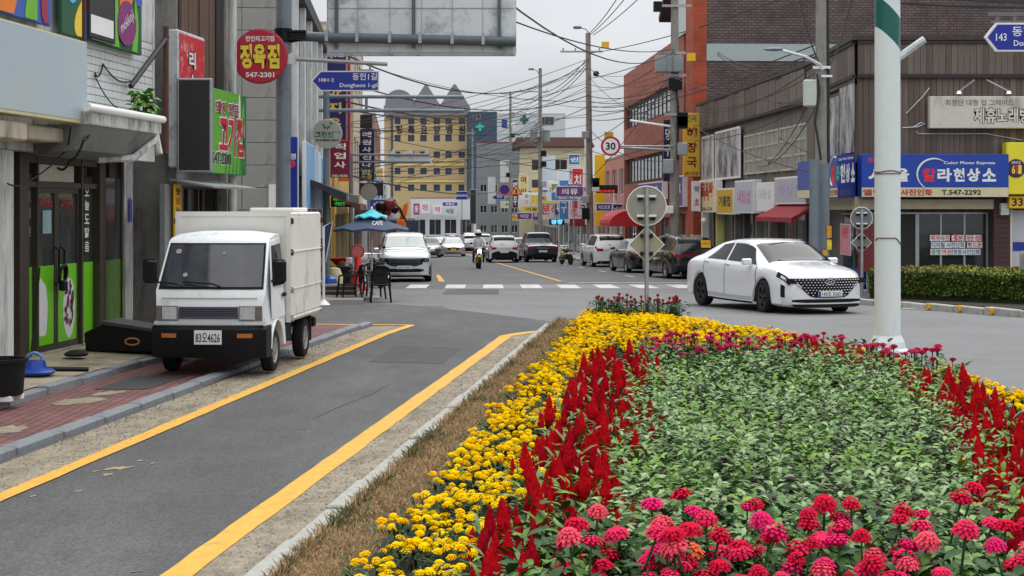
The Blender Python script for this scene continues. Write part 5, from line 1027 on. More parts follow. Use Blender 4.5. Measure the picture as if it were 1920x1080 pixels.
# round and diamond sign backs at the tip of the flower island
def sign_backs(u, Y, vr, rr, vd, hd, vt, zb, label, m1, m2, r=.035):
    t = post_at('sign_post', label, u, Y, Z(vt, Y), r, r, G['steel'], 'sign post', zb=zb); zz = lambda v: Z(v, Y)-zb
    d = grp('round_sign', t, (0, -.05 if False else .05, zz(vr)))
    MB().lathe([(.001, -.012), (rr-.02, -.012), (rr-.0, -.02), (rr, .01), (.001, .012)], n=48, axis='y').build('plate', m1, d)
    MB().tube([(rr*math.cos(a), -.012, rr*math.sin(a)) for a in np.linspace(0, 2*PI, 49)], .010, 5).build('rim', G['signwhite'], d, smooth=True)
    for z in (.5*rr, -.5*rr): MB().bx(-.5*rr, .5*rr, -.045, -.022, z-.018, z+.018).build('bracket_bar', G['signwhite'], d, fix=False); MB().bx(-.14, -.06, -.06, -.02, z-.07, z-.03).bx(.06, .14, -.06, -.02, z-.07, z-.03).build('clamp', G['blackp'], d, fix=False)
    d = grp('diamond_sign', t, (0, .05, zz(vd)))
    MB().prism([(-hd, 0), (0, -hd), (hd, 0), (0, hd)], -.012, .012).build('plate', m2, d, bevel=.008)
    MB().tube([(-hd, -.012, 0), (0, -.012, -hd), (hd, -.012, 0), (0, -.012, hd), (-hd, -.012, 0)], .009, 4).build('rim', G['signwhite'], d)
    for z in (.5*hd, -.5*hd):
        MB().bx(-.10, -.05, -.06, -.015, z-.03, z+.03).bx(.05, .10, -.06, -.015, z-.03, z+.03).build('clamp', G['blackp'], d, fix=False)
    return t
sign_backs(1212.5, 24.8, 386, .315, 459, .285, 352, .15, 'grey sign post with round and diamond sign backs at the tip of the flower island', G['backgrey'], mat('sign_back_green', srgb(150, 152, 128), .6, .1, var=.08))
sign_backs(1616, 38.5, 409, .27, 455, .25, 392, -.15, 'weathered sign post with round and diamond sign backs behind the hedge', mat('sign_back_dark', srgb(112, 114, 116), .6, .2, var=.15), mat('sign_back_dark2', srgb(118, 116, 112), .6, .2, var=.15))
# speed limit disc on a long arm; concrete utility pole with transformers
YU = 66; up = post_at('utility_pole', 'concrete utility pole with two grey transformers in front of the brick building', 1265, YU, 12.4, .22, .15, G['pole'], 'utility pole', zb=-.9, n=20)
zz = lambda v: Z(v, YU)+.9; xx = lambda u: X(u, YU)-X(1265, YU)
trm = mat('transformer_grey', srgb(124, 130, 130), .5, .1, var=.08)
for u, w_ in ((1240, .30), (1252, .24), (1268, .27)):
    MB().lathe([(.02, 0), (w_, .02), (w_, .66), (w_*.9, .72), (.02, .74)], (xx(u), -.3, zz(137)), 18).cyl((xx(u)-.1, -.3, zz(104)), (xx(u)-.1, -.3, zz(96)), .04, n=8).build('transformer', trm, up, smooth=30)
for v in (12, 100, 142, 215): MB().bx(-.7 if v < 20 else -.45, .7 if v < 20 else .45, -.24, -.16, zz(v)-.05, zz(v)+.05).build('crossarm', G['steel'], up, fix=False)
MB().bx(xx(1225), xx(1240), -.3, .1, zz(22), zz(4)).build('switch_box', G['blackp'], up, fix=False)
MB().bx(-.3, .28, -.42, -.16, zz(170), zz(148)).build('cable_box', G['blackp'], up, fix=False)
MB().tube([(.1, -.25, zz(300)), (.12, -.24, zz(200)), (.0, -.28, zz(150))], .05, 6).build('cable_duct', G['wire'], up)
for v0, l in ((232, -1.9), (276, -2.6)): MB().tube([(0, 0, zz(v0+6)), (l, 0, zz(v0-(6 if v0 < 250 else 0)))], .05, 8).build('arm', G['signwhite'] if v0 < 250 else G['steel'], up, smooth=True)
t = thing('speed_limit_sign', 'round white speed limit 30 sign with a red rim', 'road sign', (X(1145, YU-.2), YU-.2, Z(274, YU-.2)))
MB().lathe([(.001, -.02), (.42, -.02), (.42, .02), (.001, .02)], n=48, axis='y').build('disc', mat('rim_scarlet', srgb(190, 26, 40), .4, var=.04), t)
MB().lathe([(.001, -.026), (.325, -.026), (.325, -.0205), (.001, -.0205)], n=48, axis='y').build('face', G['signwhite'], t); text('30', G['txtblack'], t, 0, -.032, 0, .42, .33, .03)
MB().tube([(0, .04, 0), (xx(1262)-(X(1145, YU)-X(1265, YU)), .04, .0)], .04, 6).build('arm', G['steel'], t)
# steel poles and lamp by the right corner
YR = 40.5; lp = post_at('utility_pole', 'concrete pole with a street lamp arm and a pale meter box by the timber building', 1540, YR, 9.2, .17, .135, G['pole'], 'utility pole', zb=-.2, n=20)
zz = lambda v: Z(v, YR)+.2; xx = lambda u: X(u, YR)-X(1540, YR)
MB().tube([(0, -.15, zz(132)), (xx(1534), -.2, zz(122)), (xx(1505), -.3, zz(108)), (xx(1462), -.35, zz(97))], [.045, .045, .04, .035], 8).build('lamp_arm', G['signback'], lp, smooth=True)
MB().lathe([(.005, -.26), (.055, -.22), (.09, 0), (.07, .2), (.02, .25)], (0, 0, 0), 14, 'x').build('lamp_head', G['polegrey'], lp, smooth=True, loc=(xx(1446), -.35, zz(95))).scale = (1, 1, .55)
MB().cb(xx(1506), xx(1530), -.2, .05, zz(200), zz(150), .03).build('meter_box', mat('box_pale', srgb(186, 194, 186), .5, var=.06), lp)
MB().tube([(.17, -.05, zz(480)), (.16, -.05, zz(150)), (.14, -.04, zz(-20))], .05, 8).build('cable_duct', G['wire'], lp)
MB().bx(xx(1537), xx(1557), -.25, -.2, zz(146), zz(142)).bx(-.25, .2, -.2, -.14, zz(130), zz(125)).build('bracket', G['signwhite'], lp, fix=False)
MB().tube([(-.05, -.2, zz(300)), (-.2, -.2, zz(230)), (-.1, -.2, zz(170)), (-.15, -.2, zz(140))], .03, 5).build('cable_bundle', G['wire'], lp)
for k, (u, h, lb) in enumerate(((1526, 300, 'slender grey steel post left of the sticker covered one'), (1545, 306, 'grey steel post covered with yellow and red stickers'))):
    t = post_at('steel_post', lb, u, 38.6+k*.4, Z(h, 39), .11+.03*k, .11+.03*k, G['polegrey'], 'post', zb=-.15, n=20)
    if k:
        for z, hh, c in ((1.45, .3, (226, 150, 20)), (1.15, .25, (226, 206, 60)), (1.0, .14, (220, 160, 30)), (.75, .12, (140, 190, 220)), (.55, .2, (206, 110, 90))): MB().cyl((.0, -.0, z), (0, 0, z+hh), .146, n=20, cap=False).build('sticker', mat('sticker_%d' % c[1], srgb(*c), .5, var=.3, scale=9), t, smooth=True) if False else MB().bx(-.06+.1*(z > 1.1), .06+.1*(z > 1.1), -.16, -.1, z, z+hh).build('sticker', mat('sticker_%d' % c[1], srgb(*c), .5, var=.3, scale=9), t, fix=False)
# big white mast with a green band standing in the flower island
YM = 18.2; wm = post_at('sign_mast', 'thick white mast with a slanted green band standing at the edge of the flower island', 1664, YM, 6.0, .152, .145, mat('mast_white', srgb(216, 224, 222), .35, var=.03, dirt=(srgb(188, 194, 190), .15, 2, (2, 2, .4))), 'mast', zb=.1, n=32)
zz = lambda v: Z(v, YM)-.1
MB().lathe([(.15, zz(630)), (.165, zz(629)), (.20, zz(640)), (.215, zz(652)), (.25, zz(656)), (.255, zz(668)), (.29, zz(672)), (.29, -.05)], n=8).build('base_collar', MATS['mast_white'], wm)
gb = []; n = 40                                         # slanted painted band as a thin sleeve
mb = MB()
for i in range(n):
    for j, (t0) in enumerate((2*PI*i/n, 2*PI*(i+1)/n)): pass
for i in range(n+1):
    t = 2*PI*i/n; x, y = .1478*math.cos(t), .1478*math.sin(t); k = -(math.cos(t))*.145
    gb += [(x, y, zz(72)+k-.01), (x, y, zz(20)+k+.03)]
MB().add(gb, [(2*i, 2*i+2, 2*i+3, 2*i+1) for i in range(n)]).build('green_band', mat('band_green', srgb(8, 92, 82), .35, var=.04), wm, smooth=True, fix=False)
MB().tube([(.13, 0, zz(108)), (X(1733, YM)-X(1664, YM), .0, zz(74))], .045, 8).build('branch_arm', G['signback'], wm)
MB().tube([(0, 0, zz(-14)), (3.2, -.1, zz(18))], .05, 8).build('arm', mat('arm_dark', srgb(80, 82, 86), .5, .3), wm)
s, wv, h = street_sign('street_name_sign', 'blue arrow street name sign hanging at the top right edge', 18, 1845, 2000, 43, 97, .13, [('143', -.30, .0, .13, .26), ('동헌로', .03, .2, .40, .34), ('Dongheon-ro', .1, -.24, .5, .26)])
MB().bx(-wv/2+.08, wv/2, -.012, .012, h/2, h/2+.025).bx(-wv/2+.05, wv/2, -.015, .015, h/2+.08, h/2+.125).bx(-.36*wv, -.32*wv, -.01, .01, h/2+.02, h/2+.09).bx(-.15*wv, -.11*wv, -.01, .01, h/2+.02, h/2+.09).build('hanger', mat('hanger_grey', srgb(112, 108, 112), .5, .2), s, fix=False)
t = thing('binding_wire', 'thin straps tied round the white mast', 'wire', (X(1664, YM), YM, .1))
MB().tube([(.156*math.cos(a), .156*math.sin(a), zz(322)+.01*math.sin(3*a)) for a in np.linspace(0, 2*PI, 25)], .006, 4).tube([(.156*math.cos(a), .156*math.sin(a), zz(326)) for a in np.linspace(0, 2*PI, 25)], .005, 4).tube([(.158*math.cos(a), .158*math.sin(a), zz(446)-.08*max(0, math.sin(2*a+2.2))) for a in np.linspace(3.4, 6.2, 14)], .006, 4).build('strap', G['rust'], t)
# utility poles up the right side
def upole(label, u, Y, vt, arms, lamp=None, r=.16, lean=0):
    t = post_at('utility_pole', label, u, Y, Z(vt, Y), r*1.15, r*.8, G['pole'], 'utility pole', lean=lean); z = lambda v: Z(v, Y)-gz(Y)
    for v, l in arms:
        q = MB(); q.bx(-l, l*.4, -.1, -.02, z(v)-.05, z(v)+.05); [q.cyl((x, -.06, z(v)), (x, -.06, z(v)+.22), .05, n=6) for x in (-l*.9, -l*.5, l*.3)]; q.build('crossarm', G['steel'], t)
    if lamp:
        MB().tube([(0, 0, z(lamp+14)), (-.25, 0, z(lamp+3)), (-.55, 0, z(lamp))], .04, 6).build('lamp_arm', G['steel'], t, smooth=True); MB().lathe([(.01, -.3), (.1, -.2), (.1, .15), (.02, .25)], (-.75, 0, z(lamp)+.02), 8, 'x').build('lamp_head', G['polegrey'], t)
    return t
upole('tall concrete pole with a lamp arm beside the yellow sign column', 1107, 92, 62, [(97, 1.8), (358, .4)], 52, .19, -.14)
upole('concrete pole with a lamp arm in the middle of the right row', 1013, 132, 128, [(172, 1.9), (245, .8)], 130, .18)
upole('far concrete pole with crossarms left of the middle one', 957, 185, 172, [(176, 1.2), (240, .6)], None, .17)
upole('thin far pole by the slate blue block', 886, 240, 240, [(250, .8)], None, .16)
upole('farthest pole near the end of the street', 872, 262, 300, [(306, .7)], None, .15)
for k, (u, v, Y, lb) in enumerate(((1012, 258, 131.5, 'pair of grey transformers on the middle concrete pole'), (952, 232, 184.5, 'dark switch box on the far pole'))):
    q = MB(); [q.lathe([(.02, 0), (.33, .02), (.33, 1.0), (.02, 1.05)], (x, 0, 0), 12) for x in ((-.5, .55) if k == 0 else (-.4,))]; o = q.build('transformer', trm if k == 0 else G['blue'], smooth=30); o.location = (X(u, Y), Y, Z(v+8, Y)); tag(o, lb, 'transformer')
# traffic signs further up: blue disc, yellow triangle, blue arrow
t = thing('road_sign', 'small round blue road sign left of the yellow triangle', 'road sign', (X(946, 118), 118, Z(356, 118))); MB().lathe([(.001, -.02), (.38, -.02), (.38, .02), (.001, .02)], n=24, axis='y').build('disc', G['blue'], t); MB().tube([(-.38*math.cos(a), -.03, .38*math.sin(a)) for a in np.linspace(0, 2*PI, 25)], .05, 4).build('rim', G['signred'], t)
t = thing('warning_sign', 'yellow triangular warning sign with a red rim', 'road sign', (X(968, 118), 118, Z(357, 118))); MB().prism([(-.5, -.35), (.5, -.35), (0, .45)], -.02, .02).build('plate', G['signred'], t); MB().prism([(-.36, -.27), (.36, -.27), (0, .3)], -.03, -.021).build('face', G['yellow'], t); MB().prism([(-.08, -.22), (.08, -.22), (.06, .1), (-.06, .1)], -.036, -.031).build('figure', G['txtblack'], t)
street_sign('street_name_sign', 'small blue street name sign before the pale clinic sign', 116, 1057, 1092, 345, 361, .3, [('동헌로', .05, .15, .5, .4)])
street_sign('street_name_sign', 'tiny blue street name sign under the round blue sign', 150, 922, 946, 366, 374, .3, [('동헌', .1, .1, .4, .5)])
for k, (u, v, lb) in enumerate(((866, 362, 'upper of two far blue direction boards'), (866, 371, 'lower of two far blue direction boards'))): sign_box('direction_board', lb, (X(u, 170), 170, Z(v, 170)), 0, 1.3, .4, .1, G['blue'], G['signwhite'])
for k, (u, Y, v, lb) in enumerate(((957, 118, 365, 'thin post of the round blue and triangular signs'), (1044, 131, 425, 'thin pale post on the right pavement'), (1076, 116, 352, 'thin post of the small blue street name sign'), (866, 171, 358, 'thin post of the two far blue boards'))): post_at('thin_post', lb, u, Y, Z(v, Y), .05, .05, G['steel'], 'post')
# ------------------------------------------------------------------ overhead wires
def wire(p, q, sag=.3, r=.02, n=14):
    pts = []
    for k in range(n+1):
        t = k/n; v = Vector(p).lerp(Vector(q), t); v.z -= sag*4*t*(1-t); pts.append(v)
    o = MB().tube(pts, r, 4).build('overhead_cable', G['wire'], fix=False); WIRES.append(o); return o
WIRES = []
LBL = []
def W(lb, *a, **k): o = wire(*a, **k); tag(o, lb, 'cable', 'overhead cables'); return o
W('black cable crossing from the gantry top to the pole left of the brick building', at(840, -12, 30), at(1263, 92, 66), .5, .02)
W('second cable beside it above the gantry sign', at(930, -14, 30), at(1263, 96, 66), .9, .02)
W('cable from the pole by the yellow sign column up to the right', at(1105, 100, 92), at(1610, -60, 52), .4, .025)
W('cable running from the middle pole up across the brick building', at(1010, 185, 130), at(1545, 78, 41), 1.2, .02)
W('cable rising from the far pole to the right corner pole', at(957, 200, 185), at(1545, 96, 41), 1.6, .024)
for k, (u0, v0, u1, v1) in enumerate(((1105, 180, 1262, 158), (1105, 190, 1262, 165), (1105, 198, 1262, 170), (1105, 206, 1262, 176), (1105, 224, 1262, 186))): W('one of the cable bundle between the tall pole and the transformer pole', at(u0, v0, 92), at(u1, v1, 66), .35, .026)
for k, (u0, v0, u1, v1) in enumerate(((1105, 62, 1180, -40), (1108, 64, 1215, -60), (1112, 66, 1265, -70))): W('thin high cable fanning out from the top of the tall pole', at(u0, v0, 92), at(u1, v1, 60), .2, .022)
for k, dv in enumerate((0, 8, 16)): W('long cable strung between the right poles up the street', at(1013, 175+dv, 132), at(1105, 105+dv, 92), .5, .025); W('long cable strung between the far poles up the street', at(957, 180+dv, 185), at(1013, 176+dv, 132), .5, .03)
W('wavy cable sagging from behind the gantry sign to the tall pole', at(650, 104, 50), at(1105, 112, 92), 1.6, .03)
W('cable from the blue vertical sign across to the tall pole', at(640, 152, 57), at(1105, 178, 92), 1.0, .03)
W('cable over the hospital gables toward the middle pole', at(645, 190, 57), at(1013, 206, 132), .8, .04)
W('lower cable over the hospital gables toward the middle pole', at(645, 205, 57), at(1013, 216, 132), .6, .035)
W('thin cable in the sky left of the tall pole', at(680, 120, 90), at(1105, 190, 92), .6, .02)
W('cable between the brick building and the right corner pole', at(1345, 98, 69), at(1545, 100, 41), .5, .018); W('second cable between the brick building and the right corner pole', at(1345, 102, 69), at(1545, 108, 41), .6, .018)
W('cable along the timber building eaves', at(1300, 236, 68), at(1535, 175, 41), .2, .018)
W('dark cable dropping from the top edge to the right corner pole', at(1495, -20, 41), at(1540, 125, 40.3), .25, .022); W('dark loop dropping from the top edge behind the mast', at(1600, -20, 41), at(1550, 130, 40.3), .35, .026)
W('cable fixed above the shop signs of the left street side', at(660, 330, 62), at(960, 350, 180), .8, .04)
W('cable hanging across the hospital front', at(700, 300, 94), at(1013, 256, 132), .9, .035)
W('second cable hanging across the hospital front', at(700, 330, 94), at(957, 290, 180), .9, .04)
W('long thin wire high over the right roofs', at(1640, 2, 30), at(2000, 14, 30), .05, .022)
for k, (u, v, Y) in enumerate(((1135, 84, 70), (1296, 106, 62))):
    o = MB().bx(-.17, .17, -.02, .02, -.17, .14).build('cable_tag', G['yellow'], fix=False); o.location = (X(u, Y), Y, Z(v, Y)); tag(o, ['yellow tag hanging from the cable in the open sky', 'yellow tag on the cable in front of the brick pier'][k], 'tag')
MB().lathe([(.01, -.2), (.16, -.12), (.16, .1), (.01, .18)], n=10, axis='x').build('splice_box', G['blackp'], smooth=True); o = bpy.data.objects['splice_box']; o.location = (X(1118, 90), 90, Z(138, 90)); tag(o, 'black cable splice hanging right of the tall pole', 'cable box')
# a thicket of thinner lines across and along the street
for k in range(44):
    r_ = RN; m_ = k % 4
    if m_ == 0: p, q = at(r_.uniform(560, 700), r_.uniform(200, 330), r_.uniform(50, 95)), at(1105+r_.uniform(-4, 4), r_.uniform(100, 330), 92)
    elif m_ == 1: p, q = at(r_.uniform(700, 780), r_.uniform(270, 345), r_.uniform(110, 190)), at(1013, r_.uniform(180, 330), 132)
    elif m_ == 2: p, q = at(r_.uniform(872, 960), r_.uniform(180, 330), 210), at(r_.choice((1013, 1105)), r_.uniform(150, 320), r_.uniform(95, 132))
    else: p, q = at(1105, r_.uniform(110, 340), 92), at(1265, r_.uniform(90, 300), 66)
    W('one of the many thin cables strung across the street', p, q, r_.uniform(.1, .8), r_.uniform(.012, .024))
for k in range(9): W('cable of the tangle round the right corner pole', at(1540, RN.uniform(90, 330), 40.4), at(RN.choice((1300, 1345, 1420, 1265)), RN.uniform(100, 330), RN.uniform(56, 66)), RN.uniform(.1, .7), .014)
for u, Y in ((1107, 92), (1013, 132), (957, 185), (1265, 66)):
    for k in range(5):
        v = RN.uniform(200, 400); o = MB().cb(-.22, .22, -.18, .18, -RN.uniform(.15, .4), RN.uniform(.15, .4), .03).build('pole_box', [G['blackp'], G['steel'], G['signwhite']][k % 3], fix=False); o.location = (X(u, Y)+RN.choice((-.3, .3)), Y-.25, Z(v, Y)); tag(o, 'small cable box strapped to a street pole', 'cable box', 'boxes on the street poles')
# ================================================================== VEHICLES
class Loft:
    """A car body as rings along x: z up, +x forward; rows run from the sill (0) over the belt (4) and roof rail (5) to the centre line (8)."""
    def __init__(s, K, wheels, ra, kf=.16, kr=.08, n=64, sm=2):
        a = np.array(K, float); x = np.linspace(a[0, 0], a[-1, 0], n); s.x = x
        I = lambda c: np.interp(x, a[:, 0], a[:, c])
        zb, w, zl, zt, wt = (I(c) for c in range(1, 6))
        for _ in range(sm):
            for q in (w, zl, zt, wt): q[1:-1] = (q[:-2]+2*q[1:-1]+q[2:])/4
        s.L2 = x[-1]; s.x0 = x[0]; s.kf, s.kr = kf, kr; s.wm = w.max()
        ring = []
        for i in range(n):
            b0 = zb[i]; b = b0
            for wx in wheels:
                d = abs(x[i]-wx)
                if d < ra: b = max(b, .32+math.sqrt(ra*ra-d*d)*1.0)
            zm = b0+.5*(zl[i]-b0); W = w[i]; t = zt[i]; l = min(zl[i], t-.03)
            p = [(W*.95, b), (W*.99, b+.035), (W, max(zm, b+.06)), (W*.985, max(l-.07, b+.09)), (W*.94, max(l, b+.11)), (wt[i], max(t-.045, l+.012)), (wt[i]*.86, t-.012), (wt[i]*.45, t+.002), (0, t+.006)]
            ring.append([(x[i], y, z) for y, z in p])
        s.P = np.array(ring)                                  # n x 9 x 3
        f = np.clip((s.P[..., 0]-(s.L2-1.1))/1.1, 0, 1)**1.5; r = np.clip((s.x0+.8-s.P[..., 0])/.8, 0, 1)**1.5
        q = (s.P[..., 1]/s.wm)**2; s.P[..., 0] += -kf*f*q+kr*r*q
    def S(s, x, r):
        n = len(s.x); t = (x-s.x[0])/(s.x[-1]-s.x[0])*(n-1); i = int(min(max(math.floor(t), 0), n-2)); t -= i
        j = int(min(max(math.floor(r), 0), 7)); k = r-j; A = s.P
        return Vector(((A[i, j]*(1-k)+A[i, j+1]*k)*(1-t)+(A[i+1, j]*(1-k)+A[i+1, j+1]*k)*t))
    def N(s, x, r):
        e = .02; a = s.S(x+e, r)-s.S(x-e, r); b = s.S(x, min(8, r+.1))-s.S(x, max(0, r-.1)); n = a.cross(b)
        return n.normalized() if n.length > 1e-9 else Vector((0, 0, 1))
    def body(s, mat_, root, name='body'):
        n, m = s.P.shape[:2]; v = []; f = []; W = 2*m-1
        for i in range(n):
            for j in range(m): v.append(tuple(s.P[i, j]))
            for j in range(m-2, -1, -1): x, y, z = s.P[i, j]; v.append((x, -y, z))
        for i in range(n-1):
            for j in range(W-1): f.append((i*W+j, (i+1)*W+j, (i+1)*W+j+1, i*W+j+1))
        mb = MB().add(v, f)
        for i, k, e in ((0, s.kr, 1), (n-1, s.kf, -1)):       # curved end faces
            g = []; c = 8
            for j in range(m):
                y = s.P[i, j, 1]; z = s.P[i, j, 2]; xe = s.x[i]
                for q in range(c+1): yy = y*(1-2*q/c); g.append((xe+e*k*(yy/s.wm)**2, yy, z))
            mb.add(g, [(j*(c+1)+q, j*(c+1)+q+1, (j+1)*(c+1)+q+1, (j+1)*(c+1)+q) for j in range(m-1) for q in range(c)])
        me = mb.mesh(name); b = bmesh.new(); b.from_mesh(me); bmesh.ops.remove_doubles(b, verts=b.verts, dist=.0008); bmesh.ops.recalc_face_normals(b, faces=b.faces); b.to_mesh(me); b.free()
        return link(name, me, mat_, root, 38)
    def patch(s, name, x0, x1, r0, r1, mat_, root, side=1, off=.006, nx=10, nr=4, xs=None):
        """a panel that follows the body surface, off proud of it; xs shifts x along the rows (slanted pillars)"""
        v = []; fl = side < 0
        for i in range(nx+1):
            for j in range(nr+1):
                r = r0+(r1-r0)*j/nr; x = x0+(x1-x0)*i/nx
                if xs: x = x0+xs[0]*j/nr+(x1+xs[1]*j/nr-x0-xs[0]*j/nr)*i/nx
                p = s.S(x, r); nn = s.N(x, r)
                if nn.y < -.01 and r < 5: nn = -nn
                if nn.z < 0 and r >= 5: nn = -nn
                p = p+nn*off; v.append((p.x, p.y*side, p.z))
        f = [(i*(nr+1)+j, (i+1)*(nr+1)+j, (i+1)*(nr+1)+j+1, i*(nr+1)+j+1) for i in range(nx) for j in range(nr)]
        return MB().add(v, f).build(name, mat_, root, smooth=True)
    def screen(s, name, x0, x1, rmax, mat_, root, off=.012, nx=14, nc=36):
        v = []
        xs = [x0]+[x for x in s.x if x0+.01 < x < x1-.01]+[x1]; nx = len(xs)-1; rs = [rmax, 5.3, 5.6, 6, 6.5, 7, 7.5, 8]; rs = [(r, -1) for r in rs]+[(r, 1) for r in rs[-2::-1]]; nc = len(rs)-1
        for x in xs:
            for r, c in rs:
                p = s.S(x, r); nn = s.N(x, r)
                if nn.z < 0: nn = -nn
                p = p+nn*off; v.append((p.x, p.y*(1 if c >= 0 else -1), p.z))
        return MB().add(v, [(i*(nc+1)+j, (i+1)*(nc+1)+j, (i+1)*(nc+1)+j+1, i*(nc+1)+j+1) for i in range(nx) for j in range(nc)]).build(name, mat_, root, smooth=True)
    def face(s, name, prof, mat_, root, off=.008, end=1, n=18, thick=.03):
        """a panel on the curved front (end=1) or rear (end=-1): prof = [(y, zlo, zhi), ...]"""
        a = np.array(prof, float); ys = np.linspace(a[0, 0], a[-1, 0], n+1); lo = np.interp(ys, a[:, 0], a[:, 1]); hi = np.interp(ys, a[:, 0], a[:, 2]); v = []
        k = s.kf if end > 0 else s.kr; xe = s.L2 if end > 0 else s.x0
        X_ = lambda y, o: xe-end*k*(y/s.wm)**2+end*o
        for y, l, h in zip(ys, lo, hi): v += [(X_(y, off), y, l), (X_(y, off), y, h), (X_(y, off-thick), y, h), (X_(y, off-thick), y, l)]
        f = []
        for i in range(n):
            o = i*4; f += [(o+q, o+(q+1) % 4, o+4+(q+1) % 4, o+4+q) for q in range(4)]
        f += [(0, 1, 2, 3), (n*4, n*4+3, n*4+2, n*4+1)]
        return MB().add(v, f).build(name, mat_, root)
    def fx(s, y, end=1, off=0):
        return (s.L2-s.kf*(y/s.wm)**2+off) if end > 0 else (s.x0+s.kr*(y/s.wm)**2-off)
def sym(p): return [(-y, a, b) for y, a, b in p[::-1] if y > 1e-6]+p
WH = {}
def wheel(root, x, y, r, w, rimm, spokes=5, steer=0, rimr=.69):
    side = 1 if y > 0 else -1; g = grp('wheel', root, (x, y, r), (0, 0, steer)); key = (r, w, rimm.name, spokes, side, rimr)
    if key not in WH:
        h = w/2; tp = [(r*rimr, -h*.9), (r*.86, -h), (r*.97, -h*.85), (r, -h*.5), (r, h*.5), (r*.97, h*.85), (r*.86, h), (r*rimr, h*.9)]
        ty = MB().lathe(tp, n=36, axis='y', cap=False); t = ty.mesh('tyre'); b = bmesh.new(); b.from_mesh(t); bmesh.ops.recalc_face_normals(b, faces=b.faces); b.to_mesh(t); b.free(); t.materials.append(G['rubber'])
        t.polygons.foreach_set('use_smooth', [True]*len(t.polygons)); t.set_sharp_from_angle(angle=.7)
        m = MB(); o = side*h*.78; R = r*rimr
        m.lathe([(R*.80, o*.2), (R*.86, o), (R*.985, o*1.12), (R, o*.2)] if side > 0 else [(R, o*.2), (R*.985, o*1.12), (R*.86, o), (R*.80, o*.2)], n=36, axis='y')
        m.lathe([(.01, o*.8), (R*.2, o*.85), (R*.2, o*.2), (.01, o*.2)], n=12, axis='y')
        for k in range(spokes):
            for dd in (-.13, .13) if spokes <= 6 else (0,):
                a = 2*PI*k/spokes+.3; c1, s1 = math.cos(a+dd*.4), math.sin(a+dd*.4); c2, s2 = math.cos(a+dd), math.sin(a+dd); wd = R*(.085 if spokes <= 6 else .06)
                p = [Vector((c1*R*.15, 0, s1*R*.15)), Vector((c2*R*.88, 0, s2*R*.88))]; d = (p[1]-p[0]).normalized(); q = Vector((-d.z, 0, d.x))*wd
                ys = Vector((0, o*.55, 0)), Vector((0, o*.9, 0))
                vs = [p[0]-q+ys[0], p[0]+q+ys[0], p[1]+q+ys[0], p[1]-q+ys[0], p[0]-q+ys[1], p[0]+q+ys[1], p[1]+q*.8+ys[1], p[1]-q*.8+ys[1]]
                m.add(vs, [(0, 3, 2, 1), (4, 5, 6, 7), (0, 1, 5, 4), (1, 2, 6, 5), (2, 3, 7, 6), (3, 0, 4, 7)])
        m.lathe([(R*.97, o*.1), (R*.97, o*.12), (.01, o*.12), (.01, o*.1)], n=24, axis='y', mi=1)
        rm = m.mesh('rim'); b = bmesh.new(); b.from_mesh(rm); bmesh.ops.recalc_face_normals(b, faces=b.faces); b.to_mesh(rm); b.free(); rm.materials.append(rimm); rm.materials.append(G['blackp'])
        WH[key] = (t, rm)
    t, rm = WH[key]
    link('tyre', t, None, g); link('rim', rm, None, g); return g
def plate(root, x, z, body, end=1, w=.52, h=.11, eu=False, y=0, m=None):
    g = MB().cb(-w/2, w/2, -.012, .0, -h/2, h/2, .004).build('number_plate', m or G['plate'], root, fix=False); g.location = (x, y, z); g.rotation_euler = (0, 0, PI/2 if end > 0 else -PI/2)
    if eu: MB().bx(-w/2+.004, -w/2+.05, -.0145, -.0125, -h/2+.004, h/2-.004).build('plate_band', G['blue'], g, fix=False)
    if body: text(body, G['txtblack'], g, .02 if eu else 0, -.0145, 0, w*(.80 if eu else .88), h*.68, .015)
    return g
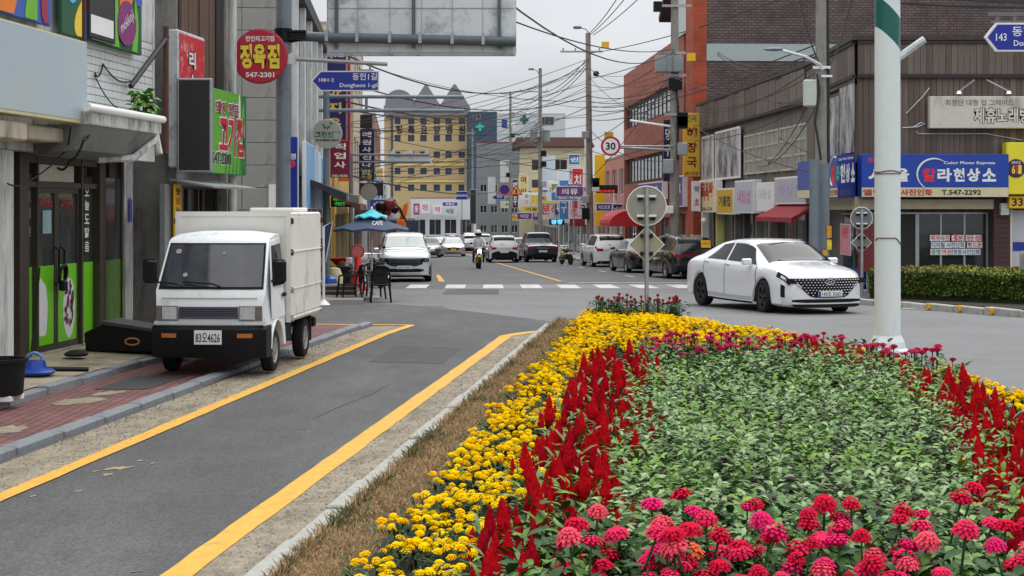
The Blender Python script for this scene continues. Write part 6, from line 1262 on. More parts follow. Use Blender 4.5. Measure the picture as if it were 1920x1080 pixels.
SPEC = {
 'sedan': dict(K=[(-2.49, .34, .70, .74, .86, .60), (-2.44, .26, .82, .90, 1.03, .66), (-2.05, .22, .90, .98, 1.10, .68), (-1.78, .20, .925, 1.0, 1.14, .68), (-1.0, .19, .93, .99, 1.385, .60), (-.35, .18, .935, .97, 1.46, .62), (.25, .18, .935, .955, 1.455, .62), (.62, .18, .935, .95, 1.39, .62), (1.38, .19, .925, .93, 1.02, .72), (1.95, .2, .90, .88, .95, .76), (2.3, .2, .86, .80, .87, .72), (2.44, .22, .80, .72, .80, .66), (2.49, .24, .74, .62, .74, .62)],
    wb=(-1.44, 1.44), r=.34, ws=(.62, 1.34), rs=(-1.70, -1.0), sw=[(-1.22, -.28, (.44, .0)), (-.20, 1.12, (0, -.42))], kf=.20, kr=.10),
 'suv': dict(K=[(-2.40, .36, .76, .86, .98, .66), (-2.36, .30, .86, 1.0, 1.12, .70), (-2.24, .26, .90, 1.06, 1.42, .66), (-1.98, .24, .93, 1.08, 1.63, .66), (-1.0, .22, .945, 1.07, 1.70, .67), (.1, .22, .945, 1.05, 1.69, .67), (.5, .22, .945, 1.04, 1.63, .66), (1.22, .22, .935, 1.02, 1.16, .76), (1.85, .22, .925, .99, 1.09, .80), (2.25, .24, .90, .92, 1.02, .78), (2.37, .26, .86, .84, .95, .74), (2.40, .28, .82, .78, .88, .72)],
    wb=(-1.4, 1.42), r=.36, ws=(.55, 1.16), rs=(-2.22, -1.98), sw=[(-1.85, -1.1, (.1, 0)), (-1.05, -.2, (0, 0)), (-.12, .6, (0, -.1))], kf=.13, kr=.07),
 'pickup': dict(K=[(-2.6, .45, .88, .95, 1.02, .84), (-2.55, .40, .93, 1.03, 1.08, .88), (-.95, .34, .94, 1.06, 1.10, .88), (-.85, .32, .94, 1.07, 1.60, .68), (-.6, .32, .94, 1.07, 1.78, .66), (.3, .32, .94, 1.06, 1.78, .67), (.7, .32, .94, 1.05, 1.72, .67), (1.25, .32, .93, 1.05, 1.22, .78), (2.3, .34, .92, 1.0, 1.14, .82), (2.5, .36, .88, .95, 1.02, .8)],
    wb=(-1.55, 1.6), r=.38, ws=(.75, 1.2), rs=(-.86, -.68), sw=[(-.55, .0, (0, 0)), (.08, .72, (0, 0))], kf=.1, kr=.03),
 'van': dict(K=[(-2.1, .34, .78, 1.0, 1.5, .70), (-2.06, .3, .83, 1.05, 1.74, .74), (-1.9, .28, .85, 1.06, 1.84, .76), (.9, .26, .86, 1.06, 1.88, .76), (1.4, .26, .86, 1.05, 1.74, .72), (1.95, .28, .84, 1.0, 1.12, .74), (2.1, .3, .78, .8, .92, .68)],
    wb=(-1.3, 1.4), r=.33, ws=(1.42, 1.92), rs=(-2.08, -1.98), sw=[(-1.8, -.9, (0, 0)), (-.8, .3, (0, 0)), (.4, 1.35, (0, -.2))], kf=.15, kr=.05),
}
def car(kind, name, label, paint, loc, rz, rim=None, spokes=5, front=None, rear=None, cat='car', group=None, steer=0, detail=True, glass=None, scale=1, mirror=None, rtext=''):
    sp = SPEC[kind]; t = thing(name, label, cat, loc, rz, group); t.scale = (scale,)*3
    lo = Loft(sp['K'], sp['wb'], sp['r']+.045, sp['kf'], sp['kr'], n=72 if detail else 40); gl = glass or G['tint']
    lo.body(paint, t); W = lo.wm
    MB().bx(lo.x0+.25, lo.L2-.3, -W*.80, W*.80, .2, .62).build('underbody', G['blackp'], t, fix=False)
    lo.screen('windshield', *sp['ws'], 5.08, gl, t); lo.screen('rear_window', *sp['rs'], 5.25, G['tint'], t)
    for sd in (1, -1):
        for a, b, xs in sp['sw']: lo.patch('side_window', a, b, 4.10, 4.90, G['tint'], t, sd, .005, xs=xs)
        if detail:
            sm_ = MB()
            for a, b, xs in sp['sw']:
                for q in (a-.02, b+.06): sm_.tube([(lambda p, n_: (p.x, sd*(p.y+.004), p.z))(lo.S(q, r_), 0) for r_ in np.linspace(1.1, 3.95, 8)], .007, 4)
            sm_.build('door_seam', G['blackp'], t, smooth=True)['kind'] = 'stuff'
            for a, b, xs in sp['sw']: lo.patch('door', a-.02, b+.06, 1.1, 3.95, paint, t, sd, .004, nr=5)
            for a, b, xs in sp['sw'][-2:]:
                p = lo.S(a+.12, 3.55); MB().cb(-.09, .09, -.012, .012, -.014, .014, .004).build('door_handle', paint, t, loc=(p.x, sd*(p.y+.016), p.z))
        lo.patch('sill', sp['wb'][0]+.45, sp['wb'][1]-.45, .05, 1.02, G['blackp'], t, sd, .006, nr=2)
        p = lo.S(sp['ws'][0]+(.28 if kind != 'van' else .3), 4.05)
        MB().cb(-.055, .06, -.10, .10, -.06, .065, .022).build('mirror', mirror or paint, t, loc=(p.x, sd*(p.y+.11), p.z+.06), smooth=30)
        for i, wx in enumerate(sp['wb']): wheel(t, wx, sd*(W-.115), sp['r'], .225, rim or G['alloy'], spokes, steer if i else 0)
    if front: front(lo, t, paint)
    if rear: rear(lo, t, paint)
    return t
def front_sedan(lo, t, paint):
    g = lo.face('grille', sym([(0, .36, .735), (.38, .37, .735), (.52, .50, .735), (.66, .62, .73), (.74, .68, .72)]), G['blackp'], t, .010)
    st = MB(); k = 0
    for j in range(7):
        for i in range(-10, 11):
            y = i*.068+(.034 if j % 2 else 0); z = .405+j*.050
            lim = .36+max(0, z-.37)*1.15
            if abs(y) > min(lim, .70) or (abs(y) < .30 and z < .505) or (abs(y) < .10 and z > .62): continue
            x = lo.fx(y, 1, .022); st.add([(x, y-.025, z), (x, y, z-.014), (x, y+.025, z), (x, y, z+.014), (x+.012, y, z)], [(0, 1, 4), (1, 2, 4), (2, 3, 4), (3, 0, 4)])
    st.build('grille_stud', mat('stud_metal', (.5, .46, .48), .18, .9, var=0), g)
    MB().tube([(lo.fx(0, 1, .022), .095*math.cos(a), .668+.048*math.sin(a)) for a in np.linspace(0, 2*PI, 21)], .008, 5).tube([(lo.fx(0, 1, .022), -.045, .635), (lo.fx(0, 1, .022), -.025, .70)], .008, 5).tube([(lo.fx(0, 1, .022), .025, .636), (lo.fx(0, 1, .022), .045, .70)], .008, 5).tube([(lo.fx(0, 1, .022), -.035, .663), (lo.fx(0, 1, .022), .035, .673)], .008, 5).build('badge', G['chrome'], t)
    for s in (1, -1):
        h = lo.face('headlight', [(s*.60, .66, .735), (s*.70, .635, .735), (s*.84, .64, .735)] if s > 0 else [(-.84, .64, .735), (-.70, .635, .735), (-.60, .66, .735)], G['blackp'], t, .014, n=8)
        lo.patch('headlight', 2.06, 2.44, 2.9, 4.0, G['blackp'], t, s, .007); lo.patch('headlight_lens', 2.22, 2.40, 3.05, 3.6, G['lamp'], h, s, .012, nx=4, nr=2)
        lo.patch('air_vent', 2.24, 2.36, 1.5, 2.5,  G['blackp'], t, s, .006, nx=4)
        lo.face('daylight_lamp', [(s*.56, .54, .58), (s*.66, .6, .66)] if s > 0 else [(-.66, .6, .66), (-.56, .54, .58)], G['lamp'], t, .018, n=3)
    lo.face('lower_intake', sym([(0, .268, .335), (.52, .268, .335), (.74, .285, .325)]), G['blackp'], t, .008); lo.face('lower_lip', sym([(0, .17, .238), (.6, .17, .238), (.72, .19, .23)]), G['blackp'], t, .008)
    plate(t, lo.fx(.2, 1, .03)+.01, .44, '143오 3262', 1, .52, .11, True)
    pts = [lo.S(x, 7.0+.25*(x-1.4)) for x in np.linspace(1.45, 2.3, 8)]
    for s in (1, -1): MB().tube([(p.x, s*p.y*1.0, p.z+.001) for p in pts], .006, 4).build('bonnet_crease', paint, t, smooth=True)
    lo.patch('chrome_strip', -1.0, 1.0, 1.12, 1.3, G['chrome'], t, -1, .010, nx=8, nr=1)
def rear_sedan(lo, t, paint):
    lo.face('tail_light', sym([(0, .83, .87), (.5, .82, .87), (.72, .74, .87)]), G['red'], t, .008, -1); lo.face('bumper_trim', sym([(0, .30, .45), (.7, .32, .42)]), G['blackp'], t, .008, -1); plate(t, lo.fx(0, -1, .02), .62, '', -1)
def front_suv(lo, t, paint):
    lo.face('headlight', sym([(0, .70, .84), (.5, .71, .85), (.62, .72, .86), (.84, .74, .86)]), G['blackp'], t, .010)
    g = lo.face('grille', sym([(0, .56, .71), (.4, .58, .71), (.62, .66, .72)]), G['blackp'], t, .010)
    st = MB()
    for j in range(5):
        for i in range(-8, 9):
            y = i*.075+(.037 if j % 2 else 0); z = .60+j*.052; lim = .36+(z-.55)*1.4
            if abs(y) > min(lim, .56): continue
            x = lo.fx(y, 1, .02); st.add([(x, y-.026, z), (x, y, z-.009), (x, y+.026, z), (x, y, z+.009), (x+.01, y, z)], [(0, 1, 4), (1, 2, 4), (2, 3, 4), (3, 0, 4)])
    st.build('grille_stud', G['alloy'], g)
    for s in (1, -1): lo.face('headlight_lens', [(s*.68, .76, .83), (s*.80, .77, .84)] if s > 0 else [(-.80, .77, .84), (-.68, .76, .83)], mat('lens_smoke', (.12, .12, .14), .1, var=0), t, .018, n=4); lo.patch('corner_vent', 2.25, 2.36, .9, 2.1, G['blackp'], t, s, .007, nx=3)
    lo.face('lower_intake', sym([(0, .38, .50), (.5, .38, .50), (.66, .42, .47)]), G['blackp'], t, .010); lo.face('skid_plate', sym([(0, .30, .345), (.55, .30, .345)]), G['alloy'], t, .014)
    plate(t, lo.fx(.26, 1, .03), .545, '38거 2057', 1)
def front_taxi(lo, t, paint):
    lo.face('grille', sym([(0, .50, .70), (.28, .50, .70), (.42, .58, .67)]), G['blackp'], t, .01)
    for s in (1, -1): lo.face('headlight', [(s*.46, .64, .72), (s*.78, .66, .74)] if s > 0 else [(-.78, .66, .74), (-.46, .64, .72)], G['lamp'], t, .012, n=6)
    lo.face('lower_intake', sym([(0, .26, .36), (.6, .28, .34)]), G['blackp'], t, .01)
    plate(t, lo.fx(.1, 1, .03), .55, '', 1, .44, .17, m=G['yellow'])
def roof_lamp(t, z=1.46):
    MB().cb(-.1, .1, -.22, .22, z, z+.14, .04).build('roof_lamp', G['signwhite'], t)
def rear_suv(yellow=False, red_bar=False, black_low=True):
    def f(lo, t, paint):
        for s in (1, -1):
            lo.face('tail_light', [(s*.48, .86, .98), (s*.80, .84, .99)] if s > 0 else [(-.80, .84, .99), (-.48, .86, .98)], G['red'], t, .012, -1, n=8); lo.patch('tail_light', -2.34, -2.12, 3.5, 4.15, G['red'], t, s, .008, nx=4)
        if red_bar: lo.face('light_bar', sym([(0, .93, .98), (.48, .93, .98)]), G['red'], t, .012, -1)
        if black_low: lo.face('bumper_trim', sym([(0, .34, .56), (.72, .36, .54)]), G['blackp'], t, .012, -1)
        lo.face('chrome_strip', sym([(0, .88, .90), (.42, .88, .90)]), G['chrome'], t, .010, -1, n=6)
        plate(t, lo.fx(0, -1, .025), .70, '', -1, .5, .11)
        MB().tube([(lo.x0+.07, 0, 1.16), (lo.x0-.0, .25, 1.2)], .012, 4).build('rear_wiper', G['blackp'], t)
        for s in (1, -1): MB().cyl((lo.fx(.6, -1, -.05), s*.6, .27), (lo.fx(.6, -1, .03), s*.6, .27), .035, n=10).build('exhaust', G['chrome'], t)
        if yellow:
            q = MB().bx(-.19, .19, -.012, 0, -.15, .15).build('sticker', mat('sticker_amber', srgb(236, 170, 10), .5, var=.05), t, fix=False); p = lo.S(-2.20, 7.0); q.location = (p.x-.10, -.42, p.z-.06); q.rotation_euler = (-.35, 0, -PI/2)
            text('초보운전', G['txtblack'], q, 0, -.016, .02, .28, .08, .01)
    return f
def rear_black_low(lo, t, paint):
    rear_suv()(lo, t, paint); lo.face('bumper_trim', sym([(0, .30, .74), (.5, .32, .74), (.78, .34, .62)]), G['blackp'], t, .014, -1)
HT = lambda Y: math.atan2(-1, .072)     # heading of oncoming cars
HA = lambda Y: math.atan2(1, -.072)
def cpos(u, Y): return (X(u, Y), Y, gz(Y)+.006)
# the white sedan leaving the junction
car('sedan', 'white_sedan', 'white sedan with a studded black grille turning past the flower island', G['carwhite'], (5.64, 33.9, gz(33.9)+.004), math.radians(-72), G['darkalloy'], 5, front_sedan, rear_sedan, steer=-.12, scale=1.05)
# the silver crossover facing us behind the parasol
car('suv', 'silver_crossover', 'silver crossover facing the camera next to the parasol', mat('car_pale_silver', (.62, .65, .67), .25, .35, var=0, coat=1), cpos(757, 55.2), HT(55)+.01, G['alloy'], 6, front_suv, None, glass=mat('glass_pale', (.28, .33, .31), .08, var=.12, scale=2, spec=.6))
car('sedan', 'taxi', 'silver taxi with a yellow plate and a roof lamp coming up the street', G['carsilver'], cpos(848, 118), HT(118), G['alloy'], 6, front_taxi, None, glass=G['glass_grey'], detail=False)
roof_lamp(bpy.data.objects['taxi'])
car('suv', 'white_suv', 'white sport utility vehicle parked on the right seen from behind', G['carwhite'], cpos(1133, 79.5), HA(79)+.05, G['alloy'], 6, None, rear_suv(black_low=False), scale=.99)
car('sedan', 'black_sedan', 'black sedan parked behind the diamond sign', G['carblack'], cpos(1198, 67.5), HA(66)+.08, G['alloy'], 8, None, rear_sedan)
car('suv', 'black_crossover', 'black crossover with a yellow sticker on its rear window', G['carblack'], cpos(1272, 58.6), HA(57)+.10, G['alloy'], 6, None, rear_suv(True, True), scale=.96)
car('suv', 'white_crossover', 'white and black crossover driving away up the street', G['carwhite'], cpos(941, 92), HA(92), G['darkalloy'], 6, None, rear_black_low, scale=.95)
car('pickup', 'navy_pickup', 'dark navy pickup truck seen from behind on the right', G['carnavy'], cpos(1006, 93.5), HA(93)+.06, G['darkalloy'], 6, None, rear_suv(), cat='pickup')
car('sedan', 'silver_sedan', 'silver sedan right behind the taxi on its left', G['carsilver'], cpos(818, 133), HT(130), None, 6, front_taxi, None, glass=G['glass_grey'], detail=False)
car('sedan', 'dark_sedan', 'dark sedan half hidden behind the silver crossover', G['cargrey'], cpos(802, 112), HT(110), None, 6, front_taxi, None, detail=False)
car('van', 'white_van', 'white van far up the street', G['carwhite'], cpos(883, 165), HA(165), None, 6, None, rear_suv(), cat='van', detail=False)
car('suv', 'silver_suv', 'silver car ahead of the motorcycle, far up the street', G['carsilver'], cpos(882, 140), HA(140), None, 6, None, rear_suv(), detail=False)
car('sedan', 'white_hatchback', 'white car far off above the crossover roof', G['carwhite'], cpos(787, 160), HT(160), None, 6, front_taxi, None, detail=False)
car('sedan', 'grey_green_car', 'grey green car far off between the poles', mat('car_greygreen', (.20, .24, .22), .3, .3, var=0, coat=1), cpos(833, 168), HT(168), None, 6, front_taxi, None, detail=False)
car('suv', 'dark_red_car', 'dark red car beside the far grey green one', mat('car_maroon', (.10, .01, .02), .3, .2, var=0, coat=1), cpos(846, 176), HT(176), None, 6, front_taxi, None, detail=False)
car('sedan', 'pale_hatchback', 'pale car parked between the white crossover and the pickup', mat('car_pale_blue', (.5, .56, .58), .3, .2, var=0, coat=1), cpos(978, 103), HA(103)+.05, None, 6, None, rear_sedan, detail=False)
car('van', 'grey_van', 'white van stopped on the right near the far poles', G['carwhite'], cpos(903, 150), HA(150), None, 6, None, rear_suv(), cat='van', detail=False, scale=.95)
# partly visible silver scooter box at the right edge
t = thing('delivery_scooter', 'grey delivery scooter box peeping over the hedge at the right edge', 'scooter', (X(1975, 33.5), 34.2, -.1))
MB().cb(-.42, .3, -.3, .3, .75, 1.2, .05).build('box', G['carsilver'], t); MB().cb(-.35, .5, -.2, .2, .3, .75, .05).build('body', G['cargrey'], t); [wheel(t, x, .0, .25, .12, G['alloy'], 6) for x in (-.5, .6)]
# ---------------------------------------------------------------- the little box truck
ty = 18.55; tr = thing('box_truck', 'small white box truck parked half on the pavement', 'truck', (-3.64, ty, .035), math.atan2(-1, -.068))
TW = mat('truck_white', srgb(226, 230, 230), .35, var=.04, scale=2, dirt=(srgb(176, 172, 162), .16, 2.4)); TB = mat('truck_box_white', srgb(222, 220, 212), .5, var=.05, scale=2, dirt=(srgb(160, 150, 132), .2, 2.2, (1, 1, .5)))
# cab: side profile (x forward, z), swept across and pulled in towards the roof
Hw = .695
prof = [(-.02, .50), (.0, .66), (.015, .84), (-.06, 1.02), (-.44, 1.60), (-.56, 1.69), (-.85, 1.73), (-1.14, 1.73), (-1.14, .30), (-1.05, .30)]
arch = [(-.60+.36*math.cos(a), .27+.36*math.sin(a)) for a in np.linspace(PI-.1, .1, 9)]
prof = prof+[(-.98, .30)]+arch[0:]+[(-.12, .30)]
def pin(x, y, z):
    k = 1-.13*max(0, (z-1.0)/.72)**1.2; k *= 1-.10*max(0, (x+.25)/.26)**2 if x > -.25 else 1; return (x, y*k, z)
ys = (-Hw, -Hw*.92, -Hw*.5, 0, Hw*.5, Hw*.92, Hw); m = MB(); n = len(prof)
vs = []
for y in ys:
    e = abs(y)/Hw
    for x, z in prof: xx_ = x-.05*e**3 if x > -.5 else x; zz_ = z-(.05*e**4 if z > 1.6 else 0); vs.append(pin(xx_, y, zz_))
fs = [(i*n+j, (i+1)*n+j, (i+1)*n+(j+1) % n, i*n+(j+1) % n) for i in range(len(ys)-1) for j in range(n)]+[tuple(range(n)), tuple(range(6*n+n-1, 6*n-1, -1))]
m.add(vs, fs); cab = m.build('cab', TW, tr, smooth=35)
def cw(x, y, z): e = abs(y)/Hw; return Vector(pin(x-.05*e**3 if x > -.5 else x, y, z))
def slope(t): return (-.06-.38*t, 1.02+.58*t)        # windscreen plane
def wsq(t0, t1, c0, c1, off, nn=10):
    v = []
    for i in range(nn+1):
        y = Hw*(c0+(c1-c0)*i/nn)
        for t in (t0, t1):
            x, z = slope(t); p = cw(x, y, z); v.append((p.x+off*.83, p.y, p.z+off*.55))
    return v, [(2*i, 2*i+2, 2*i+3, 2*i+1) for i in range(nn)]
MB().add(*wsq(.02, .97, -.955, .955, .006)).build('windshield_seal', G['rubber'], tr)
MB().add(*wsq(.065, .93, -.915, .915, .012)).build('windshield', mat('screen_grey', (.032, .035, .042), .06, var=.5, scale=2.2, spec=.7), tr, smooth=True)
for y0, l in ((.15, .5), (-.33, .45)):
    a, b = slope(.04), slope(.13); p, q = cw(a[0], y0*Hw/.7, a[1]), cw(b[0], (y0-l)*Hw/.7, b[1])
    MB().tube([(p.x+.03, p.y, p.z+.02), (p.x+.04, p.y-.1, p.z+.06), (q.x+.035, q.y, q.z+.03)], .012, 5).build('wiper', G['blackp'], tr)
fxx = lambda y, z, o=.0: cw(.0 if z < .7 else .0+.02*(z-.66)/.2, y, z).x+o
def fpan(name, y0, y1, z0, z1, m_, o=.012, par=None, n_=8, th=.05):
    v = []
    for i in range(n_+1):
        y = y0+(y1-y0)*i/n_; x = cw(0.012, y, z0).x
        v += [(x+o, y, z0), (x+o, y, z1), (x+o-th, y, z1), (x+o-th, y, z0)]
    f = [(i*4+q, i*4+(q+1) % 4, i*4+4+(q+1) % 4, i*4+4+q) for i in range(n_) for q in range(4)]+[(0, 1, 2, 3), (n_*4, n_*4+3, n_*4+2, n_*4+1)]
    return MB().add(v, f).build(name, m_, par or tr)
fpan('grille_panel', -.36, .36, .685, .83, mat('grille_plum', srgb(82, 76, 92), .4, .2, var=.1, stretch=(1, 1, 30)))
for z in (.725, .75, .775, .80): fpan('grille_rib', -.35, .35, z, z+.006, G['blackp'], .016, th=.01)
for s in (1, -1):
    a, b = sorted((s*.37, s*.645)); h = fpan('headlight', a, b, .665, .84, mat('lamp_bezel', srgb(120, 124, 128), .3, .4, var=.2), .010)
    a, b = sorted((s*.385, s*.565)); fpan('headlight_lens', a, b, .68, .828, G['lamp'], .02, h, 6)
    a, b = sorted((s*.575, s*.64)); fpan('corner_lens', a, b, .68, .828, mat('lens_smoky', srgb(110, 100, 96), .2, var=.2), .018, h, 4)
    a, b = sorted((s*.37, s*.55)); fpan('indicator', a, b, .465, .515, mat('amber_dull', (.42, .13, .02), .25, var=.2, scale=60), .095, n_=4)
fpan('trim_strip', -.67, .67, .615, .655, G['signback'], .02)
sq = MB(); sq.tube([(cw(-.012, y, .93).x+.004, cw(-.012, y, .93).y, .93) for y in np.linspace(-.62, .62, 15)], .006, 4); sq.build('panel_seam', G['backgrey'], tr)
for y_, t_, r_ in ((-.50, .78, .035), (-.34, .30, .03), (.12, .74, .018)):
    a, b = slope(t_); p = cw(a, y_, b); o = MB().lathe([(.001, 0), (r_, 0), (r_, .003), (.001, .003)], n=16).build('sticker', mat('sticker_pale', (.28, .28, .29), .4, var=.2), tr); o.location = (p.x+.016, p.y, p.z+.011); o.rotation_euler = (0, .99, 0)
bumper = MB(); bp = [(-.30, .22), (.06, .22), (.085, .30), (.085, .56), (.03, .60), (-.30, .60)]
v = []
for y in np.linspace(-.70, .70, 11):
    e = abs(y)/.70
    for x, z in bp: v.append((x-.10*e**5*(x > 0), y, z))
bumper.add(v, [(i*6+j, (i+1)*6+j, (i+1)*6+(j+1) % 6, i*6+(j+1) % 6) for i in range(10) for j in range(6)]+[tuple(range(6)), tuple(range(65, 59, -1))]); bumper.build('bumper', G['blackp'], tr, smooth=30)
g = plate(tr, .10, .47, '83오4626', 1, .335, .17); g.location.y = .02
MB().bx(.062, .095, -.25, .28, .37, .385).build('plate_holder', G['blackp'], tr, fix=False)
for s in (1, -1):                                            # doors, windows, mirrors
    def sp(x, z, o=.006): p = cw(x, s*Hw, z); return (p.x, p.y+s*o, p.z)
    def sidepoly(name, pts, m_, o): return MB().add([sp(x, z, o) for x, z in pts]+[sp(x, z, o-.012) for x, z in pts], [tuple(range(len(pts)))]+[tuple(range(2*len(pts)-1, len(pts)-1, -1))]+[(i, (i+1) % len(pts), len(pts)+(i+1) % len(pts), len(pts)+i) for i in range(len(pts))]).build(name, m_, tr)
    sidepoly('door', [(-.30, .66), (-.26, 1.04), (-.53, 1.60), (-1.08, 1.64), (-1.08, .66)], TW, .005); sidepoly('side_window', [(-.34, 1.06), (-.57, 1.55), (-1.03, 1.57), (-1.03, 1.06)], G['tint'], .012)
    q = sp(-.98, .93); MB().cb(-.07, .07, -.015, .015, -.025, .025, .006).build('door_handle', G['blackp'], tr, loc=(q[0], q[1]+s*.008, q[2]))
    MB().cb(-.035, .05, -.085, .085, -.14, .15, .03).build('mirror', G['blackp'], tr, loc=(-.28, s*(Hw+.105), 1.24), smooth=30); q = sp(-.30, 1.12); MB().tube([q, (-.3, s*(Hw+.08), 1.16)], .018, 6).build('mirror_arm', G['blackp'], tr)
    MB().tube([sp(-.60+.37*math.cos(a), .27+.37*math.sin(a), .004) for a in np.linspace(.1, PI-.1, 12)], .012, 5).build('arch_lip', TW, tr)
    MB().bx(-.99, -.22, s*.60 if s > 0 else -.62, s*.62 if s > 0 else -.60, .28, .60).build('wheel_well', G['blackp'], tr, fix=False)
    for x in (-.60, -2.46): wheel(tr, x, s*.61, .262, .15, mat('hub_silver', (.42, .42, .43), .4, .6, var=.15, scale=30), 8, rimr=.62)
    MB().tube([(-.05-.0, s*.0, 1.04), (-.05, 0, 1.04)], .001, 3) if False else None
# chassis and the box body
MB().bx(-3.1, -.15, -.36, .36, .33, .45).bx(-2.55, -2.4, -.55, .55, .22, .3).bx(-1.9, -1.3, .2, .6, .28, .5).build('chassis', G['blackp'], tr, fix=False)
bx0, bx1, bz0, bz1, bh = -3.22, -1.19, .56, 1.96, .735
box = MB().cb(bx0, bx1, -bh, bh, bz0, bz1, .02).build('cargo_box', TB, tr)
for s in (1, -1):
    for k, (z0, z1) in enumerate(((bz0+.08, .98), (.995, 1.45), (1.465, bz1-.05))): MB().cb(bx0+.04, bx1-.04, s*bh-(.0 if s > 0 else .012), s*bh+(.012 if s > 0 else .0), z0, z1, .005).build('side_panel', TB, box)
    for x in (bx0+.02, bx1-.05):
        for z in (.62, .98, 1.46, 1.86):
            MB().bx(x, x+.05, s*bh+s*.013-.008, s*bh+s*.013+.008, z-.05, z+.03).cyl((x+.02, s*bh+s*.03, z-.05), (x+.02, s*bh+s*.03, z+.02), .012, n=6).build('latch', G['rust'] if z > 1 else G['steel'], box, fix=False)
    MB().tube([(bx0, s*(bh+.016), .985), (bx1, s*(bh+.016), .985)], .011, 5).tube([(bx0, s*(bh+.016), 1.458), (bx1, s*(bh+.016), 1.458)], .011, 5).tube([(bx0, s*(bh+.012), bz0+.05), (bx1, s*(bh+.012), bz0+.05)], .018, 5).build('side_rail', TB, box)
MB().bx(bx1-.02, bx1+.015, -bh-.01, -bh+.05, bz0, bz1+.01).bx(bx1-.02, bx1+.015, bh-.05, bh+.01, bz0, bz1+.01).bx(bx1-.02, bx1+.013, -bh+.05, bh-.05, bz1-.05, bz1+.01).build('corner_trim', TB, box, fix=False)
MB().cb(-2.9, -2.0, .02, .62, bz1+.002, bz1+.06, .015).build('roof_hatch', TB, box)
MB().cb(-3.2, -3.05, -.68, .68, .36, .50, .02).build('rear_bumper', G['blackp'], tr)
for s in (1, -1): MB().bx(-2.8, -2.74, s*.61-.08, s*.61+.08, .2, .54).build('mud_flap', G['rubber'], tr, fix=False)
# ---------------------------------------------------------------- motorcycle and rider
def motorbike(name, label, loc, rz, lit=True):
    t = thing(name, label, 'motorcycle', loc, rz)
    for x in (-.62, .68):
        g = grp('wheel', t, (x, 0, .30)); tyr = MB().lathe([(.22, -.05), (.27, -.06), (.30, -.03), (.30, .03), (.27, .06), (.22, .05)], n=28, axis='y').build('tyre', G['rubber'], g, smooth=True)
        rm = MB(); [rm.tube([(.02*math.cos(a), 0, .02*math.sin(a)), (.23*math.cos(a), 0, .23*math.sin(a))], .008, 4) for a in np.linspace(0, 2*PI, 11)[:-1]]; rm.lathe([(.21, -.03), (.225, -.03), (.225, .03), (.21, .03)], n=24, axis='y'); rm.build('rim', G['alloy'], g)
    MB().cb(-.2, .22, -.13, .13, .28, .58, .05).build('engine', G['darkalloy'], t); MB().tube([(.68, .09, .30), (.50, .09, .85)], .026, 8).tube([(.68, -.09, .30), (.50, -.09, .85)], .026, 8).build('front_fork', G['chrome'], t)
    MB().lathe([(.02, -.3), (.12, -.22), (.16, 0), (.13, .2), (.03, .28)], n=14, axis='x').build('fuel_tank', G['carblack'], t, smooth=True, loc=(.12, 0, .78)); MB().cb(-.75, -.08, -.13, .13, .72, .80, .03).build('seat', G['rubber'], t)
    MB().tube([(.40, .38, 1.0), (.50, .25, 1.02), (.50, -.25, 1.02), (.40, -.38, 1.0)], .016, 6).build('handlebar', G['chrome'], t, smooth=True)
    MB().lathe([(.02, -.1), (.09, -.05), (.10, .06), (.085, .08), (.02, .085)], n=18, axis='x').build('headlight', mat('lit_headlamp', (1, .78, .5), .3, var=0, emit=3) if lit else G['lamp'], t, loc=(.60, 0, .86), smooth=True)
    MB().prism([(.42, .36), (.55, .42), (.68, .63), (.80, .44), (.84, .40), (.70, .67), (.55, .64)], -.06, .06).build('mudguard', G['yellow'], t); MB().tube([(.0, -.16, .3), (-.3, -.2, .25), (-.8, -.2, .36)], .04, 8).build('exhaust', G['chrome'], t, smooth=True)
    for s in (1, -1): MB().tube([(.42, s*.33, 1.02), (.40, s*.36, 1.2)], .008, 4).lathe([(.01, -.01), (.055, 0), (.01, .01)], (.4, s*.37, 1.22), 10, 'x').build('mirror', G['blackp'], t); MB().cb(.1, .2, s*.2-.08, s*.2+.08, .27, .31, .01).build('foot_peg', G['steel'], t)
    return t
def skinned(name, verts, edges, radii, parent, mats, mid=None, sub=1):
    me = bpy.data.meshes.new(name); me.from_pydata(verts, edges, []); o = bpy.data.objects.new(name, me); COL.objects.link(o)
    sk = o.modifiers.new('s', 'SKIN'); sk.use_smooth_shade = True
    for k, r in enumerate(radii): d = me.skin_vertices[0].data[k]; d.radius = (r, r) if not isinstance(r, tuple) else r; d.use_root = k == 0
    sb = o.modifiers.new('u', 'SUBSURF'); sb.levels = sub; sb.render_levels = sub
    bpy.context.view_layer.update(); dg = bpy.context.evaluated_depsgraph_get(); m2 = bpy.data.meshes.new_from_object(o.evaluated_get(dg)); bpy.data.objects.remove(o)
    m2.materials.clear()
    for k in mats: m2.materials.append(k)
    if mid:
        for p in m2.polygons: p.material_index = mid(p.center)
    m2.polygons.foreach_set('use_smooth', [True]*len(m2.polygons))
    o = bpy.data.objects.new(name, m2); COL.objects.link(o); o.parent = parent; return o
mb_loc = cpos(897, 74); mrz = math.atan2(-1, .10)
motorbike('motorcycle', 'black motorcycle with a lit headlamp coming down the street', mb_loc, mrz)
skin = mat('skin', srgb(196, 150, 124), .5, var=.05); shirtw = mat('shirt_white', srgb(214, 214, 220), .8, var=.06); trous = mat('trousers_dark', srgb(38, 36, 58), .85, var=.1); shoe = mat('shoe_dark', (.02, .02, .022), .6, var=0); vest = mat('vest_dark', srgb(44, 42, 52), .8, var=.08)
pr = thing('person', 'person in a white top and white helmet riding the motorcycle', 'person', mb_loc, mrz)
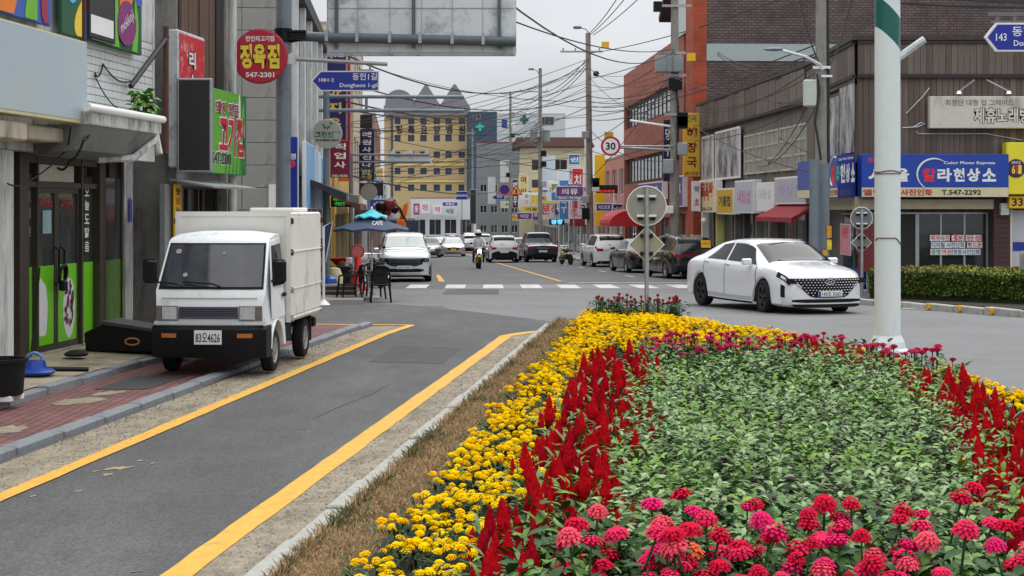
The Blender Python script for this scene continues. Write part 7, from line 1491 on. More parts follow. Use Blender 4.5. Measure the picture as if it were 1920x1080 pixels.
V = [(-.22, 0, .90), (-.20, 0, 1.08), (-.14, 0, 1.28), (-.10, 0, 1.42), (-.08, 0, 1.50), (-.06, 0, 1.60)]; E = [(0, 1), (1, 2), (2, 3), (3, 4), (4, 5)]; Rr = [.15, .15, .17, .13, .06, .09]
for s in (1, -1):
    b = len(V); V += [(-.10, s*.20, 1.40), (.06, s*.34, 1.20), (.34, s*.34, 1.06), (.42, s*.35, 1.03), (-.16, s*.11, .88), (.24, s*.24, .78), (.06, s*.24, .42), (.02, s*.24, .34), (.16, s*.25, .31)]
    E += [(3, b), (b, b+1), (b+1, b+2), (b+2, b+3), (0, b+4), (b+4, b+5), (b+5, b+6), (b+6, b+7), (b+7, b+8)]; Rr += [.075, .055, .042, .04, .10, .075, .055, .05, .045]
def mid(c):
    if c.z < .385: return 3
    if c.x > .30 and c.z > .98: return 0
    if c.z > 1.50: return 0
    if c.z < .93 or (c.z < .99 and c.x > -.05): return 2
    return 4 if (abs(c.y) < .10 and c.z > 1.0 and False) else 1
skinned('body', V, E, Rr, pr, [skin, shirtw, trous, shoe, vest], mid)
MB().lathe([(.02, -.14), (.13, -.10), (.155, 0), (.13, .10), (.06, .155), (.01, .165)], n=20).build('helmet', G['white'], pr, smooth=True, loc=(-.05, 0, 1.70)); MB().lathe([(.02, -.085), (.147, -.07), (.163, 0), (.15, .05), (.02, .06)], n=20).build('visor', G['tint'], pr, smooth=True, loc=(-.035, 0, 1.655))
for s in (1, -1):                                            # gloved fingers closed round the grips
    for k in range(4): MB().tube([(.40+.0, s*(.30+.025*k), 1.035), (.46, s*(.30+.025*k), 1.03), (.455, s*(.30+.025*k), .995), (.42, s*(.30+.025*k), .99)], .011, 5).build('finger', skin, pr, smooth=True)
    MB().tube([(.40, s*.28, 1.02), (.42, s*.265, .99), (.45, s*.265, .985)], .012, 5).build('thumb', skin, pr, smooth=True)
mt = motorbike('motorcycle', 'dark scooter parked under the parasol beside the crossover', cpos(704, 47.5), 1.9, False)
mt = motorbike('motorcycle', 'dark motorcycle parked left of the white sport utility vehicle', cpos(1062, 84), 1.9, False)
# ---------------------------------------------------------------- orange crane folded on a lorry, behind the parasol
Yc = 84; t = thing('crane_truck', 'lorry with an orange folded crane boom parked on the left', 'lorry', (X(748, Yc), Yc, gz(Yc)))
og = mat('crane_orange', srgb(224, 120, 30), .45, var=.08); zz = lambda v: Z(v, Yc)-gz(Yc); xx = lambda u: X(u, Yc)-X(748, Yc)
MB().prism([(xx(738), zz(378)), (xx(742), zz(376)), (xx(764), zz(412)), (xx(758), zz(415))], -.15, .15).build('boom', og, t); MB().prism([(xx(756), zz(384)), (xx(764), zz(380)), (xx(762), zz(402)), (xx(750), zz(424)), (xx(744), zz(422)), (xx(752), zz(400))], .2, .5).build('boom', og, t)
MB().tube([(xx(736), -.2, zz(380)), (xx(750), -.22, zz(390)), (xx(762), -.2, zz(416))], .07, 6).build('hose', G['wire'], t); MB().cb(xx(744), xx(760), -.4, .6, zz(440), zz(412), .03).build('turret', og, t)
MB().cb(-1.1, .75, -.2, 4.6, .75, 1.1, .03).build('deck', mat('lorry_red', srgb(130, 36, 30), .6, var=.15), t); MB().cb(-1.1, .75, 4.7, 6.4, .6, 2.5, .12).build('cab', mat('lorry_blue', srgb(60, 70, 96), .5, var=.1), t)
for x in (-.9, .6):
    for y in (.8, 5.2): g = grp('wheel', t, (x, y, .45), (0, 0, PI/2)); MB().lathe([(.2, -.12), (.42, -.13), (.45, 0), (.42, .13), (.2, .12)], n=20, axis='y').build('tyre', G['rubber'], g, smooth=True)
t = thing('lantern_cluster', 'dark red lantern cluster hanging over the left pavement', 'lantern', (X(722, 76), 76, Z(388, 76)))
for k, (x, z, r, c) in enumerate(((-.2, 0, .3, 0), (.2, .1, .32, 1), (.05, -.28, .24, 1), (.45, -.15, .2, 0))): MB().lathe([(.02, -r), (r*.8, -r*.6), (r, 0), (r*.8, r*.6), (.02, r)], (x, .1*k, z), 12).build('lantern', [G['blackp'], mat('lantern_red', srgb(110, 30, 26), .6, var=.3)][c], t, smooth=True)
# ================================================================== PARASOL, TABLE, CHAIRS ON THE LEFT PAVEMENT
Yq = 38.2; gq = gz(Yq)
t = thing('parasol', 'navy parasol with a turquoise top over a small table', 'parasol', (X(697, Yq), Yq, gq))
zz = lambda v: Z(v, Yq)-gq; Rp = .98
MB().cyl((0, 0, 0), (0, 0, zz(392)), .022, n=10).build('pole', G['signback'], t, smooth=True); MB().lathe([(.01, 0), (.24, .0), (.24, .08), (.05, .12), (.01, .12)], n=20).build('base', G['backgrey'], t)
def canopy(name, r, z0, z1, m, n=8, flap=0):
    v = [(0, 0, z1)]; f = []
    for k in range(n):
        a = 2*PI*(k+.5)/n; v.append((r*math.cos(a), r*math.sin(a), z0))
    for k in range(n):
        a = 2*PI*(k+1)/n; q = r*.93; v.append((q*math.cos(a), q*math.sin(a), z0+.05))
    for k in range(n):
        for j in (.5,):
            a = 2*PI*(k+.5)/n; v.append((r*.5*math.cos(a), r*.5*math.sin(a), z0+(z1-z0)*.42))
    for k in range(n):
        k2 = (k+1) % n; f += [(0, 1+2*n+k, 1+2*n+k2), (1+2*n+k, 1+k, 1+n+k), (1+2*n+k, 1+n+k, 1+2*n+k2), (1+2*n+k2, 1+n+k, 1+k2)]
        if flap: b = len(v); v += [(v[1+k][0], v[1+k][1], z0-flap), (v[1+n+k][0], v[1+n+k][1], z0+.05-flap), (v[1+k2][0], v[1+k2][1], z0-flap)]; f += [(1+k, b, b+1, 1+n+k), (1+n+k, b+1, b+2, 1+k2)]
    return MB().add(v, f).build(name, m, t, fix=False)
canopy('canopy', Rp, zz(431), zz(397), mat('parasol_navy', srgb(42, 60, 88), .75, var=.1), flap=.05); canopy('top_canopy', Rp*.43, zz(408), zz(391), mat('parasol_turquoise', srgb(66, 190, 206), .7, var=.08), flap=.03)
MB().lathe([(.01, 0), (.03, .0), (.03, .05), (.01, .08)], (0, 0, zz(393)), 8).build('finial', G['signwhite'], t)
for a in np.linspace(0, 2*PI, 9)[:-1]: MB().tube([(.02*math.cos(a+.39), .02*math.sin(a+.39), zz(412)), (Rp*.95*math.cos(a+.39), Rp*.95*math.sin(a+.39), zz(431)+.01)], .008, 4).build('rib', G['steel'], t)
text('CAFE', G['signwhite'], t, .20, -Rp*.72, zz(422)+.06, .26, .11, .03).rotation_euler = (-.35, 0, .12)
t = thing('cafe_table', 'small round black table under the parasol', 'table', (X(684, Yq), Yq, gq))
MB().lathe([(.01, .70), (.40, .70), (.41, .715), (.40, .73), (.01, .73)], n=28).build('table_top', G['blackp'], t, smooth=30)
for a in (.6, 2.2, 3.8, 5.4): MB().tube([(.12*math.cos(a), .12*math.sin(a), .7), (.16*math.cos(a), .16*math.sin(a), .3), (.34*math.cos(a), .34*math.sin(a), .01)], .016, 6).build('leg', G['steel'], t)
def chair(label, x, y, rz):
    t = thing('plastic_chair', label, 'chair', (x, y, gz(y)+.0), rz, 'black plastic chairs at the parasol table')
    MB().prism([(-.22, -.22), (.22, -.24), (.25, .22), (-.25, .22)], .41, .44, plane='xy').build('seat', G['blackp'], t, bevel=.012)
    for sx in (-1, 1):
        MB().tube([(sx*.20, .18, .42), (sx*.24, .25, .01)], [.028, .022], 6).build('leg', G['blackp'], t); MB().tube([(sx*.22, -.2, .62), (sx*.21, -.22, .42), (sx*.25, -.27, .01)], [.022, .028, .022], 6).build('leg', G['blackp'], t)
        MB().tube([(sx*.22, .24, .64), (sx*.25, .05, .65), (sx*.245, -.18, .63), (sx*.22, -.2, .60)], .022, 6).build('arm', G['blackp'], t, smooth=True)
        MB().tube([(sx*.21, .2, .42), (sx*.215, .26, .65), (sx*.17, .31, .84)], .022, 6).build('back_post', G['blackp'], t, smooth=True)
    b = MB(); b.tube([(-.17, .31, .84), (-.08, .335, .88), (.08, .335, .88), (.17, .31, .84)], .025, 6).tube([(-.2, .27, .68), (0, .31, .70), (.2, .27, .68)], .02, 6)
    for x_ in (-.10, -.05, 0, .05, .10): b.prism([(x_-.018, .45), (x_+.018, .45), (x_+.018, .87), (x_-.018, .87)], .26+.0, .285, plane='xz')
    b.build('backrest', G['blackp'], t); return t
chair('black plastic chair left of the table, facing right', X(656, 37.1), 37.1, -1.15); c2 = chair('black plastic chair with its back to the camera, right of the table', X(714, 36.9), 36.9, PI+.1)
MB().prism([(-.17, .45), (.17, .45), (.17, .86), (.1, .89), (-.1, .89), (-.17, .86)], .288, .30).build('jacket', G['rubber'], c2)
chair('black plastic chair behind the table, half hidden by the other', X(701, 38.9), 38.9, .3)
t = thing('no_parking_stand', 'red plastic stand with a round sign beside the table', 'stand', (X(671, 41.5), 41.5, gz(41.5)+.12)); zq = Z(513, 41.5)-gz(41.5)-.12
red = mat('stand_red', srgb(206, 40, 36), .45, var=.06)
MB().lathe([(.01, 0), (.22, 0), (.22, .1), (.16, .2), (.07, zq+.45), (.06, zq+.48), (.01, zq+.48)], n=18).build('cone', red, t, smooth=True); MB().lathe([(.01, -.03), (.17, -.03), (.17, .03), (.01, .03)], (0, 0, zq+.6), 22, 'y').build('disc', mat('stand_disc', srgb(200, 110, 110), .5, var=.2, scale=20), t, smooth=30)
MB().tube([(.17*math.cos(a), -.03, zq+.6+.17*math.sin(a)) for a in np.linspace(0, 2*PI, 21)], .02, 5).build('rim', red, t)
t = thing('produce_stand', 'stall stand with a red bowl and bright packets by the pavement edge', 'stall', (X(636, 43), 43, gz(43)+.12))
MB().cb(-.4, .35, -.3, .3, 0, .62, .02).build('crate', G['rubber'], t); MB().lathe([(.1, .66), (.3, .85), (.32, .86), (.29, .85), (.1, .68)], n=18).build('bowl', red, t, smooth=True)
for k, (x, z, c) in enumerate(((-.35, .75, (220, 190, 40)), (-.38, .95, (200, 40, 40)), (.3, .78, (210, 180, 190)), (.1, .68, (90, 70, 60)), (-.42, .55, (210, 60, 60)))): MB().cb(x-.09, x+.09, -.33, -.2, z-.08, z+.1, .03).build('packet', mat('packet_%d' % k, srgb(*c), .5, var=.2, scale=12), t)
t = thing('blue_bag', 'bright blue plastic bag beside the banner post', 'bag', (X(616, 39.5), 39.5, gz(39.5)+.12)); MB().lathe([(.02, 0), (.2, .02), (.24, .2), (.2, .38), (.08, .46), (.02, .46)], n=10).build('bag_body', mat('bag_blue', srgb(30, 96, 190), .4, var=.25, scale=6), t, smooth=True)
t = thing('white_bag', 'yellowish white sack on top of the pavement clutter', 'bag', (X(626, 40.5), 40.5, gz(40.5)+.12)); MB().lathe([(.02, 0), (.22, .05), (.24, .4), (.16, .62), (.02, .66)], n=10).build('bag_body', mat('bag_cream', srgb(206, 196, 150), .6, var=.15, scale=6), t, smooth=True)
t = thing('feather_banner', 'dark feather banner on a white post beside the truck box', 'banner', (X(607, 35.6), 35.6, gz(35.6))); zz = lambda v: Z(v, 35.6)-gz(35.6)
MB().cyl((0, 0, 0), (0, 0, zz(424)), .03, n=8).cyl((0, 0, 0), (0, 0, .12), .16, .04, n=12).build('post', G['signwhite'], t); MB().prism([(.02, zz(424)), (.2, zz(416)), (.12, zz(455)), (.05, zz(490)), (.02, zz(492))], -.01, .01).build('flag', mat('flag_navy', srgb(44, 56, 84), .7, var=.3, scale=4), t); MB().tube([(.02, 0, zz(424)), (.2, 0, zz(416)), (.12, 0, zz(455)), (.04, 0, zz(492))], .016, 5).build('flag_rim', G['signback'], t)
t = thing('pavement_ramp', 'grey stacked boards leaning by the pavement edge', 'boards', (X(632, 39), 39, gz(39)+.12))
for k in range(4): MB().cb(-.45+.05*k, .5, -.4, .4, .02+.06*k, .07+.06*k, .01).build('board', G['conc'] if k % 2 else G['wood'], t)
# parked clutter in front of the corner building
for k, (u, Y, h, c, lb) in enumerate(((566, 37.6, 1.5, (176, 178, 176), 'pale vending cabinet by the corner building'), (590, 43, 1.4, (70, 80, 96), 'dark blue cabinet by the corner building'))):
    t = thing('street_cabinet', lb, 'cabinet', (X(u, Y), Y, gz(Y)+.12)); MB().cb(-.3, .3, -.3, .3, 0, h, .03).build('cabinet', mat('cab_%d' % k, srgb(*c), .5, var=.1), t); MB().bx(-.24, .24, -.306, -.301, .2, h-.15).build('door', G['signback'], t, fix=False)
# ================================================================== FLOWER ISLAND
def leafmat(name, c, var=.35, scale=5, rough=.5, back=0): return mat(name, c, rough, var=var, scale=scale, spec=.12)
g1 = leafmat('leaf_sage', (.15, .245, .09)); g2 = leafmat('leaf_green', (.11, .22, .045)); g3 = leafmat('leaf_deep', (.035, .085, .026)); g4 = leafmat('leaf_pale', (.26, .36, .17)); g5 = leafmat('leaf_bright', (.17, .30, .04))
mar = mat('petal_yellow', (.90, .56, .005), .9, var=.2, scale=40, spec=0); mar2 = mat('petal_gold', (.88, .47, .002), .9, var=.2, scale=40, spec=0)
celo = mat('plume_red', (.46, .005, .010), .9, var=.3, scale=30, spec=.05); celo2 = mat('plume_crimson', (.34, .003, .012), .9, var=.3, scale=30, spec=.05)
ZC = [mat('petal_'+nm, c, .9, var=.25, scale=35, spec=.05) for nm, c in (('pink', (.72, .025, .095)), ('crimson', (.56, .008, .04)), ('coral', (.78, .075, .12)), ('magenta', (.70, .018, .13)), ('orange', (.80, .13, .05)))]
BIGLEAF_V = [(0, 0, 0), (.25, -.20, .07), (.25, 0, .02), (.25, .20, .07), (.6, -.21, .05), (.6, 0, -.01), (.6, .21, .05), (1, 0, -.14)]
BIGLEAF_F = [(0, 1, 2), (0, 2, 3), (1, 4, 5, 2), (2, 5, 6, 3), (4, 7, 5), (5, 7, 6)]
NARROW_V = [(0, 0, 0), (.3, -.09, .10), (.3, .09, .10), (.7, -.08, .10), (.7, .08, .10), (1, 0, -.02)]
NARROW_F = [(0, 1, 2), (1, 3, 4, 2), (3, 5, 4)]
def poisson(x0, x1, y0, y1, d, ok, tries=30000, seed=1, jit=None):
    r = random.Random(seed); cell = {}; pts = []; n = int((x1-x0)*(y1-y0)/(d*d)*3.2)
    for _ in range(min(n, tries)):
        x, y = r.uniform(x0, x1), r.uniform(y0, y1)
        if not ok(x, y): continue
        i, j = int(x/d), int(y/d)
        if any((x-a)**2+(y-b)**2 < d*d for p in range(i-1, i+2) for q in range(j-1, j+2) for a, b in cell.get((p, q), ())): continue
        cell.setdefault((i, j), []).append((x, y)); pts.append((x, y))
    return pts
def seen(x, y, z, m=60):
    u = 960+x/y*FPX; v = HV+(CZ-z)/y*FPX; return -m < u < 1920+m and v < 1080+m
SOIL = .17
def petal_dome(name, rings, seed, jitter=.12, wd=1.0):
    """a double flower head: rings of (n petals, inner radius, outer radius, z in, z out)"""
    r = random.Random(seed); m = MB()
    for n, r0, r1, z0, z1 in rings:
        for k in range(n):
            a = 2*PI*(k+r.uniform(-.25, .25))/n; w = wd*2*PI*r1/n*.62; rr = r1*(1+r.uniform(-jitter, jitter)); dz = r.uniform(-jitter, jitter)*.3
            c, s = math.cos(a), math.sin(a); q = lambda rad, t, z: (rad*c-t*s, rad*s+t*c, z)
            m.add([q(r0, -w*.3, z0), q(r0, w*.3, z0), q((r0+rr)*.55, -w*.55, z0*.45+z1*.55+.07), q((r0+rr)*.55, w*.55, z0*.45+z1*.55+.07), q(rr, -w*.33, z1+dz), q(rr, w*.33, z1+dz)], [(0, 2, 3, 1), (2, 4, 5, 3)])
    return m.mesh(name)
# ---- marigolds
MR = [(9, .0, .55, .62, .60), (12, .3, .85, .5, .36), (13, .5, 1.0, .3, .05), (9, .2, .8, .1, -.15)]
mheads = []
for k in range(4):
    me = petal_dome('flower_head', MR, k, .16, 1.15); me.materials.append(mar if k % 4 else mar2); mheads.append(me)
def foliage_mesh(name, n, rad, z0, z1, bv, bf, size, mt, seed):
    r = np.random.default_rng(seed); th = r.uniform(0, 2*PI, n); q = rad*np.sqrt(r.uniform(0, 1, n))
    o = scatter(name, bv, bf, np.stack([q*np.cos(th), q*np.sin(th), r.uniform(z0, z1, n)], 1), rotmats(th+r.uniform(-.8, .8, n), r.uniform(-.9, .2, n), r.uniform(-.4, .4, n)), r.uniform(size*.7, size*1.3, n), mt, mids=r.integers(0, len(mt), n), kind=None)
    me = o.data; bpy.data.objects.remove(o); return me
yel_ok = lambda x, y: (XL(y)+.02 < x < XL(y)+.54+.05*math.sin(y*2)) or (y > 18.6+.5*max(0, x-2) and XL(y)+.02 < x < XR(y)-.06 and y < 24.7) or (y > 8 and XR(y)-.42 < x < XR(y)-.04)
ypts = [p for p in poisson(-1.2, 5, 6.95, 25.6, .192, yel_ok, seed=3) if seen(*p, .35, 40)]
ypts = [p for p in ypts if not (p[0] < 0 and p[1] < 7.3 and RN.random() < .4)]
ypts.sort(key=lambda p: p[1])
mp = []
for k in range(5):
    r = random.Random(k+40); t = thing('marigold_plant', 'low yellow marigold plant in the border of the flower island', 'flower', (0, -50, -5), 0, 'yellow marigolds edging the flower island')
    link('foliage', foliage_mesh('foliage', 80, .14, .03, .16, NARROW_V, NARROW_F, .082, [g3, g3, leafmat('leaf_dark_fern', (.02, .042, .016))], k), None, t)
    hp = []
    for _ in range(200):
        a, q = r.uniform(0, 2*PI), .125*r.random()**.5; x, y = q*math.cos(a), q*math.sin(a)
        if all((x-c)**2+(y-d)**2 > .043**2 for c, d in hp): hp.append((x, y))
        if len(hp) == 13: break
    for x, y in hp:
        o = link('flower_head', r.choice(mheads), None, t, loc=(x, y, r.uniform(.155, .215))); o.scale = (r.uniform(.024, .032),)*3; o.rotation_euler = (r.uniform(-.4, .4), r.uniform(-.4, .4), r.uniform(0, 6))
    mp.append(t)
NI = 299
for i, (x, y) in enumerate(ypts[:NI]): clone(mp[i % 5], (x, y, SOIL), RN.uniform(0, 6.28), scale=RN.uniform(.9, 1.15))
rest = ypts[NI:]
def mesh_arrays(me):
    v = np.empty(len(me.vertices)*3); me.vertices.foreach_get('co', v); return v.reshape(-1, 3), [tuple(p.vertices) for p in me.polygons]
if rest:
    hv, hf = mesh_arrays(petal_dome('h', [(6, .0, .6, .6, .55), (8, .35, 1.0, .45, .0)], 3, .15, 1.2)); P = []
    for x, y in rest:
        for _ in range(16): a, q = RN.uniform(0, 6.28), .14*RN.random()**.5; P.append((x+q*math.cos(a), y+q*math.sin(a), SOIL+RN.uniform(.155, .22)))
    n = len(P); scatter('marigold_bed', hv, hf, P, rotmats(NR.uniform(0, 6, n), NR.uniform(-.4, .4, n)), NR.uniform(.028, .037, n), [mar, mar2], NR.integers(0, 5, n)//4, label='far yellow marigolds filling the tip of the flower island', cat='flowers')
    n = len(rest)*34; b = np.repeat(np.array(rest), 34, 0); scatter('marigold_foliage', NARROW_V, NARROW_F, np.column_stack([b+NR.normal(0, .075, b.shape), NR.uniform(SOIL+.03, SOIL+.15, n)]), rotmats(NR.uniform(0, 6.28, n), NR.uniform(-.8, .2, n)), NR.uniform(.055, .09, n), [g3, MATS['leaf_dark_fern']], NR.integers(0, 2, n), label='dark ferny leaves under the far marigolds', cat='foliage')
# ---- celosia
def plume(name, h, rad, seed, m_):
    r = random.Random(seed); m = MB(); n = 9; k = 7
    prof = [(.25, 0), (.75, .1), (1, .25), (.98, .42), (.8, .6), (.5, .8), (.22, .94), (.03, 1.0)]
    m.lathe([(rad*.9*a*(1+.12*math.sin(9*b+seed)), h*b) for a, b in prof], n=9)
    for _ in range(150):                                       # feathery tufts
        t = r.random()**.9; a = r.uniform(0, 2*PI); q = rad*np.interp(t, [b for a_, b in prof], [a_ for a_, b in prof]); z = h*t*.93; c, s = math.cos(a), math.sin(a); w = rad*r.uniform(.10, .2)
        tip = (c*q*(1.0+.2*r.random()), s*q*(1.0+.2*r.random()), z+h*r.uniform(.05, .12)); m.add([(c*q*.55-s*w, s*q*.55+c*w, z), (c*q*.55+s*w, s*q*.55-c*w, z), tip, (c*q*.95, s*q*.95, z+h*.02)], [(0, 3, 2), (3, 1, 2), (0, 1, 3)])
    me = m.mesh(name); me.materials.append(m_); return me
cp = []
for k in range(6):
    r = random.Random(k+7); t = thing('celosia_plant', 'red plume celosia in the band beside the marigolds', 'flower', (0, -50, -5), 0, 'red celosia plumes in the flower island')
    link('foliage', foliage_mesh('foliage', 26, .10, .03, .25, NARROW_V, NARROW_F, .115, [g2, g5, g1], k+20), None, t)
    MB().tube([(0, 0, 0), (.005, 0, .22)], .007, 5).build('stem', g2, t)
    h = .165+.013*k
    link('plume', plume('plume', h, .029+.002*k, k, celo if k % 3 else celo2), None, t, loc=(0, 0, .19))
    for q in range(r.choice((2, 3, 3))):
        a = r.uniform(0, 6.28); a_ = .06+.02*q; o = link('plume', plume('plume', h*.62, .021, k*7+q, celo if q else celo2), None, t, loc=(a_*math.cos(a), a_*math.sin(a), .16)); o.rotation_euler = (r.uniform(-.15, .15), r.uniform(-.15, .15), 0)
    cp.append(t)
RX = lambda y: float(np.interp(y, [6.5, 8, 11, 14.6], [2.05, 2.5, 3.22, 3.62]))+.06*math.sin(y*2.6)
cel_ok = lambda x, y: (y < 17.2 and XL(y)+.56+.05*math.sin(y*3) < x < XL(y)+1.24+.10*math.sin(y*1.7+1)) or (7 < y < 14.8 and RX(y) < x < min(RX(y)+.62, XR(y)-.3))
cpts = [p for p in poisson(-1, 5, 6.0, 17.2, .158, cel_ok, seed=9) if seen(*p, .5, 30)]
cpts = [p for p in cpts if not (p[1] < 7.3 and p[0] > .42+.12*(p[1]-6) and p[0] < 2)]
for y, n in ((16.4, 16), (17.2, 14)):
    for _ in range(n): cpts.append((RN.uniform(2.9, XR(y)-.45), y+RN.uniform(-.4, .4)))
cpts = cpts[:299]
for i, (x, y) in enumerate(cpts):
    lb = None if x < XL(y)+1.6 else 'red plume celosia on the far side of the flower island'
    clone(cp[RN.randrange(6)], (x, y, SOIL), RN.uniform(0, 6.28), label=lb, scale=RN.uniform(.8, 1.12))
# ---- zinnias
ZR = [(8, .0, .40, .62, .66), (11, .18, .66, .55, .50), (13, .36, .86, .40, .28), (14, .5, 1.0, .22, .02), (13, .5, .98, .05, -.22)]
zm = {}
for c in range(5):
    for s in range(2):
        me = petal_dome('flower_head', ZR if s == 0 else [(7, .0, .38, .36, .36)]+[(a, b, d, e*.72, f*.72) for a, b, d, e, f in ZR[1:]], c*3+s, .10); b = bmesh.new(); b.from_mesh(me); bmesh.ops.create_icosphere(b, subdivisions=2, radius=.62); [setattr(v.co, 'z', v.co.z*.62) for v in b.verts if abs(v.co.length-.62) < .001]; b.to_mesh(me); b.free(); me.materials.append(ZC[c]); zm[c, s] = me
def zproto(c, s, tall, lb, hs=.055):
    t = thing('zinnia', lb, 'flower', (0, -50, -5), 0, 'zinnias of the flower island'); H = tall
    MB().tube([(0, 0, 0), (.01, 0, H*.5), (0, 0, H)], .0055, 5).build('stem', g3, t)
    o = link('flower_head', zm[c, s], None, t, loc=(0, 0, H)); o.scale = (hs, hs, hs*1.12)
    MB().lathe([(.004, -.02), (.018, -.012), (.014, .004), (.003, .006)], (0, 0, H), 8).build('calyx', g3, t)
    lf_ = MB()
    for k in range(5):
        a = k*2.4; z = H*(.28+.14*k); q = [Vector((x*.10*math.cos(a)-y*.11*math.sin(a), x*.10*math.sin(a)+y*.11*math.cos(a), z+w*.1-.02*x)) for x, y, w in BIGLEAF_V]; lf_.add(q, BIGLEAF_F)
    lf_.build('leaves', [g3], t, smooth=True, fix=False)
    return t
names = ['deep pink', 'crimson red', 'coral pink', 'magenta', 'orange']
zp = {(c, s): zproto(c, s, .46, '%s double zinnia at the front of the flower island' % names[c]) for c in range(5) for s in range(2)}
heads = '''1320,927,1 1243,950,3 1400,954,3 1433,949,1 1476,958,3 1531,921,1 1536,951,1 1547,974,0 1211,988,2 1267,981,1 1283,992,1 1329,978,0 1342,1004,2 1380,992,3 1406,1003,1 1470,995,0 1512,988,1 1198,1034,3 1250,1010,0 1245,1032,0 1288,1029,0 1324,1037,4 1360,1053,1 1334,1060,1 1276,1068,0 1413,1061,3 1443,1032,0 1495,1020,1 1514,1058,3 1480,1051,1 1483,1075,0 1763,902,1 1761,933,1 1606,945,1 1648,957,1 1646,986,2 1612,999,1 1706,976,1 1701,993,2 1745,967,0 1778,988,0 1817,969,0 1861,1010,2 1904,1015,3 1595,1032,2 1641,1025,3 1671,1020,3 1699,1025,1 1645,1049,2 1792,1022,3 1775,1068,0 1590,1078,1 1118,955,2 1065,983,1 1089,1002,2 1164,991,0 1172,969,2 1214,985,2 1139,1047,1 1194,1030,3 1173,1063,3 1103,1069,2 1228,949,3 1555,1000,0 1730,1062,2 1860,1062,1 1820,1085,0 1690,1090,3 1560,1095,2 1380,1095,1 1230,1095,0 1070,1095,2 1915,975,1'''.split()
for _ in range(52):
    u, v = RN.uniform(1060, 1915), RN.uniform(985, 1100)
    if all(abs(u-int(q.split(',')[0]))+1.4*abs(v-int(q.split(',')[1])) > 26 for q in heads): heads.append('%d,%d,%d' % (u, v, RN.choice((0, 0, 1, 1, 2, 3))))
for k, hd in enumerate(heads):
    u, v, c = (int(q) for q in hd.split(',')); c = 0 if c == 2 and k % 2 else 1 if c == 3 and k % 3 == 0 else c; z = .66+RN.uniform(-.05, .05)-(.10 if v > 1020 else 0); y = (CZ-z)*FPX/(v-HV)
    cl_ = clone(zp[c, 1 if RN.random() < .4 else 0], (X(u, y), y, z-.46*1), RN.uniform(0, 6.28), rot=(RN.uniform(-.2, .38), RN.uniform(-.28, .28), RN.uniform(0, 6.28)), scale=RN.choice((.78, .9, 1, 1.06, 1.14))*RN.uniform(.95, 1.05))
    cl_.location.z = z-.46*cl_.scale.x
zq = {}
for c, nm, cc in ((3, 'dusky magenta', (.50, .015, .10)), (1, 'dark crimson', (.36, .006, .035)), (0, 'deep pink', (.60, .03, .10))):
    zq[c] = zproto(c, 1, .36, '%s zinnia in the row at the far edge of the flower island' % nm, .040)
    for o in zq[c].children:
        if o.name.startswith('flower_head'): o.data = o.data.copy(); o.data.materials.clear(); o.data.materials.append(mat('petal_row_%d' % c, cc, .9, var=.3, scale=35, spec=.05))
zd = zproto(1, 0, .36, 'dark crimson zinnia in the clump round the sign post', .026)
for o in zd.children:
    if o.name.startswith('flower_head'): o.data = o.data.copy(); o.data.materials.clear(); o.data.materials.append(mat('petal_garnet', (.30, .008, .03), .9, var=.3, scale=35, spec=.05))
far = [(RN.uniform(1.5, XR(y)-.30), y) for y in [RN.uniform(16.3, 18.6) for _ in range(175)]]+[(RN.uniform(3.75, 4.5), RN.uniform(14.6, 16.4)) for _ in range(24)]+[(2.02+RN.uniform(-.66, .66), 24.75+RN.uniform(-.3, .3)) for _ in range(70)]
for x, y in far:
    if y > 23 or (x > 3.6 and y < 16.5): k = RN.uniform(.95, 1.3)
    else: k = RN.uniform(.85, 1.1)
    c = RN.choice((3, 3, 1, 1, 0)) if y < 23 else 1
    clone(zq[c] if y < 23 else zd, (x, y, SOIL+RN.uniform(-.03, .03)), RN.uniform(0, 6.28), scale=k)
for t in mp+cp+list(zp.values())+list(zq.values())+[zd]:
    for c in list(t.children): bpy.data.objects.remove(c)
    bpy.data.objects.remove(t)
# ---- the broad green bed and the leaves beneath the flowers
green_ok = lambda x, y: XL(y)+1.16+.08*math.sin(y*2.3) < x < (RX(y)+.08 if y < 14.6 else XR(y)-.45) and 6.9 < y < 16.6
def bed(name, label, n, x0, x1, y0, y1, ok, zf, bv, bf, size, ms, seed, pit=(-.75, .25), w=None):
    r = np.random.default_rng(seed); P = np.stack([r.uniform(x0, x1, n), r.uniform(y0, y1, n)], 1); keep = np.array([ok(a, b) and seen(a, b, .5, 80) for a, b in P]); P = P[keep]; n = len(P)
    hump = .055*np.sin(P[:, 0]*5.1+np.sin(P[:, 1]*3.3))+.045*np.sin(P[:, 1]*6.3+P[:, 0]*2)
    z = np.array(zf(r, n))+hump
    o = scatter(name, bv, bf, np.column_stack([P, z]), rotmats(r.uniform(0, 6.28, n), r.uniform(*pit, n), r.uniform(-.5, .5, n)), r.uniform(size*.6, size*1.35, n), ms, r.choice(len(ms), n, p=w), label=label, cat='foliage', smooth=True)
    return o
gp_ = [p for p in poisson(-.4, 4.4, 6.9, 16.7, .15, green_ok, seed=21) if seen(*p, .5, 80)]; gp_ = np.array(gp_); r = np.random.default_rng(4); m_ = 34; n = len(gp_)*m_
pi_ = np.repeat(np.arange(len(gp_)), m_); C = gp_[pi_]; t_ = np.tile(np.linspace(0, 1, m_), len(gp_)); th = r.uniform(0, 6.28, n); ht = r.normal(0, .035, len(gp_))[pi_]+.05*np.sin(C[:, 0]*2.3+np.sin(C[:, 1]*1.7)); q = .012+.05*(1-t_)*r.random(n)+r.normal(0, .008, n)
tone = (np.sin(C[:, 0]*3.1+C[:, 1]*1.3)+np.sin(C[:, 1]*2.9-C[:, 0])+r.normal(0, 1.0, len(gp_))[pi_]); top_ = t_ > .55; u_ = r.random(n)
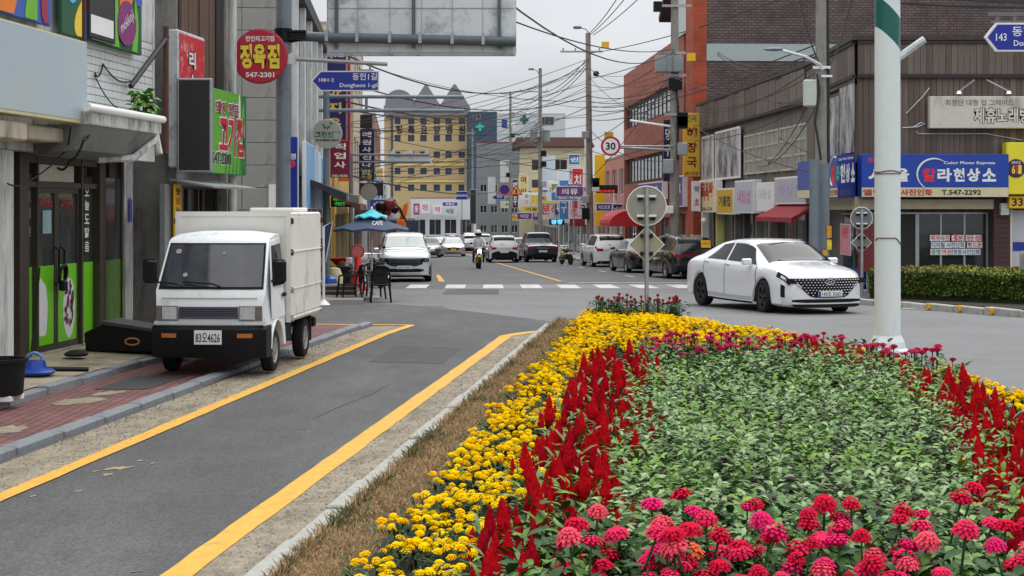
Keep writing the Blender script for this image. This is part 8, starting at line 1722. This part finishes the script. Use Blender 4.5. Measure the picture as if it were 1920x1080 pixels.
ids = np.where(top_ & (tone > .9) & (u_ < .6), 4, np.where(top_ & (u_ < .42), 2, np.where(u_ < .16, 3, np.where(tone < -.4, 0, np.where(u_ < .6, 0, 1)))))
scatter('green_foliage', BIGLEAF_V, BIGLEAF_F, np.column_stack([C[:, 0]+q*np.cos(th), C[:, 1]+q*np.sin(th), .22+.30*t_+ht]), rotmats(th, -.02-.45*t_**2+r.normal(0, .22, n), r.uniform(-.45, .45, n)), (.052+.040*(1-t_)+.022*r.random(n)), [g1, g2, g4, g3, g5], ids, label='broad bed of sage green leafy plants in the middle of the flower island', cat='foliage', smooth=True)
low_ok = lambda x, y: 5.2 < y < 7.9 and XL(y)+.75 < x < max(RX(y), 2.3)
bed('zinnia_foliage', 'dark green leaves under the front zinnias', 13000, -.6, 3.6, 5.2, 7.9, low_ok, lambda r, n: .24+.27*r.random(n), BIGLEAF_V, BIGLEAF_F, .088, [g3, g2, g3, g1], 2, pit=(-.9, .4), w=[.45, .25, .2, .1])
cfo = lambda x, y: cel_ok(x, y)
bed('celosia_foliage', 'narrow green leaves under the red plumes', 10000, -1, 4.8, 5.9, 17.2, cfo, lambda r, n: .18+.15*r.random(n), NARROW_V, NARROW_F, .11, [g2, g5, g3], 3, w=[.45, .2, .35])
bed('row_foliage', 'dark leaves under the far zinnias', 5200, .9, 4.7, 14.6, 18.6, lambda x, y: (16.3 < y < 18.6 and XL(y)+1 < x < XR(y)-.25) or (x > 3.6 and y < 16.6 and x < XR(y)-.2), lambda r, n: .22+.28*r.random(n), BIGLEAF_V, BIGLEAF_F, .08, [g3, g2], 4)
bed('clump_foliage', 'dark leaves of the clump round the sign post', 900, 1.1, 2.9, 24.3, 25.2, lambda x, y: abs(x-2.02) < .8 and x < XR(y)+.4, lambda r, n: .2+.32*r.random(n), BIGLEAF_V, BIGLEAF_F, .08, [g3, g3], 5)
r = np.random.default_rng(12); P = [p for p in zip(r.uniform(-.2, 4.2, 420), r.uniform(7.2, 16.4, 420)) if green_ok(*p)]; n = len(P)
bv, bf = mesh_arrays(MB().lathe([(.1, -.9), (.8, -.5), (1, .1), (.6, .8), (.1, 1)], n=7).mesh('b')); scatter('flower_buds', bv, bf, np.column_stack([P, r.uniform(.50, .60, n)]), rotmats(r.uniform(0, 6, n), r.uniform(-.3, .3, n)), r.uniform(.008, .014, n), mat('bud_purple', (.07, .012, .045), .8, var=.4, scale=30), label='small dark purple buds dotted over the green bed', cat='flower buds', smooth=True)
# ---- dry turf strip
n = 52000; yy = 2.8+24*NR.random(n)**1.7; xx_ = -2.16+.11*yy+.62*NR.random(n); ed = (xx_-(-2.16+.11*yy))
blade_v = [(-.06, 0, 0), (.06, 0, 0), (.03, .25, .6), (0, .6, 1)]; blade_f = [(0, 1, 2), (0, 2, 3)]
dry = [mat('blade_straw', (.44, .31, .16), .8, var=.25), mat('blade_tan', (.34, .22, .11), .8, var=.25), mat('blade_olive', (.12, .12, .045), .8, var=.3), mat('blade_green', (.07, .11, .03), .7, var=.3)]
patch_ = np.sin(yy*2.1)+np.sin(yy*5.3+1)+(ed < .10)*1.2-(ed > .2)*.7
ids = np.where(NR.random(n) < np.clip(.10+.22*patch_, .02, .75), NR.integers(2, 4, n), NR.integers(0, 2, n))
scatter('dry_grass', blade_v, blade_f, np.column_stack([xx_, yy, np.full(n, .105)]), rotmats(NR.uniform(0, 6.28, n), NR.uniform(-.5, .5, n), NR.uniform(-.7, .5, n)), NR.uniform(.03, .062, n)*(1+.5*(ed < .07)), dry, ids, label='strip of dry brown grass between the pale kerb and the marigolds', cat='grass')
n = 260; yy = NR.uniform(4, 26, n); xx_ = np.where(NR.random(n) < .5, -2.35+.11*yy+NR.normal(0, .02, n), -5.33+.11*yy+NR.normal(0, .03, n))
scatter('kerb_weeds', blade_v, blade_f, np.column_stack([xx_, yy, np.full(n, .01)]), rotmats(NR.uniform(0, 6.28, n), NR.uniform(-.6, .6, n), NR.uniform(-.7, .5, n)), NR.uniform(.03, .08, n), dry, NR.integers(1, 4, n), label='sparse weeds in the kerb gutters', cat='weeds')
# fine grit on the sandy strips
n = 6000; yy = NR.uniform(6, 24, n); xx_ = np.where(NR.random(n) < .6, -5.38+.11*yy+.55*NR.random(n), -2.70+.11*yy+.36*NR.random(n)); pv, pf = [(-1, -.7, 0), (1, -.6, 0), (.7, .9, 0), (-.8, .7, 0), (.1, .1, 1)], [(0, 1, 4), (1, 2, 4), (2, 3, 4), (3, 0, 4)]
scatter('gravel', pv, pf, np.column_stack([xx_, yy, np.full(n, .012)]), rotmats(NR.uniform(0, 6.28, n), np.zeros(n)), NR.uniform(.004, .013, n), [mat('grit_tan', srgb(150, 136, 112), .9, var=.3), mat('grit_grey', srgb(104, 100, 94), .9, var=.3)], NR.integers(0, 2, n), label='loose grit on the sandy strips', cat='gravel')
# ================================================================== HEDGE AND KERB MARKERS
hz = .12; hd = thing('hedge', 'clipped green hedge with reddish tips in front of the photo shop', 'hedge', (0, 0, 0))
ha, hb = Vector((8.55, 37.2, 0)), Vector((13.4, 30.5, 0)); dh = (hb-ha).normalized(); nh = Vector((-dh.y, dh.x, 0)); Lh = (hb-ha).length; Dh, Hh = 3.0, .64
q = [ha+nh*.08, hb+nh*.08, hb+nh*(Dh-.08), ha+nh*(Dh-.08)]
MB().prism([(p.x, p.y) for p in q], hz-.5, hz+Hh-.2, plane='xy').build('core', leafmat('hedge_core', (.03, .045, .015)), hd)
n = 64000; s = NR.random(n)*Lh; side = NR.random(n); t_ = np.where(side < .3, NR.random(n)**3*.18, NR.random(n)*Dh); zz_ = np.where(side < .3, .1+NR.random(n)*(Hh-.1), Hh-NR.random(n)**2*.14+.05*np.sin(s*3)+.03*np.sin(t_*7+s))
P = np.array(ha)[None]+np.outer(s, np.array(dh))+np.outer(t_+NR.normal(0, .03, n), np.array(nh)); P[:, 2] = hz+zz_+np.array([gz(y) for y in P[:, 1]])*1.0
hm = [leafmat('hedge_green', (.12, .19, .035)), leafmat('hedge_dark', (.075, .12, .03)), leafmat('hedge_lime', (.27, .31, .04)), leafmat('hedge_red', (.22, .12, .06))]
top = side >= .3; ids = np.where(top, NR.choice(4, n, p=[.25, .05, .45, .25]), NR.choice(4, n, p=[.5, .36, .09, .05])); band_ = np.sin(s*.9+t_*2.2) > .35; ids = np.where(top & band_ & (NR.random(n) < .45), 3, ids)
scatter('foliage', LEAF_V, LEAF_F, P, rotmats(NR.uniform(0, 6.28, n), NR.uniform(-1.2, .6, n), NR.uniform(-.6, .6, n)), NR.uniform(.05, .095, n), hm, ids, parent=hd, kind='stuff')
for k, (u, v, lb) in enumerate(((1704, 573, 'yellow kerb marker nearest the white mast'), (1758, 576, 'second yellow kerb marker right of the mast'), (1816, 581, 'third yellow kerb marker right of the mast'), (1877, 584, 'yellow kerb marker nearest the right edge'), (1604, 566, 'yellow kerb marker at the front bumper of the white sedan'))):
    a, b = Vector((10.03, 30.3)), Vector((8.06, 36.2)); d = b-a; ku = (u-960)/FPX; tt = (ku*a.y-a.x)/(d.x-ku*d.y); p = a+d*tt+Vector((-d.y, d.x)).normalized()*.225
    t = thing('kerb_marker', lb, 'kerb marker', (p.x, p.y, gz(p.y)+.0), math.atan2(d.y, d.x)+PI)
    MB().prism([(-.05, .16), (.05, .16), (.045, .05), (.0, .02), (-.045, .05)], -.03, .03).build('cap', G['yellow'], t, bevel=.01); MB().bx(-.03, .03, -.036, -.031, .06, .12).build('reflector', G['amber'], t, fix=False)
